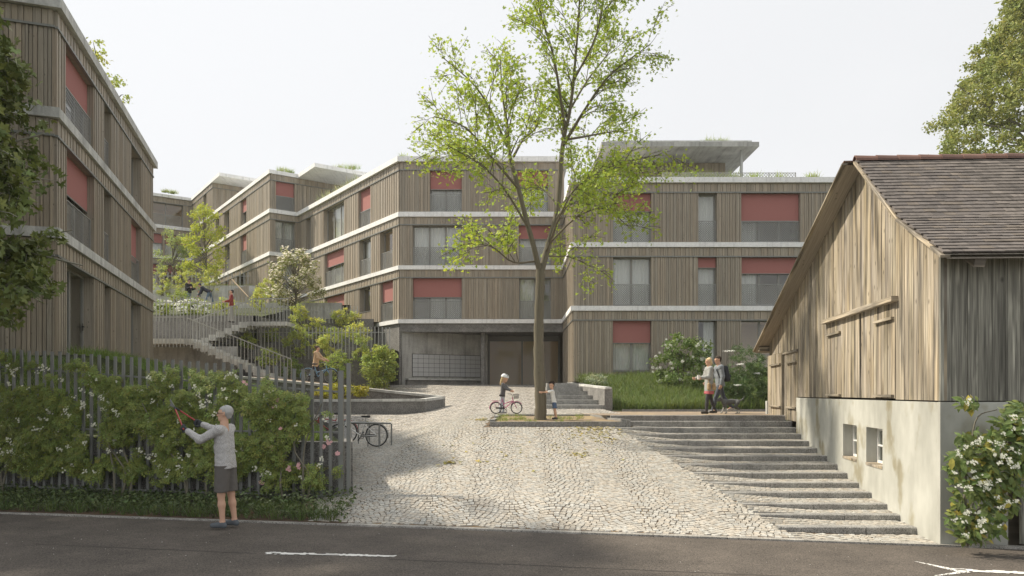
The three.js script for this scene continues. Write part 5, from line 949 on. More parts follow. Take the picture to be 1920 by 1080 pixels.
// --- trees on the terraces behind ---
rnd = mulberry(404);
function smallTree(name, label, o) {
  const t = thing(name, label, 'tree'), D = o.d, lv = new Leaves(), b = V3(X(o.px, D), o.y0, -D);
  const tr = new MB(), top = Y(o.top + 12, D); tr.tube(new THREE.CatmullRomCurve3([b, V3(b.x + 0.1, mix(o.y0, top, 0.4), b.z), V3(b.x - 0.05, mix(o.y0, top, 0.75), b.z), V3(b.x, top, b.z)]).getPoints(12), [...Array(13).keys()].map(i => mix(o.rad, 0.015, i / 12)), 8); tr.build('trunk', o.bark ?? M.bark, t);
  const lb = new MB(), fl = new Leaves();
  for (let i = 0; i < o.cl; i++) { const f = Math.pow(rnd(), 0.8), py = mix(o.top, o.bot, f), hw = lin(o.shape, f) * o.w, a = rnd() * 6.283, q = Math.sqrt(rr(0.15, 1)); const c = V3(b.x + Math.cos(a) * q * m2(hw, D), Y(py, D), b.z + Math.sin(a) * q * m2(hw, D)); lb.tube([V3(b.x, mix(c.y, o.y0, 0.3), b.z), c.clone().lerp(b, 0.35).setY(c.y - 0.15), c], [0.03, 0.018, 0.008], 4); const k = Math.round(o.n / o.cl); for (let j = 0; j < k; j++) lv.add(c.x + gauss() * o.cr, c.y + gauss() * o.cr * 0.9, c.z + gauss() * o.cr, o.leaf * rr(0.7, 1.2), rdir(0.8), tint(o.col, 0.22, 0.12)); if (o.fl) for (let j = 0; j < o.fl; j++) fl.add(c.x + gauss() * o.cr, c.y + rr(-0.15, 0.28), c.z + gauss() * o.cr, o.fls * rr(0.7, 1.2), V3(gauss() * 0.4, 1, 0.5).normalize(), tint([0.80, 0.74, 0.60], 0.08)); }
  lb.build('limbs', o.bark ?? M.bark, t); lv.build('crown', o.geo ?? 'ovate', leafMat, t); if (o.fl) fl.build('blossoms', 'flower', petalMat, t); return t;
}
smallTree('young_tree', 'bright yellow green young tree in front of the farthest block', { px: 384, d: 57, y0: 9.8, top: 386, bot: 522, w: 44, shape: [[0, 0.25], [0.25, 0.8], [0.5, 0.85], [0.75, 1], [1, 0.6]], n: 3600, cl: 58, cr: 0.34, leaf: 0.2, col: [0.48, 0.53, 0.08], rad: 0.09 });
smallTree('young_tree', 'small pale green young tree, left of the bright yellow green one', { px: 324, d: 61, y0: 9.9, top: 430, bot: 512, w: 32, shape: [[0, 0.3], [0.4, 0.9], [0.8, 1], [1, 0.6]], n: 1900, cl: 40, cr: 0.32, leaf: 0.18, col: [0.40, 0.47, 0.16], rad: 0.07 });
smallTree('blossoming_tree', 'white blossoming spreading tree in front of the wing', { px: 553, d: 44.5, y0: 6.05, top: 467, bot: 570, w: 58, shape: [[0, 0.35], [0.3, 0.75], [0.55, 1], [0.8, 0.9], [1, 0.4]], n: 3600, cl: 62, cr: 0.27, leaf: 0.15, col: [0.34, 0.36, 0.13], rad: 0.07, fl: 26, fls: 0.15 });
// --- shrubs, climbers and beds on the terraces ---
const shrub = (label, px, py, wpx, hpx, d, n, col, e = {}) => bush(e.name ?? 'shrub', label, e.cat ?? 'shrub', { c: pc(px, py, d), r: V3(m2(wpx / 2, d), m2(hpx / 2, d), e.dz ?? Math.min(0.9, m2(wpx / 2, d))), n: Math.round(n * 1.5), cl: Math.max(14, Math.round(n / 26)), cr: e.cr ?? 0.15, leaf: e.leaf ?? 0.1, col, ...e });
const YG = [0.54, 0.57, 0.13], LG2 = [0.36, 0.42, 0.09], DG = [0.20, 0.27, 0.055];
shrub('tall yellow green shrub on the topmost terrace beside the left block', 305, 528, 44, 54, 54.6, 900, YG, { name: 'climbing_plant', cat: 'plant' });
shrub('tall yellow green shrub on the topmost terrace, behind the man in the black jacket', 348, 530, 46, 46, 54.6, 900, YG, { name: 'climbing_plant', cat: 'plant' });
shrub('tall yellow green shrub at the right end of the topmost terrace planting', 393, 528, 46, 52, 54.6, 900, YG, { name: 'climbing_plant', cat: 'plant' });
shrub('low green shrub with white flowers at the left end of the garden bed', 305, 575, 50, 26, 41, 700, LG2, { flowers: [70, 0.14, [0.8, 0.8, 0.74]] });
shrub('low shrub full of white flowers in the garden bed, below the bending person', 362, 576, 64, 30, 41.5, 900, LG2, { flowers: [150, 0.15, [0.85, 0.85, 0.8]] });
shrub('loose green shrub in the garden behind the black jacketed man', 330, 556, 50, 24, 47, 500, LG2);
shrub('leafy climber hanging over the railing of the upper landing', 487, 562, 34, 44, 39.4, 700, YG, { name: 'climbing_plant', cat: 'plant' });
shrub('light green climber on the upper garden fence, left end', 560, 590, 36, 52, 42, 700, YG, { name: 'climbing_plant', cat: 'plant', dz: 0.3 });
shrub('light green climber on the upper garden fence, beside the wing', 648, 596, 60, 34, 42, 900, YG, { name: 'climbing_plant', cat: 'plant', dz: 0.3 });
shrub('yellow green climber hanging down the middle terrace wall', 590, 622, 40, 60, 41.6, 800, YG, { name: 'climbing_plant', cat: 'plant', dz: 0.3 });
shrub('green bush on the lower terrace behind the fence', 627, 632, 60, 36, 40.2, 900, LG2);
shrub('bushy climber growing through the garden fence above the cyclist', 556, 640, 50, 60, 38.4, 900, LG2, { name: 'climbing_plant', cat: 'plant', dz: 0.4 });
shrub('small climber growing up beside the lower stair flight', 465, 640, 36, 40, 38.4, 450, LG2, { name: 'climbing_plant', cat: 'plant', dz: 0.3 });
shrub('dark green bush at the foot of the wall behind the cyclist', 548, 690, 52, 44, 37.6, 900, DG);
shrub('mid green bush right of the cyclist', 633, 690, 52, 66, 37.4, 1500, [0.32, 0.40, 0.08]);
shrub('tall leafy bush against the entrance podium corner', 712, 686, 66, 84, 37.6, 2400, [0.36, 0.43, 0.09], { leaf: 0.14, cr: 0.2 });
shrub('narrow climber on the garden fence next to the podium', 676, 650, 34, 60, 38.2, 600, LG2, { name: 'climbing_plant', cat: 'plant', dz: 0.3 });
shrub('leafy shrub spilling over the terrace wall left of the garden fence', 508, 622, 40, 40, 40.6, 600, LG2);
shrub('yellow green shrub between the two garden fences, near the wing', 668, 622, 44, 34, 40.4, 800, YG);
shrub('light green climber in the middle of the lower garden fence', 604, 656, 40, 64, 38.3, 800, YG, { name: 'climbing_plant', cat: 'plant', dz: 0.3 });
shrub('green bush at the foot of the lower stair flight', 505, 668, 40, 40, 37.4, 700, LG2);
shrub('yellow green shrub low in the garden, beside the stair landing', 420, 572, 50, 26, 40.8, 700, YG);
shrub('bright yellow green shrub high on the upper terrace, right of the bending person', 505, 536, 50, 30, 47.5, 700, YG);
shrub('low yellow green shrub inside the pointed planter wall', 640, 735, 110, 30, 29.3, 1500, [0.38, 0.36, 0.03], { leaf: 0.1, dz: 0.5, cr: 0.12, stems: 6 });
// --- meadow planting right ---
bush('viburnum_bush', 'rounded bush with white ball blossoms before the right block', 'bush', { c: pc(1282, 682, 30.4), r: V3(1.25, 1.25, 1.0), base: V3(X(1280, 30.4), 1.9, -30.4), n: 3600, cl: 80, cr: 0.2, leaf: 0.13, col: [0.15, 0.22, 0.045], flowers: [40, 0.125, [0.86, 0.87, 0.82], 'ball'], stems: 7, rad: 0.022, hollow: 0.2 });
bush('elder_bush', 'green bush with flat white umbels between the couple and the barn', 'bush', { c: pc(1396, 716, 26.8), r: V3(1.15, 1.25, 0.7), n: 4200, cl: 90, cr: 0.2, leaf: 0.12, col: [0.10, 0.165, 0.04], geo: 'sprig', stems: 7, hollow: 0.1 });
for (const [px, py, s] of [[1366, 658, 1], [1388, 683, 0.8], [1384, 722, 0.8], [1356, 690, 0.6], [1420, 700, 0.5]]) { const f = new Leaves(), c = pc(px, py, 26.2); for (let i = 0; i < 60; i++) f.add(c.x + gauss() * 0.17 * s, c.y + gauss() * 0.03, c.z + gauss() * 0.14, 0.035, V3(0, 1, 0.5).normalize(), tint([0.8, 0.8, 0.74], 0.08)); const t = thing('umbel', ['white flower umbel, topmost on the elder bush', 'white flower umbel in the middle of the elder bush', 'white flower umbel lowest on the elder bush, behind the couple', 'small white umbel at the left side of the elder bush', 'small white umbel nearest the barn on the elder bush'][[1366, 1388, 1384, 1356, 1420].indexOf(px)], 'flower'); f.build('florets', 'flower', petalMat, t); const g = new MB(); g.tube([c.clone().add(V3(0, -0.35, -0.1)), c], 0.008, 5); g.build('stalk', M.barkDark, t); }
shrub('low pale grass-like shrub on the entrance flank wall', 1120, 713, 46, 20, 30.5, 700, [0.36, 0.40, 0.24], { leaf: 0.07, cr: 0.1 });
// --- grasses ---
function grassPatch(name, label, n, spot, hgt, col, kind = true) { const lv = new Leaves(); for (let i = 0; i < n; i++) { const p = spot(); if (p) lv.add(p.x, p.y - 0.01, p.z, hgt * rr(0.55, 1.25), V3(gauss() * 0.12, 1, gauss() * 0.12).normalize(), tint(col, 0.22, 0.15)); } const o = lv.build(name, 'tuft', grassMat, scene); o.userData.label = label; o.userData.category = 'grass'; return o; }
rnd = mulberry(405);
const GR = [0.14, 0.195, 0.04];
grassPatch('meadow_grass', 'tall meadow grass between the landing path and the right block', 5200, () => { const d = 25.95 + 8.3 * Math.pow(rnd(), 1.2), x = rr(mix(3.7, 3.0, (d - 26) / 8), 12); return V3(x, meadowY(x, d), -d); }, 0.5, GR);
grassPatch('lawn_grass', 'green grass on the slope behind the street fence', 9000, () => { const d = rr(13.6, 32), x = rr(-16, Math.min(yardLeft(d), -2.9) - 0.15); if (x < -11.2 - Math.max(0, d - 18.6) * 0.295 && d > 18.3) return null; if (d < fenceD(x) + 0.4) return null; return V3(x, lawnY(x, d), -d); }, 0.3, [0.16, 0.235, 0.04]);
grassPatch('bed_grass', 'sparse grass in the tree bed', 900, () => { const d = rr(18.15, 20.1), x = rr(-0.4, 2.4); if (Math.hypot(x - 0.9, d - 18.7) < 0.45 || fbm(x / 4 + 0.5, d / 4, 8, 8, 2, 3) < 0.46 || (x > 1.9)) return null; return V3(x, mix(1.262, 1.36, (d - 18.06) / 2.14), -d); }, 0.11, [0.24, 0.29, 0.06]);
grassPatch('terrace_grass', 'sunlit grass on the terraces behind', 2600, () => { const k = rnd(); if (k < 0.45) { const x = rr(-26, -18.5), d = rr(55.4, 58); return V3(x, 9.8, -d); } const x = rr(-22, -11), d = rr(46.4, 52); return V3(x, 7.45, -d); }, 0.32, [0.38, 0.44, 0.08]);
grassPatch('roof_grass', 'tall ornamental grass on the right block roof terrace', 420, () => V3(rr(X(1243, 35.8), X(1383, 35.8)), 12.0, -rr(35.6, 36.6)), 0.62, [0.24, 0.30, 0.09]);
grassPatch('roof_grass', 'small grass tufts along the roof edges of the blocks', 320, () => { const q = [[1415, 326, 35.2, 12.0], [1463, 326, 35.2, 12.0], [1520, 328, 35.2, 12.0], [1335, 252, 38, 14.6], [1355, 252, 38, 14.6], [1200, 252, 40, 14.6], [757, 290, 41.5, 14.9], [800, 290, 41.5, 14.9], [662, 316, 52.5, 17.65], [640, 312, 52.5, 17.65], [530, 318, 53, 17.65], [545, 320, 53.5, 17.65], [310, 360, 69, 20.45], [325, 362, 69.5, 20.45]][Math.floor(rnd() * 14)]; return V3(X(q[0], q[2]) + gauss() * 0.35, q[3], -q[2] + gauss() * 0.15); }, 0.42, [0.30, 0.36, 0.09]);
grassPatch('roof_grass', 'feathery pale grass on the wing roof terrace', 260, () => { const s = rr(0.3, 7.2), p = addP(addP(Apt, WD, 6.5 + s), PD, rr(0.5, 1.1)); return V3(p[0], 14.85, p[1]); }, 0.8, [0.36, 0.38, 0.2]);
shrub('small leafy shrub on the left block roof edge, upper', 172, 85, 40, 40, 21.5, 260, [0.40, 0.44, 0.10], { leaf: 0.1, cr: 0.14, c: V3(-12.6, 12.2, -22.4), r: V3(0.35, 0.5, 0.9) });
shrub('small leafy shrub on the left block roof edge, lower', 195, 125, 30, 36, 23, 220, [0.40, 0.44, 0.10], { leaf: 0.1, cr: 0.14, c: V3(-13.2, 12.1, -24.8), r: V3(0.3, 0.4, 0.8) });
shrub('rounded green bush behind the roof pavilion', 1214, 246, 62, 30, 43, 900, [0.30, 0.30, 0.04], { c: V3(X(1214, 42), 15.0, -42) });
shrub('treetop showing between the right block and the barn roof', 1582, 356, 34, 50, 50, 700, [0.20, 0.27, 0.05], { leaf: 0.18, cr: 0.3, stems: 2, base: V3(X(1585, 50), 2, -50), rad: 0.15, name: 'distant_tree', cat: 'tree', tree: 1 });
// --- climbing roses along the street fence ---
rnd = mulberry(406);
{
  const spans = [[-13.4, -10.3, 'climbing rose with white blossoms at the left end of the street fence'], [-10.3, -8.3, 'climbing rose with many white blossoms, second from the left on the street fence'], [-8.3, -6.3, 'climbing rose with white blossoms left of the gardener, where the shears reach in'], [-6.3, -4.7, 'climbing rose with white blossoms behind the gardener'], [-4.7, -2.95, 'thinner climbing rose with pale pink blossoms at the right end of the street fence']];
  spans.forEach(([x0, x1, label], i) => {
    const t = thing('climbing_rose', label, 'climbing plant'), lv = new Leaves(), fl = new Leaves(), sm = new MB();
    const n = Math.round((x1 - x0) * (i === 4 ? 1900 : 2900)); let c = 0, guard = 0;
    const topAt = x => 2.16 + 0.42 * fbm((x + 20) / 20, 0.4, 22, 3, 3, 9) + (x < -9 ? 0.45 : x < -7.7 ? 0.12 : 0) - (x > -4.4 ? 0.25 + 0.25 * (x + 4.4) : 0), lowAt = x => 0.1 + 0.75 * Math.pow(fbm((x + 20) / 20, 0.8, 16, 3, 3, 29), 1.3) * (x > -7.5 && x < -5.2 ? 1.3 : 0.9);
    while (c < n && guard++ < n * 8) {
      const x = rr(x0, x1), y = rr(0.15, 2.75); const ed = fbm((x + 20) / 20, y / 20, 60, 60, 3, 49);
      if (y > topAt(x) + 0.35 * (ed - 0.5) || y < lowAt(x) + 0.5 * (ed - 0.5)) continue;
      const hole = fbm((x + 20) / 20, y / 20, 44, 44, 2, 59); if (hole < (i === 4 ? 0.46 : 0.405)) continue;
      const bulge = 0.06 + 0.5 * Math.pow(fbm((x + 20) / 20, y / 20, 70, 70, 3, 69), 1.5), f = fenceD(x), d = f - bulge * Math.pow(rnd(), 0.6) + (rnd() < 0.25 ? 0.2 : 0);
      const col = [0.23, 0.285, 0.06];
      lv.add(x, y, -d, 0.085 * rr(0.6, 1.35), V3(gauss() * 0.8, 0.55 + gauss() * 0.4, 0.75).normalize(), tint(rnd() < 0.06 ? [0.22, 0.22, 0.05] : col, 0.3, 0.15)); c++;
    }
    const nf = i === 4 ? 26 : Math.round((x1 - x0) * 26);
    for (let k = 0; k < nf; k++) { const x = rr(x0, x1), y = rr(lowAt(x) + 0.05, topAt(x)), d = fenceD(x) - 0.2 * rr(0.8, 1.5), pk = i === 4 && k > 14; const cnt = pk ? 3 : 3 + Math.floor(rnd() * 9); for (let q = 0; q < cnt; q++) fl.add(x + gauss() * 0.05, y + gauss() * 0.045, -d + gauss() * 0.03, (pk ? 0.07 : 0.036) * rr(0.8, 1.25), V3(gauss() * 0.5, 0.5, 1).normalize(), tint(pk ? [0.72, 0.42, 0.42] : [0.80, 0.79, 0.66], 0.1)); }
    for (let k = 0; k < 3; k++) { const xb = mix(x0, x1, rr(0.3, 0.7)), f = fenceD(xb); const pts = [V3(xb, 0.05, -f + 0.25), V3(xb + rr(-0.1, 0.1), 0.5, -f + 0.18), V3(xb + rr(-0.5, 0.5), 1.1, -f + 0.1), V3(xb + rr(-0.9, 0.9), 1.8, -f + 0.08)]; const g = new MB(); g.tube(new THREE.CatmullRomCurve3(pts).getPoints(12), [...Array(13).keys()].map(q => mix(0.024, 0.008, q / 12)), 6); g.build('stem', M.bark, t); }
    lv.build('foliage', 'sprig', leafMatGloss, t); fl.build('blossoms', 'flower', petalMat, t);
  });
  const gc = new Leaves(); for (let i = 0; i < 7500; i++) { const x = rr(-13, -2.55), k = kerbD(x), f = fenceD(x) + 0.1, d = mix(k + 0.12, f, Math.pow(rnd(), 0.8)); const h = 0.16 + 0.26 * fbm((x + 20) / 20, d / 20, 40, 40, 3, 19) * (x > -5.5 ? 1.2 : 0.8); gc.add(x, rr(0.01, h), -d, 0.075 * rr(0.6, 1.2), rdir(1.0), tint([0.085, 0.125, 0.03], 0.3, 0.15)); }
  const g = gc.build('ground_cover', 'ovate', leafMatGloss, scene); g.userData.label = 'low dark green ground cover between the street fence and the kerb'; g.userData.category = 'ground cover';
  grassPatch('verge_grass', 'grass along the foot of the street fence', 1500, () => { const x = rr(-13, -2.7), d = rr(kerbD(x) + 0.15, fenceD(x)); return V3(x, 0.0, -d); }, 0.26, [0.10, 0.15, 0.03]);
  const st = new MB(); st.grid(20, 3, (u, v) => { const x = mix(-20, -2.5, u), d = mix(kerbD(x) + 0.06, fenceD(x) + 0.3, v); return V3(x, 0.015 + 0.03 * v, -d); }); st.build('verge_soil', M.soil).userData.kind = 'structure';
}
// --- climber on the barn corner ---
{
  rnd = mulberry(407);
  const D = 9.35, t = thing('flowering_climber', 'white flowering climber growing up the shaded barn wall at the right edge', 'climbing plant'), lv = new Leaves(), fl = new Leaves();
  const blobs = [[1810, 900, 32, 55], [1845, 985, 42, 32], [1800, 975, 24, 30], [1880, 850, 42, 60], [1830, 835, 36, 28], [1905, 790, 30, 38], [1880, 930, 40, 36], [1800, 860, 22, 20], [1855, 905, 30, 40], [1815, 756, 22, 11], [1925, 840, 30, 40], [1812, 1005, 16, 14], [1945, 800, 30, 50], [1905, 880, 26, 30]];
  for (const [px, py, rx, ry] of blobs) { const n = Math.round(rx * ry * 0.095) + 14; for (let i = 0; i < n; i++) { const a = rnd() * 6.283, q = Math.sqrt(rnd()); const d = D - rr(0, 0.42) * (1 - 0.5 * q); const p = PT(px + Math.cos(a) * q * rx, py + Math.sin(a) * q * ry, d); lv.add(p.x, p.y, p.z, 0.115 * rr(0.65, 1.25), V3(gauss() * 0.6, 0.6 + gauss() * 0.3, 0.8).normalize(), tint(rnd() < 0.1 ? [0.36, 0.33, 0.05] : [0.15, 0.21, 0.045], 0.28, 0.15)); }
    for (let i = 0; i < Math.max(2, n / 22); i++) { const p = PT(px + gauss() * rx * 0.7, py + gauss() * ry * 0.7 - 4, D - rr(0.3, 0.45)); for (let q = 0; q < 9; q++) fl.add(p.x + gauss() * 0.035, p.y + gauss() * 0.03, p.z + gauss() * 0.02, 0.026 * rr(0.7, 1.3), V3(gauss() * 0.4, 0.6, 1).normalize(), tint([0.85, 0.85, 0.72], 0.06)); } }
  for (const ps of [[[1808, 1024], [1812, 960], [1808, 900], [1820, 840], [1835, 780], [1870, 768]], [[1814, 1024], [1818, 970], [1840, 900], [1870, 860], [1900, 800]], [[1804, 1022], [1800, 970], [1812, 900], [1800, 860]], [[1816, 1022], [1830, 960], [1880, 930], [1910, 880]]]) { const g = new MB(); g.tube(new THREE.CatmullRomCurve3(ps.map(([a, b], i) => PT(a, b, D - 0.05 - 0.04 * (i % 2)))).getPoints(24), [...Array(25).keys()].map(k => mix(0.016, 0.006, k / 24)), 6); g.build('stem', M.bark, t); }
  lv.build('foliage', 'drop', leafMat, t); fl.build('blossoms', 'flower', petalMat, t);
}
// --- fallen leaves on the stones ---
{
  rnd = mulberry(408);
  const lv = new Leaves(); const drop = (px, py, sx, sy) => { const x0 = px + gauss() * sx, y0 = py + gauss() * sy; let d = 17; for (let k = 0; k < 12; k++) { const e = rampY(X(x0, d), d); d = mix(d, (EYE - e) * FOC / (y0 - HOR), 0.6); } const x = X(x0, d); if (d > 11 && d < 30 && x < lin(XL, d) + 0.1 && !inBed(x, d, 0.12)) lv.add(x, rampY(x, d) + 0.018, -d, rr(0.06, 0.11), V3(gauss() * 0.25, 1, gauss() * 0.25).normalize(), tint(rnd() < 0.6 ? [0.42, 0.34, 0.05] : [0.30, 0.28, 0.04], 0.25, 0.1)); };
  for (let i = 0; i < 150; i++) drop(1115, 826, 62, 9); for (let i = 0; i < 40; i++) drop(905, 787, 16, 3); for (let i = 0; i < 26; i++) drop(1090, 852, 30, 4); for (let i = 0; i < 50; i++) drop(960, 850, 180, 40); for (let i = 0; i < 20; i++) drop(690, 790, 60, 5); for (let i = 0; i < 22; i++) drop(842, 868, 10, 3);
  const o = lv.build('fallen_leaves', 'lobed', leafMat, scene); o.userData.label = 'yellow fallen leaves scattered over the cobbles'; o.userData.category = 'fallen leaves';
}
// ---------- people, dog, bicycles ----------
// Signed distance of smoothly joined tapered capsules, meshed with surface nets.
function sdfGeo(prims, cell, o = {}) {
  const k = o.k ?? 0.03, lo = [1e9, 1e9, 1e9], hi = [-1e9, -1e9, -1e9];
  for (const p of prims) for (let a = 0; a < 3; a++) { lo[a] = Math.min(lo[a], p[a] - p[3], p[4 + a] - p[7]); hi[a] = Math.max(hi[a], p[a] + p[3], p[4 + a] + p[7]); }
  const pad = cell * 2 + k * 0.5 + (o.pad ?? 0); const n = [0, 1, 2].map(a => Math.ceil((hi[a] - lo[a] + 2 * pad) / cell) + 1); for (let a = 0; a < 3; a++) lo[a] -= pad;
  const Q = prims.map(p => { const bx = p[4] - p[0], by = p[5] - p[1], bz = p[6] - p[2]; return [p[0], p[1], p[2], p[3], bx, by, bz, p[7] - p[3], 1 / Math.max(bx * bx + by * by + bz * bz, 1e-9)]; });
  const f = new Float32Array(n[0] * n[1] * n[2]), id = (i, j, l) => (l * n[1] + j) * n[0] + i;
  for (let l = 0; l < n[2]; l++) for (let j = 0; j < n[1]; j++) for (let i = 0; i < n[0]; i++) {
    const x = lo[0] + i * cell, y = lo[1] + j * cell, z = lo[2] + l * cell; let d = 1;
    for (const q of Q) { const px = x - q[0], py = y - q[1], pz = z - q[2]; let t = (px * q[4] + py * q[5] + pz * q[6]) * q[8]; t = t < 0 ? 0 : t > 1 ? 1 : t; const ax = px - t * q[4], ay = py - t * q[5], az = pz - t * q[6]; const e = Math.sqrt(ax * ax + ay * ay + az * az) - q[3] - q[7] * t; const h = k - Math.abs(d - e); d = Math.min(d, e) - (h > 0 ? h * h * 0.25 / k : 0); }
    if (o.fold) d += o.fold * (Math.sin(x * 31 + 4 * Math.sin(y * 17)) * Math.sin(y * 37 + 3 * Math.sin(z * 23 + x * 9)));
    if (o.cut) d = Math.max(d, o.cut(x, y, z));
    f[id(i, j, l)] = d;
  }
  const vid = new Int32Array(f.length).fill(-1), pos = [], idx = [];
  for (let l = 0; l < n[2] - 1; l++) for (let j = 0; j < n[1] - 1; j++) for (let i = 0; i < n[0] - 1; i++) {
    let m = 0, sx = 0, sy = 0, sz = 0, c = 0; const v = [];
    for (let q = 0; q < 8; q++) { const w = f[id(i + (q & 1), j + (q >> 1 & 1), l + (q >> 2))]; v.push(w); if (w < 0) m |= 1 << q; }
    if (m === 0 || m === 255) continue;
    for (let q = 0; q < 8; q++) for (const b of [1, 2, 4]) if (!(q & b)) { const r = q | b; if ((v[q] < 0) !== (v[r] < 0)) { const t = v[q] / (v[q] - v[r]); sx += (q & 1) + (b === 1 ? t : 0); sy += (q >> 1 & 1) + (b === 2 ? t : 0); sz += (q >> 2) + (b === 4 ? t : 0); c++; } }
    vid[id(i, j, l)] = pos.length / 3; pos.push(lo[0] + (i + sx / c) * cell, lo[1] + (j + sy / c) * cell, lo[2] + (l + sz / c) * cell);
  }
  const quad = (a, b, c, d, flip) => flip ? idx.push(a, c, b, a, d, c) : idx.push(a, b, c, a, c, d);
  for (let l = 1; l < n[2] - 1; l++) for (let j = 1; j < n[1] - 1; j++) for (let i = 1; i < n[0] - 1; i++) {
    const a = f[id(i, j, l)] < 0;
    if (a !== f[id(i + 1, j, l)] < 0) quad(vid[id(i, j - 1, l - 1)], vid[id(i, j, l - 1)], vid[id(i, j, l)], vid[id(i, j - 1, l)], !a);
    if (a !== f[id(i, j + 1, l)] < 0) quad(vid[id(i - 1, j, l - 1)], vid[id(i - 1, j, l)], vid[id(i, j, l)], vid[id(i, j, l - 1)], !a);
    if (a !== f[id(i, j, l + 1)] < 0) quad(vid[id(i - 1, j - 1, l)], vid[id(i, j - 1, l)], vid[id(i, j, l)], vid[id(i - 1, j, l)], !a);
  }
  const g = new THREE.BufferGeometry(); g.setAttribute('position', new THREE.Float32BufferAttribute(pos, 3)); g.setIndex(idx); g.computeVertexNormals();
  const uv = []; for (let i = 0; i < pos.length; i += 3) uv.push(pos[i] + pos[i + 2], pos[i + 1]); g.setAttribute('uv', new THREE.Float32BufferAttribute(uv, 2)); return g;
}
const rad = a => a * Math.PI / 180;
const cap = (a, ra, b, rb) => [a.x, a.y, a.z, ra, b.x, b.y, b.z, rb];
const cloth = (c, o = {}) => mat(c, { roughness: 0.92, ...o });
const knit = tex(64, 64, 0.016, 0.016, (u, v) => ((u + v) % 0.5 < 0.2 ? 0.62 : 1));
const SKIN = mat([0.60, 0.365, 0.255], { roughness: 0.6 });
function handPrims(w, dir, pn, s, k, curl) {                 // palm, four fingers of different lengths, thumb
  const ac = V3().crossVectors(dir, pn).normalize().multiplyScalar(s), P = (f, a, n) => w.clone().addScaledVector(dir, f * k).addScaledVector(ac, a * k).addScaledVector(pn, n * k), out = [];
  for (const a of [-0.022, 0, 0.022]) out.push(cap(P(0.0, a * 0.7, 0), 0.019 * k, P(0.085, a, 0), 0.014 * k));
  [[-0.033, 0.062], [-0.011, 0.078], [0.011, 0.084], [0.033, 0.074]].forEach(([a, l]) => { let p = P(0.088, a, 0), t = 0; for (let q = 0; q < 3; q++) { t += rad(curl) * (q ? 1 : 0.7); const d = dir.clone().multiplyScalar(Math.cos(t)).addScaledVector(pn, Math.sin(t)), e = p.clone().addScaledVector(d, l * k * [0.44, 0.32, 0.24][q]); out.push(cap(p, 0.0095 * k, e, 0.0082 * k)); p = e; } });
  const tb = P(0.02, 0.03, 0.008), tm = tb.clone().addScaledVector(dir, 0.034 * k).addScaledVector(ac, 0.026 * k).addScaledVector(pn, 0.018 * k), te = tm.clone().addScaledVector(dir, 0.028 * k).addScaledVector(pn, 0.018 * k); out.push(cap(tb, 0.014 * k, tm, 0.011 * k), cap(tm, 0.011 * k, te, 0.009 * k)); return out;
}
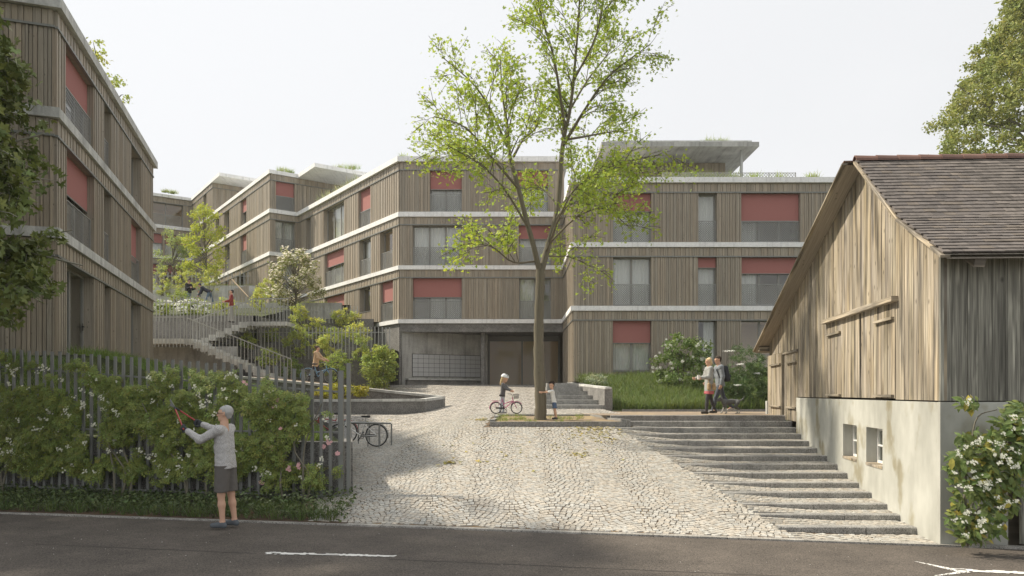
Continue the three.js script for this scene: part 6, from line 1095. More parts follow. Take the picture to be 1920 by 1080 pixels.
// o: h height, lean, turn, legs [left, right] {f, k, o}, arms [left, right] {f, e, o}, head {p, t}; faces +z before turning
function person(label, pos, turn, o) {
  const t = thing('person', label, 'person', pos, turn), K = (o.h ?? 1.75) / 1.75, child = o.child ?? 0, cell = (o.cell ?? 0.02), ln = rad(o.lean ?? 0), fat = o.fat ?? 1;
  const legL = (0.93 - 0.12 * child) * K, tors = (0.50 + 0.03 * child) * K, hk = K * (1 + 0.42 * child);
  const fwd = (f, out, s) => V3(s * Math.sin(rad(out ?? 3)), -Math.cos(rad(f)) * Math.cos(rad(out ?? 3)), Math.sin(rad(f)) * Math.cos(rad(out ?? 3)));
  // legs first: the lower foot decides the hip height
  const L = [1, -1].map((s, i) => { const g = o.legs?.[i] ?? {}; const d1 = fwd(g.f ?? 0, g.o ?? 2, s), d2 = fwd((g.f ?? 0) - (g.k ?? 3), g.o ?? 1, s); const hip = V3(s * 0.085 * K * fat, 0, 0), kn = hip.clone().addScaledVector(d1, legL * 0.49), an = kn.clone().addScaledVector(d2, legL * 0.45); return { hip, kn, an, s, toe: g.toe ?? 0 }; });
  const low = Math.min(L[0].an.y, L[1].an.y) - 0.07 * K; for (const l of L) for (const k of ['hip', 'kn', 'an']) l[k].y -= low;
  const H = V3(0, -low, 0), up = V3(0, Math.cos(ln), Math.sin(ln)), back = V3(0, -Math.sin(ln), Math.cos(ln));
  const U = (x, y, z) => H.clone().add(V3(x * K, 0, 0)).addScaledVector(up, y * K).addScaledVector(back, z * K);
  const ty = tors / K, neck = U(0, ty + 0.07, -0.01), hp = rad(o.head?.p ?? 0) + ln * 0.4, ht = rad(o.head?.t ?? 0);
  const hup = V3(0, Math.cos(hp), Math.sin(hp)), hf = V3(Math.sin(ht), 0, Math.cos(ht)).multiplyScalar(Math.cos(hp)).add(V3(0, -Math.sin(hp), 0)).normalize(), hr = V3().crossVectors(hup, hf).normalize();
  const hc = neck.clone().addScaledVector(hup, 0.13 * hk + 0.02 * K), Hd = (x, y, z) => hc.clone().addScaledVector(hr, x * hk).addScaledVector(hup, y * hk).addScaledVector(hf, z * hk);
  const A = [1, -1].map((s, i) => { const g = o.arms?.[i] ?? {}; const sh = U(s * (0.175 + 0.01 * fat) * (child ? 0.85 : 1), ty - 0.01, -0.01), f = (g.f ?? 5), d1 = fwd(f, g.o ?? 8, s), d2 = fwd(f + (g.e ?? 12), (g.o2 ?? (g.o ?? 8) - 4), s); const al = (0.29 - 0.04 * child) * K, el = sh.clone().addScaledVector(d1, al), wr = el.clone().addScaledVector(d2, 0.25 * K * (1 - 0.12 * child)); return { sh, el, wr, d2, s, c: g.curl ?? 28 }; });
  // one continuous body
  const b = [];
  for (const l of L) { b.push(cap(l.hip, 0.078 * K * fat, l.kn, 0.05 * K), cap(l.kn, 0.05 * K, l.kn.clone().lerp(l.an, 0.35), 0.049 * K), cap(l.kn.clone().lerp(l.an, 0.35), 0.049 * K, l.an, 0.034 * K), cap(l.an, 0.034 * K, l.an.clone().add(V3(0, -0.035 * K, 0.13 * K)), 0.026 * K)); }
  for (const s of [1, -1]) b.push(cap(U(s * 0.07, 0, 0), 0.085 * K * fat, U(s * 0.075, ty * 0.45, 0.005), 0.08 * K * fat), cap(U(s * 0.075, ty * 0.45, 0.005), 0.08 * K * fat, U(s * 0.09, ty * 0.85, 0), 0.085 * K));
  for (const a of A) b.push(cap(U(a.s * 0.09, ty - 0.03, 0), 0.065 * K, a.sh, 0.052 * K), cap(a.sh, 0.048 * K, a.el, 0.037 * K), cap(a.el, 0.037 * K, a.wr, 0.025 * K));
  b.push(cap(U(0, ty - 0.02, -0.01), 0.06 * K, neck, 0.052 * K), cap(neck, 0.05 * K, hc, 0.05 * hk));
  const hd = [cap(Hd(0, 0.028, -0.022), 0.086 * hk, Hd(0, 0.02, 0.005), 0.078 * hk), cap(Hd(0, 0.0, 0.02), 0.066 * hk, Hd(0, -0.07, 0.04), 0.044 * hk), cap(Hd(0, -0.085, 0.055), 0.03 * hk, Hd(0, -0.09, 0.06), 0.028 * hk), cap(Hd(0, 0.005, 0.083), 0.011 * hk, Hd(0, -0.03, 0.099), 0.015 * hk), cap(Hd(-0.03, 0.022, 0.07), 0.016 * hk, Hd(0.03, 0.022, 0.07), 0.016 * hk), cap(Hd(-0.018, -0.062, 0.078), 0.009 * hk, Hd(0.018, -0.062, 0.078), 0.009 * hk), cap(Hd(0, -0.04, 0), 0.055 * hk, neck, 0.05 * K)];
  for (const s of [1, -1]) hd.push(cap(Hd(s * 0.078, 0.012, -0.008), 0.014 * hk, Hd(s * 0.08, -0.02, -0.002), 0.011 * hk));
  const parts = [sdfGeo(b, cell, { k: 0.035 * K }), sdfGeo(hd, Math.min(0.008, cell * 0.5), { k: 0.018 * hk })];
  const hands = A.map(a => handPrims(a.wr, a.d2, V3(-a.s, 0, 0).addScaledVector(a.d2, a.s * a.d2.x).normalize(), a.s, K * 0.95, a.c));
  if (!o.gloves) for (const h of hands) parts.push(sdfGeo(h, o.hcell ?? 0.006, { k: 0.008 }));
  mk('body', mergeGeometries(parts), o.skin ?? SKIN, t);
  if (o.gloves) for (const h of hands) mk('glove', sdfGeo(h.map(p => [p[0], p[1], p[2], p[3] + 0.004, p[4], p[5], p[6], p[7] + 0.004]), 0.005, { k: 0.008 }), o.gloves, t);
  const e = new MB(); for (const s of [1, -1]) { const c = Hd(s * 0.031, 0.002, 0.077); e.tube([c.clone().addScaledVector(hf, -0.004), c.clone().addScaledVector(hf, 0.006)], 0.0085 * hk, 8); } e.build('eyes', M.black, t);
  // clothes: shells over the same skeleton
  const g = o.loose ?? 0.014, c = [];
  const hemT = o.hem ?? -0.06;                                // how far the top reaches below the hip
  for (const s of [1, -1]) c.push(cap(U(s * 0.07, hemT, 0), (0.1 * fat + g + (o.flare ?? 0)) * K, U(s * 0.075, ty * 0.45, 0.005), (0.082 * fat + g) * K), cap(U(s * 0.075, ty * 0.45, 0.005), (0.082 * fat + g) * K, U(s * 0.09, ty * 0.86, 0), (0.086 + g) * K));
  for (const a of A) { c.push(cap(U(a.s * 0.09, ty - 0.03, 0), (0.066 + g) * K, a.sh, (0.054 + g) * K)); const sl = o.sleeve ?? 1; const end = sl >= 1 ? null : a.sh.clone().lerp(a.el, sl * 2 > 1 ? 1 : sl * 2); c.push(cap(a.sh, (0.052 + g) * K, end ?? a.el, (0.042 + g) * K)); if (sl >= 1) c.push(cap(a.el, (0.042 + g) * K, a.el.clone().lerp(a.wr, 0.93), (0.03 + g * 0.8) * K)); }
  if (o.hood) c.push(cap(U(0, ty + 0.05, -0.07), 0.07 * K, U(0, ty + 0.0, -0.09), 0.06 * K));
  const hemC = U(0, hemT + 0.005, 0), nkC = U(0, ty + 0.045, 0);
  mk(o.topName ?? 'shirt', sdfGeo(c, cell, { k: 0.03 * K, fold: 0.0045, pad: 0.01, cut: (x, y, z) => Math.max((hemC.y - y) * up.y + (hemC.z - z) * up.z, Math.abs(x) < 0.07 * K ? ((y - nkC.y) * up.y + (z - nkC.z) * up.z) : -1) }), o.top, t);
  const tr = [], tl = o.leg ?? 1; for (const l of L) { tr.push(cap(V3(l.s * 0.06 * K, H.y + 0.06 * K, 0), 0.103 * K * fat, l.hip, 0.1 * K * fat)); if (tl < 1) { const p = l.hip.clone().lerp(l.kn, tl * 2); tr.push(cap(l.hip, 0.1 * K * fat, p, 0.088 * K * (o.wide ?? 1))); } else tr.push(cap(l.hip, 0.096 * K * fat, l.kn, Math.max(0.057, 0.063 * (o.wide ?? 1)) * K), cap(l.kn, Math.max(0.057, 0.063 * (o.wide ?? 1)) * K, l.kn.clone().lerp(l.an, 0.4), Math.max(0.056, 0.06 * (o.wide ?? 1)) * K), cap(l.kn.clone().lerp(l.an, 0.4), Math.max(0.056, 0.06 * (o.wide ?? 1)) * K, l.an.clone().add(V3(0, 0.01, 0)), Math.max(0.043, 0.05 * (o.wide ?? 1)) * K)); }
  const cutY = tl < 1 ? Math.min(L[0].hip.y, L[0].hip.y) - legL * 0.49 * tl * 2 + 0.02 : -9;
  mk(o.bottomName ?? (tl < 1 ? 'shorts' : 'trousers'), sdfGeo(tr, cell, { k: 0.025 * K, fold: 0.003, pad: 0.01, cut: (x, y, z) => Math.max(cutY - y, y - (H.y + (hemT + 0.06) * K)) }), o.bottom, t);
  if (o.dress) { const d = []; for (const s of [1, -1]) d.push(cap(U(s * 0.07, -0.02, 0), 0.11 * K, V3(s * 0.08 * K, H.y - 0.34 * K, 0.01), 0.135 * K)); mk('skirt', sdfGeo(d, cell, { k: 0.04, fold: 0.006, pad: 0.01, cut: (x, y) => H.y - 0.31 * K - y }), o.dress, t); }
  for (const l of L) { const toe = l.an.clone().add(V3(l.s * 0.012 * K, -0.028 * K - l.toe, 0.145 * K)), heel = l.an.clone().add(V3(0, -0.03 * K, -0.025 * K)); mk('shoe', sdfGeo([cap(heel, 0.036 * K, toe, 0.033 * K), cap(heel, 0.034 * K, l.an.clone().add(V3(0, 0.005, 0.0)), 0.044 * K), cap(l.an.clone().add(V3(0, -0.01 * K, 0.04 * K)), 0.036 * K, toe, 0.03 * K)], Math.min(0.01, cell), { k: 0.02, cut: (x, y) => (Math.min(l.an.y, 9) - 0.068 * K - Math.max(0, l.toe)) - y }), o.shoes ?? M.black, t); }
  if (o.hair) { const hh = [cap(Hd(0, 0.034, -0.026), 0.0925 * hk, Hd(0, 0.03, 0.0), 0.0835 * hk), cap(Hd(0, -0.01, -0.052), 0.058 * hk, Hd(0, -0.035, -0.055), 0.046 * hk)]; if (o.long) hh.push(cap(Hd(0, -0.05, -0.07), 0.06 * hk, Hd(0, -0.05 - o.long, -0.07), 0.04 * hk)); if (o.bun) hh.push(cap(Hd(0, 0.06, -0.13), 0.05 * hk, Hd(0, 0.05, -0.14), 0.045 * hk)); if (o.curly) for (let i = 0; i < 14; i++) { const a = i * 2.4, y = 0.02 + 0.1 * (i / 14); hh.push(cap(Hd(Math.cos(a) * 0.07, y, -0.03 + Math.sin(a) * 0.06), 0.032 * hk, Hd(Math.cos(a) * 0.075, y + 0.01, -0.03 + Math.sin(a) * 0.065), 0.03 * hk)); }
    mk('hair', sdfGeo(hh, Math.min(0.009, cell * 0.6), { k: 0.02, fold: 0.004, pad: 0.01, cut: (x, y, z) => { const dx = x - hc.x, dy = y - hc.y, dz = z - hc.z, f = dx * hf.x + dy * hf.y + dz * hf.z, u = dx * hup.x + dy * hup.y + dz * hup.z; return f - (u > 0.055 * hk ? 0.085 : 0.01 + 0.02 * clamp(u / 0.05)) * hk; } }), o.hair, t); }
  if (o.helmet) { mk('helmet', sdfGeo([cap(Hd(0, 0.05, -0.04), 0.108 * hk, Hd(0, 0.05, 0.015), 0.098 * hk)], 0.008, { k: 0.02, cut: (x, y, z) => { const dx = x - hc.x, dy = y - hc.y, dz = z - hc.z, f = dx * hf.x + dy * hf.y + dz * hf.z, u = dx * hup.x + dy * hup.y + dz * hup.z; return 0.035 * hk + 0.1 * f - u; } }), o.helmet, t); const v = new MB(); for (const x of [-0.05, 0, 0.05]) { const q = []; for (let i = 0; i <= 6; i++) { const a = rad(-55 + i * 18); q.push(Hd(x, 0.05 + Math.cos(a) * (0.103 - Math.abs(x) * 0.25), -0.015 - Math.sin(a) * 0.125)); } v.tube(q, 0.006, 5); } v.build('helmet_vents', M.black, t); }
  if (o.glasses) { const v = new MB(); for (const s of [1, -1]) { const q = []; for (let i = 0; i <= 12; i++) { const a = i / 12 * 6.283; q.push(Hd(s * 0.032 + Math.cos(a) * 0.022, 0.002 + Math.sin(a) * 0.016, 0.098)); } v.tube(q, 0.0025, 5, [1, 1, 1], false); v.tube([Hd(s * 0.054, 0.006, 0.096), Hd(s * 0.082, 0.006, 0.0)], 0.0025, 5); } v.tube([Hd(-0.01, 0.004, 0.1), Hd(0.01, 0.004, 0.1)], 0.0025, 5); v.build('glasses', M.black, t); }
  t.updateMatrixWorld(true);
  return { t, K, wr: A.map((a, i) => t.localToWorld(a.wr.clone().addScaledVector(a.d2, 0.07 * K))), U: (x, y, z) => t.localToWorld(U(x, y, z)), H, ty };
}
rnd = mulberry(501);
const standAt = (px, d, y) => [X(px, d), y, -d];
// gardener with long-handled shears
{
  const g = person('grey-haired man in a pale striped top and grey shorts pruning the roses', standAt(423, 10.98, 0.012), rad(-94), { h: 1.76, cell: 0.012, hcell: 0.005, lean: 3, head: { p: -4, t: 14 }, legs: [{ f: 3, k: 6, o: 0 }, { f: -5, k: 3, o: 0 }], arms: [{ f: 60, e: 62, o: 12, o2: -6, curl: 62 }, { f: 84, e: 26, o: 22, o2: 8, curl: 62 }], gloves: cloth([0.045, 0.05, 0.055]), top: cloth([0.62, 0.61, 0.60], { map: knit }), bottom: cloth([0.13, 0.12, 0.11]), leg: 0.48, wide: 1.12, fat: 1.08, loose: 0.016, hem: -0.09, shoes: cloth([0.11, 0.125, 0.14]), hair: cloth([0.42, 0.42, 0.41]), glasses: 1 });
  const [l, r] = g.wr, tip = PT(327, 763, 11.45), t = thing('pruning_shears', 'long red-handled pruning shears held up to the roses by the gardener', 'shears'), red = mat([0.36, 0.03, 0.03], { roughness: 0.4 });
  for (const h of [l, r]) { const d = h.clone().sub(tip).normalize(), m = new MB(); m.tube([tip.clone().addScaledVector(d, 0.1), h.clone().addScaledVector(d, 0.06)], 0.011, 8); m.build('handle', red, t); const k = new MB(); k.tube([tip.clone().addScaledVector(d, 0.02), tip.clone().addScaledVector(d, 0.12)], 0.014, 8); k.build('ferrule', M.black, t); }
  for (const s of [-1, 1]) { const d = tip.clone().sub(l.clone().add(r).multiplyScalar(0.5)).normalize(), m = new MB(); const e = tip.clone().addScaledVector(d, 0.17).add(V3(0, 0.035 * s, 0.0)); m.bar(tip.clone().add(V3(0, 0, 0.004 * s)), e, 0.035, 0.006); m.build('blade', M.steel, t); }
}
// bicycles
function bike(label, pos, turn, o) {
  const t = thing('bicycle', label, 'bicycle', pos, turn), R = o.R, B = o.B, s = o.s ?? R / 0.34, fm = mat(o.col, { roughness: 0.35, metalness: 0.1 });
  const P = (x, y, z = 0) => V3(x, y, z), tubes = (name, list, m, par = t) => { const g = new MB(); for (const [a, b, r] of list) g.tube([a, b], r, 8); return g.build(name, m, par); };
  for (const x of [0, B]) {
    const tg = new THREE.TorusGeometry(R - 0.018 * s, 0.018 * s, 8, 40), w = mk('wheel', tg, M.rubber, t); w.position.set(x, R, 0);
    const rg = new THREE.TorusGeometry(R - 0.042 * s, 0.009 * s, 6, 40); mk('rim', rg, M.galv, w);
    const sp = new MB(); for (let i = 0; i < 20; i++) { const a = i / 20 * 6.283; sp.tube([P(Math.cos(a + 0.25) * 0.02 * s, Math.sin(a + 0.25) * 0.02 * s, (i & 1 ? 1 : -1) * 0.025 * s), P(Math.cos(a) * (R - 0.045 * s), Math.sin(a) * (R - 0.045 * s))], 0.0012, 4, [1, 1, 1], false); } sp.tube([P(0, 0, -0.045 * s), P(0, 0, 0.045 * s)], 0.022 * s, 8); stuff(sp.build('spokes', M.galv, w));
    const fd = new MB(), q = []; for (let i = 0; i <= 12; i++) { const a = rad(x ? 35 + i * 10 : 60 + i * 11); q.push(P(x + Math.cos(a) * (R + 0.02 * s), R + Math.sin(a) * (R + 0.02 * s))); } fd.tube(q, 0.014 * s, 5); fd.build('mudguard', o.guard ?? fm, t);
  }
  const bb = P(B * 0.42, R * 0.92), st = P(B * 0.3, R + 0.40 * s), hb = P(B * 0.84, R + 0.30 * s), ht = P(B * 0.80, R + 0.46 * s), fa = P(B, R), ra = P(0, R), r = 0.016 * s;
  const low = o.low ? P(B * 0.36, R + 0.16 * s) : st.clone().lerp(bb, 0.15);
  tubes('frame', [[bb, st, r], [bb, hb, r * 1.2], [low, o.low ? hb.clone().lerp(bb, 0.12).add(V3(0, 0.04 * s, 0)) : ht.clone().lerp(hb, 0.3), r], [hb, ht, r * 1.3], [ra.clone().setZ(0.04 * s), bb.clone().setZ(0.03 * s), r * 0.6], [ra.clone().setZ(-0.04 * s), bb.clone().setZ(-0.03 * s), r * 0.6], [ra.clone().setZ(0.04 * s), st.clone().lerp(bb, 0.2), r * 0.55], [ra.clone().setZ(-0.04 * s), st.clone().lerp(bb, 0.2), r * 0.55]], fm);
  tubes('fork', [[hb.clone().setZ(0.035 * s), fa.clone().setZ(0.045 * s), r * 0.8], [hb.clone().setZ(-0.035 * s), fa.clone().setZ(-0.045 * s), r * 0.8]], fm);
  tubes('seat_post', [[st, st.clone().add(P(-0.02 * s, 0.13 * s)), r * 0.8]], M.galv);
  const sc = st.clone().add(P(-0.03 * s, 0.15 * s)); mk('saddle', sdfGeo([cap(sc.clone().add(P(-0.07 * s, 0, 0.04 * s)), 0.04 * s, sc.clone().add(P(0.13 * s, 0, 0)), 0.022 * s), cap(sc.clone().add(P(-0.07 * s, 0, -0.04 * s)), 0.04 * s, sc.clone().add(P(0.13 * s, 0, 0)), 0.022 * s)], 0.012, { k: 0.02 }), M.black, t);
  const hB = ht.clone().add(P(-0.02 * s, 0.10 * s)); tubes('handlebar', [[ht, hB, r * 0.8], [hB, hB.clone().add(P(-0.03 * s, 0.04 * s, 0.16 * s)), r * 0.7], [hB, hB.clone().add(P(-0.03 * s, 0.04 * s, -0.16 * s)), r * 0.7], [hB.clone().add(P(-0.03 * s, 0.04 * s, 0.16 * s)), hB.clone().add(P(-0.15 * s, 0.05 * s, 0.25 * s)), r * 0.9], [hB.clone().add(P(-0.03 * s, 0.04 * s, -0.16 * s)), hB.clone().add(P(-0.15 * s, 0.05 * s, -0.25 * s)), r * 0.9]], M.steel);
  tubes('crank', [[bb.clone().setZ(0.05 * s), bb.clone().add(P(0.1 * s, -0.12 * s, 0.06 * s)), 0.011 * s], [bb.clone().setZ(-0.05 * s), bb.clone().add(P(-0.1 * s, 0.12 * s, -0.06 * s)), 0.011 * s], [bb.clone().add(P(0.1 * s, -0.12 * s, 0.05 * s)), bb.clone().add(P(0.1 * s, -0.12 * s, 0.15 * s)), 0.02 * s], [bb.clone().add(P(-0.1 * s, 0.12 * s, -0.05 * s)), bb.clone().add(P(-0.1 * s, 0.12 * s, -0.15 * s)), 0.02 * s]], M.black);
  const cg = new MB(), q = []; for (let i = 0; i <= 20; i++) { const a = i / 20 * 6.283; q.push(bb.clone().add(P(Math.cos(a) * 0.085 * s, Math.sin(a) * 0.085 * s, 0.045 * s))); } cg.tube(q, 0.008 * s, 5, [1, 1, 1], false); cg.bar(bb.clone().setZ(0.045 * s), ra.clone().setZ(0.045 * s), 0.07 * s, 0.012 * s); cg.build('chain_guard', M.black, t);
  if (o.rack) tubes('luggage_rack', [[P(-0.2 * s, R * 2 + 0.06 * s, 0.05 * s), P(B * 0.26, R * 2 + 0.06 * s, 0.05 * s), 0.007 * s], [P(-0.2 * s, R * 2 + 0.06 * s, -0.05 * s), P(B * 0.26, R * 2 + 0.06 * s, -0.05 * s), 0.007 * s], [P(-0.1 * s, R * 2 + 0.06 * s, 0.05 * s), P(0, R, 0.05 * s), 0.006 * s], [P(-0.1 * s, R * 2 + 0.06 * s, -0.05 * s), P(0, R, -0.05 * s), 0.006 * s]], o.guard ?? fm);
  if (o.basket) { const c = P(B * 0.98, R + 0.50 * s), g = new MB(), w = 0.15 * s, h = 0.2 * s; for (let i = 0; i <= 6; i++) { const y = c.y - h / 2 + i * h / 6, k = mix(0.8, 1, i / 6), qq = [[1, 1], [1, -1], [-1, -1], [-1, 1], [1, 1]].map(([a, b]) => P(c.x + a * w * 0.8 * k, y, b * w * k)); g.tube(qq, 0.006 * s, 4); } for (let i = 0; i < 24; i++) { const a = Math.floor(i / 6), f = (i % 6) / 6 * 2 - 1, e = [[1, f], [f, -1], [-1, f], [f, 1]][a]; g.tube([P(c.x + e[0] * w * 0.64, c.y - h / 2, e[1] * w * 0.8), P(c.x + e[0] * w * 0.8, c.y + h / 2, e[1] * w)], 0.006 * s, 4); } for (let i = -2; i <= 2; i++) g.tube([P(c.x - w * 0.64, c.y - h / 2, i * w * 0.35), P(c.x + w * 0.64, c.y - h / 2, i * w * 0.35)], 0.006 * s, 4); stuff(g.build('basket', M.black, t)); }
  return t;
}
{
  const yA = rampY(X(950, 21.4), 21.4);
  bike('small pink children bicycle with black front basket, beside the girl in the helmet', standAt(930, 21.3, rampY(X(945, 21.3), 21.3) + 0.015), rad(0), { R: 0.17, B: 0.585, s: 0.66, col: [0.45, 0.07, 0.20], basket: 1, rack: 1, low: 1, guard: mat([0.4, 0.08, 0.2]) });
  person('girl with a white helmet and fair hair holding the pink bicycle', standAt(942, 21.62, rampY(X(942, 21.6), 21.6) + 0.01), rad(82), { h: 1.09, child: 1, cell: 0.014, lean: 6, head: { p: 16, t: -8 }, legs: [{ f: 4, k: 6 }, { f: -6, k: 6 }], arms: [{ f: 42, e: 22, o: 8, curl: 60 }, { f: 38, e: 30, o: 10, curl: 60 }], top: cloth([0.13, 0.13, 0.135]), bottom: cloth([0.46, 0.50, 0.55]), topName: 'jacket', loose: 0.02, hair: cloth([0.50, 0.38, 0.20]), long: 0.16, helmet: mat([0.78, 0.8, 0.82], { roughness: 0.35 }), shoes: cloth([0.3, 0.3, 0.32]) });
  person('small boy in white shirt and blue shorts leaning on the tree trunk', standAt(1039, 18.75, 1.31), rad(-96), { h: 0.93, child: 1, cell: 0.012, lean: 10, head: { p: 4, t: 55 }, legs: [{ f: -8, k: 2, o: 5 }, { f: -2, k: 6, o: 5 }], arms: [{ f: 78, e: 12, o: 8, curl: 12 }, { f: 88, e: 10, o: 8, curl: 12 }], top: cloth([0.74, 0.74, 0.72]), sleeve: 0.35, bottom: cloth([0.085, 0.13, 0.22]), leg: 0.42, wide: 1.2, hair: cloth([0.035, 0.022, 0.015]), curly: 1, shoes: cloth([0.05, 0.05, 0.06]), loose: 0.016 });
  const dC = 21.6, yC = landY(dC) + 0.004;
  const w = person('woman with fair hair in a grey hooded parka and dark leggings, walking beside the man', standAt(1330, dC - 0.35, yC), rad(-88), { h: 1.58, cell: 0.016, lean: 2, head: { p: 6, t: -6 }, legs: [{ f: 12, k: 8 }, { f: -10, k: 10 }], arms: [{ f: 14, e: 72, o: 10, curl: 45 }, { f: 18, e: 68, o: 10, curl: 45 }], top: cloth([0.33, 0.34, 0.33]), topName: 'parka', hem: -0.22, flare: 0.02, loose: 0.026, hood: 1, bottom: cloth([0.05, 0.05, 0.055]), bottomName: 'leggings', wide: 0.85, dress: cloth([0.45, 0.12, 0.14]), hair: cloth([0.60, 0.46, 0.27]), long: 0.05, shoes: cloth([0.045, 0.04, 0.035]) });
  const m = person('dark-haired man in a grey-blue hooded top and jeans with a backpack, walking with the dog', standAt(1350, dC + 0.35, yC), rad(-84), { h: 1.70, cell: 0.016, lean: 5, head: { p: 10, t: 10 }, legs: [{ f: 22, k: 8 }, { f: -20, k: 22, toe: 0.04 }], arms: [{ f: -6, e: 22, o: 9 }, { f: 20, e: 30, o: 9 }], top: cloth([0.21, 0.235, 0.26]), topName: 'hooded_top', hood: 1, hem: -0.1, loose: 0.02, bottom: cloth([0.075, 0.085, 0.11]), hair: cloth([0.045, 0.03, 0.02]), shoes: cloth([0.45, 0.45, 0.45]) });
  { const t = thing('backpack', 'dark blue-grey backpack on the back of the walking man', 'backpack'), P = (x, y, z) => m.U(x, y, z), k = cloth([0.035, 0.04, 0.05]); const q = []; for (const x of [-0.09, 0.09]) q.push(cap(P(x, 0.46, -0.19), 0.065, P(x, 0.12, -0.21), 0.085)); mk('bag_body', sdfGeo(q, 0.014, { k: 0.05, fold: 0.003 }), k, t); for (const x of [-0.12, 0.12]) { const g = new MB(); g.tube([P(x, 0.5, -0.14), P(x, 0.56, 0.0), P(x, 0.42, 0.12), P(x * 1.3, 0.2, 0.06), P(x * 1.2, 0.12, -0.12)], 0.017, 6); g.build('strap', k, t); } mk('front_pocket', sdfGeo([cap(P(-0.06, 0.2, -0.29), 0.05, P(0.06, 0.2, -0.29), 0.05)], 0.014, { k: 0.02 }), k, t); }
  { const t = thing('shoulder_bag', 'small tan shoulder bag at the side of the woman in the parka', 'bag'), P = (x, y, z) => w.U(x, y, z), k = mat([0.42, 0.30, 0.17], { roughness: 0.6 }); const q = []; for (const z of [-0.08, 0.08]) q.push(cap(P(0.22, 0.0, z), 0.045, P(0.22, -0.13, z), 0.055)); mk('bag_body', sdfGeo(q, 0.012, { k: 0.04 }), k, t); const g = new MB(); g.tube([P(0.21, 0.02, 0.08), P(0.13, 0.5, 0.06), P(0.02, 0.585, 0.02), P(-0.05, 0.5, -0.08), P(0.21, 0.02, -0.08)], 0.009, 6); g.build('strap', k, t); const fl = new MB(); const a = P(0.272, -0.02, -0.1), b = P(0.272, -0.02, 0.1); fl.bar(a, b, 0.012, 0.1); fl.build('flap', k, t); }
  { const t = thing('paper_cup', 'small white cup held by the woman in the parka', 'cup'), c = w.wr[0].clone().add(V3(-0.02, 0.02, 0.0)); const g = new THREE.CylinderGeometry(0.042, 0.032, 0.11, 14); mk('cup', g, M.white, t).position.copy(c); mk('lid', new THREE.CylinderGeometry(0.045, 0.045, 0.015, 14), M.white, t).position.copy(c).add(V3(0, 0.062, 0)); }
  // dog: deep chest, tucked belly, hocks, tail
  { const d = 21.3, t = thing('dog', 'dark grey dog with pale lower legs walking in front of the couple', 'dog', standAt(1370, d, landY(d) + 0.004), 0), k = 1.22, b = [], f = [];
    const P = (x, y, z) => V3(x * k, y * k, z * k); // faces -x
    b.push(cap(P(-0.14, 0.26, 0.02), 0.07, P(-0.13, 0.25, -0.02), 0.07), cap(P(-0.14, 0.265, 0), 0.085, P(0.02, 0.285, 0), 0.068), cap(P(0.02, 0.285, 0), 0.068, P(0.16, 0.285, 0), 0.066), cap(P(-0.16, 0.30, 0), 0.06, P(-0.235, 0.33, 0), 0.045), cap(P(-0.24, 0.345, 0), 0.05, P(-0.262, 0.335, 0), 0.045), cap(P(-0.26, 0.325, 0), 0.036, P(-0.325, 0.295, 0), 0.024), cap(P(0.21, 0.3, 0), 0.022, P(0.28, 0.34, 0), 0.014), cap(P(0.28, 0.34, 0), 0.014, P(0.33, 0.42, 0), 0.008));
    for (const z of [0.035, -0.035]) b.push(cap(P(-0.235, 0.375, z), 0.02, P(-0.225, 0.33, z * 1.7), 0.012));
    for (const [z, sw] of [[0.05, 0.03], [-0.05, -0.05]]) { b.push(cap(P(-0.14, 0.24, z), 0.042, P(-0.13 + sw * 0.3, 0.15, z), 0.026)); f.push(cap(P(-0.13 + sw * 0.3, 0.15, z), 0.023, P(-0.14 + sw, 0.03, z), 0.016), cap(P(-0.14 + sw, 0.024, z), 0.02, P(-0.175 + sw, 0.018, z), 0.016)); }
    for (const [z, sw] of [[0.05, -0.03], [-0.05, 0.05]]) { b.push(cap(P(0.15, 0.26, z), 0.06, P(0.11 + sw * 0.4, 0.17, z), 0.036), cap(P(0.11 + sw * 0.4, 0.17, z), 0.034, P(0.19 + sw * 0.8, 0.1, z), 0.02)); f.push(cap(P(0.19 + sw * 0.8, 0.1, z), 0.018, P(0.17 + sw, 0.028, z), 0.015), cap(P(0.17 + sw, 0.024, z), 0.019, P(0.135 + sw, 0.018, z), 0.016)); }
    const gb = sdfGeo(b, 0.011, { k: 0.03 }), gf = sdfGeo(f, 0.009, { k: 0.015 }); const paint = (g, c) => { const a = new Float32Array(g.attributes.position.count * 3); for (let i = 0; i < a.length; i += 3) { const v = mix(0.85, 1.2, hash(Math.floor(g.attributes.position.array[i] * 90), Math.floor(g.attributes.position.array[i + 1] * 40), 3)); a[i] = c[0] * v; a[i + 1] = c[1] * v; a[i + 2] = c[2] * v; } g.setAttribute('color', new THREE.Float32BufferAttribute(a, 3)); return g; };
    mk('body', mergeGeometries([paint(gb, [0.11, 0.115, 0.115]), paint(gf, [0.42, 0.41, 0.38])]), mat([1, 1, 1], { vertexColors: true, roughness: 0.9 }), t); const e = new MB(); e.tube([P(-0.34, 0.298, 0), P(-0.35, 0.296, 0)], 0.014, 8); e.build('nose', M.black, t);
    const ls = thing('leash', 'thin dark leash between the man and the dog', 'leash'), a = m.wr[0], q = t.position.clone().add(P(-0.19, 0.36, 0)); const g = new MB(); g.tube(new THREE.CatmullRomCurve3([a, a.clone().lerp(q, 0.5).add(V3(0, -0.12, 0)), q]).getPoints(12), 0.006, 5); g.build('strap', M.black, ls); }
  // woman pushing a blue bicycle on the path
  const yp = x => pathY(x) + 0.01, xb = X(578, 33.9);
  bike('blue city bicycle pushed along the path by the woman in the tan jacket', [xb, yp(X(600, 33.9)), -33.9], rad(-1), { R: 0.34, B: 1.02, col: [0.15, 0.30, 0.45], low: 1, guard: mat([0.2, 0.35, 0.5]) });
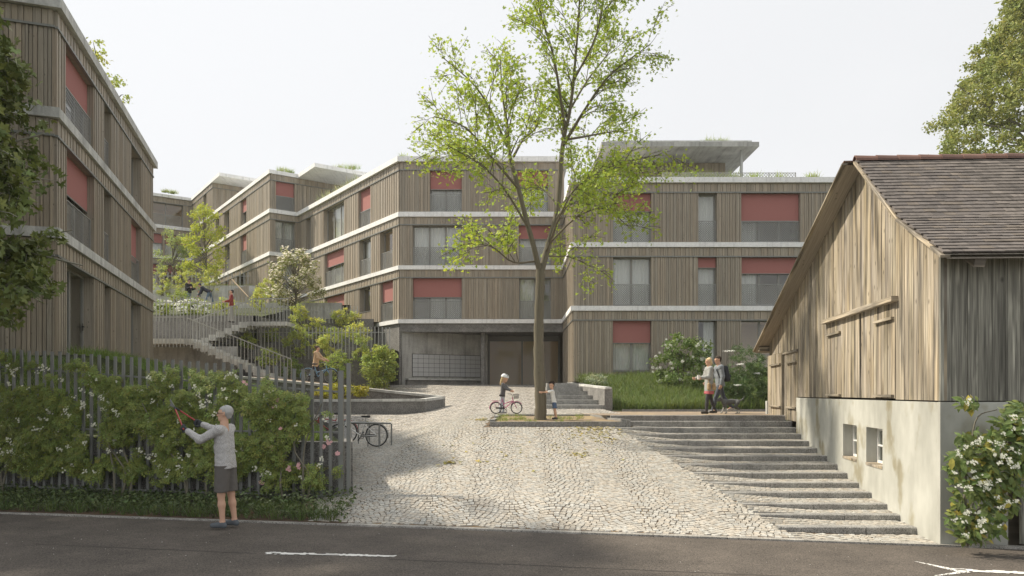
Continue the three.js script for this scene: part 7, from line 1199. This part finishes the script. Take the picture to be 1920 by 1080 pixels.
  person('woman with dark tied-up hair in a tan jacket pushing a blue bicycle', standAt(592, 34.35, yp(X(592, 34.3)) + 0.02), rad(84), { h: 1.68, cell: 0.02, lean: 8, head: { p: 8 }, legs: [{ f: 16, k: 8 }, { f: -14, k: 14 }], arms: [{ f: 40, e: 26, o: 8, curl: 60 }, { f: 34, e: 34, o: 10, curl: 60 }], top: cloth([0.52, 0.36, 0.22]), topName: 'jacket', hem: -0.16, loose: 0.024, hood: 1, bottom: cloth([0.05, 0.05, 0.06]), hair: cloth([0.06, 0.035, 0.03]), bun: 1, shoes: cloth([0.05, 0.05, 0.05]) });
  // people on the stair and terraces
  person('person in a dark red sweater and grey trousers standing on the upper stair flight', standAt(434, 38.3, 5.56), rad(-70), { h: 1.66, cell: 0.024, hcell: 0.009, head: { p: 2 }, arms: [{ f: 18, e: 60, o: 10 }, { f: 20, e: 70, o: 10 }], legs: [{ f: 4, k: 4 }, { f: -5, k: 4 }], top: cloth([0.24, 0.045, 0.04]), topName: 'sweater', loose: 0.02, bottom: cloth([0.30, 0.29, 0.27]), hair: cloth([0.06, 0.055, 0.055]) });
  person('man in a black jacket and pale jeans looking at his hands on the garden terrace', standAt(354, 47.6, 7.42), rad(70), { h: 1.74, cell: 0.026, hcell: 0.01, head: { p: 16 }, arms: [{ f: 18, e: 80, o: 8 }, { f: 16, e: 84, o: 8 }], top: cloth([0.03, 0.03, 0.035]), topName: 'jacket', loose: 0.03, bottom: cloth([0.27, 0.33, 0.42]), hair: cloth([0.03, 0.02, 0.015]) });
  person('person in dark hooded jacket and jeans bending down on the terrace', standAt(393, 47.4, 7.42), rad(-80), { h: 1.78, cell: 0.026, hcell: 0.01, lean: 62, head: { p: 10 }, arms: [{ f: 10, e: 20, o: 10 }, { f: 25, e: 15, o: 10 }], legs: [{ f: 18, k: 14, o: 6 }, { f: -14, k: 8, o: 6 }], top: cloth([0.045, 0.045, 0.065]), topName: 'jacket', hood: 1, loose: 0.028, bottom: cloth([0.13, 0.18, 0.26]), hair: cloth([0.05, 0.05, 0.06]) });
  person('small child in a grey outfit standing before the bending person', standAt(373, 47.3, 7.42), rad(40), { h: 0.98, child: 1, cell: 0.022, hcell: 0.009, top: cloth([0.34, 0.34, 0.35]), bottom: cloth([0.10, 0.10, 0.11]), hair: cloth([0.12, 0.09, 0.06]), topName: 'jacket' });
  person('grey-haired man in a grey shirt standing behind the slatted panel at the top', standAt(458, 60, 9.98), rad(10), { h: 1.62, cell: 0.03, hcell: 0.012, top: cloth([0.36, 0.33, 0.32]), bottom: cloth([0.14, 0.14, 0.15]), hair: cloth([0.25, 0.22, 0.2]) });
  person('woman in black with one arm raised to her head at the top', standAt(476, 58.6, 9.9), rad(-60), { h: 1.66, cell: 0.028, hcell: 0.012, arms: [{ f: 10, e: 20, o: 10 }, { f: 95, e: 110, o: 20 }], top: cloth([0.05, 0.045, 0.05]), sleeve: 0.3, bottom: cloth([0.045, 0.045, 0.055]), hair: cloth([0.03, 0.02, 0.018]), long: 0.12 });
  // bicycle stands with parked bicycles
  const gy = (x, d) => rampY(x, d);
  [['front', 734, 18.3], ['middle', 712, 19.3], ['rear', 693, 20.3]].forEach(([w2, px, d]) => { const x = X(px, d), y = gy(x, d), t = thing('bicycle_stand', `low grey steel bicycle hoop, ${w2} one of three beside the fence end`, 'bicycle stand', [0, 0, 0]); t.userData.group = 'bicycle stands beside the fence'; const g = new MB(); g.tube([V3(x, y - 0.05, -d), V3(x, y + 0.52, -d), V3(x - 0.02, y + 0.54, -d), V3(x - 1.05, y + 0.56, -d), V3(x - 1.07, y + 0.54, -d), V3(x - 1.07, y - 0.1, -d)], 0.02, 8); g.build('hoop', M.steel, t); const h = new MB(); h.tube([V3(x - 0.3, y - 0.05, -d + 0.02), V3(x - 0.3, y + 0.54, -d + 0.02)], 0.016, 8); h.build('upright', M.steel, t); });
  const d1 = 18.8, x1 = X(706, d1); bike('parked bicycle with pale frame and black saddle at the bicycle stands', [x1, gy(x1, d1) + 0.01, -d1], rad(176), { R: 0.29, B: 0.95, s: 0.86, col: [0.62, 0.62, 0.6], guard: M.galv });
  const d2 = 20.4, x2 = X(650, d2); bike('parked bicycle with a dark red frame behind the fence bars', [x2, gy(x2, d2) + 0.01, -d2], rad(172), { R: 0.31, B: 0.98, s: 0.9, col: [0.32, 0.04, 0.05], guard: mat([0.3, 0.05, 0.05]) });
}
renderer.render(scene, camera);
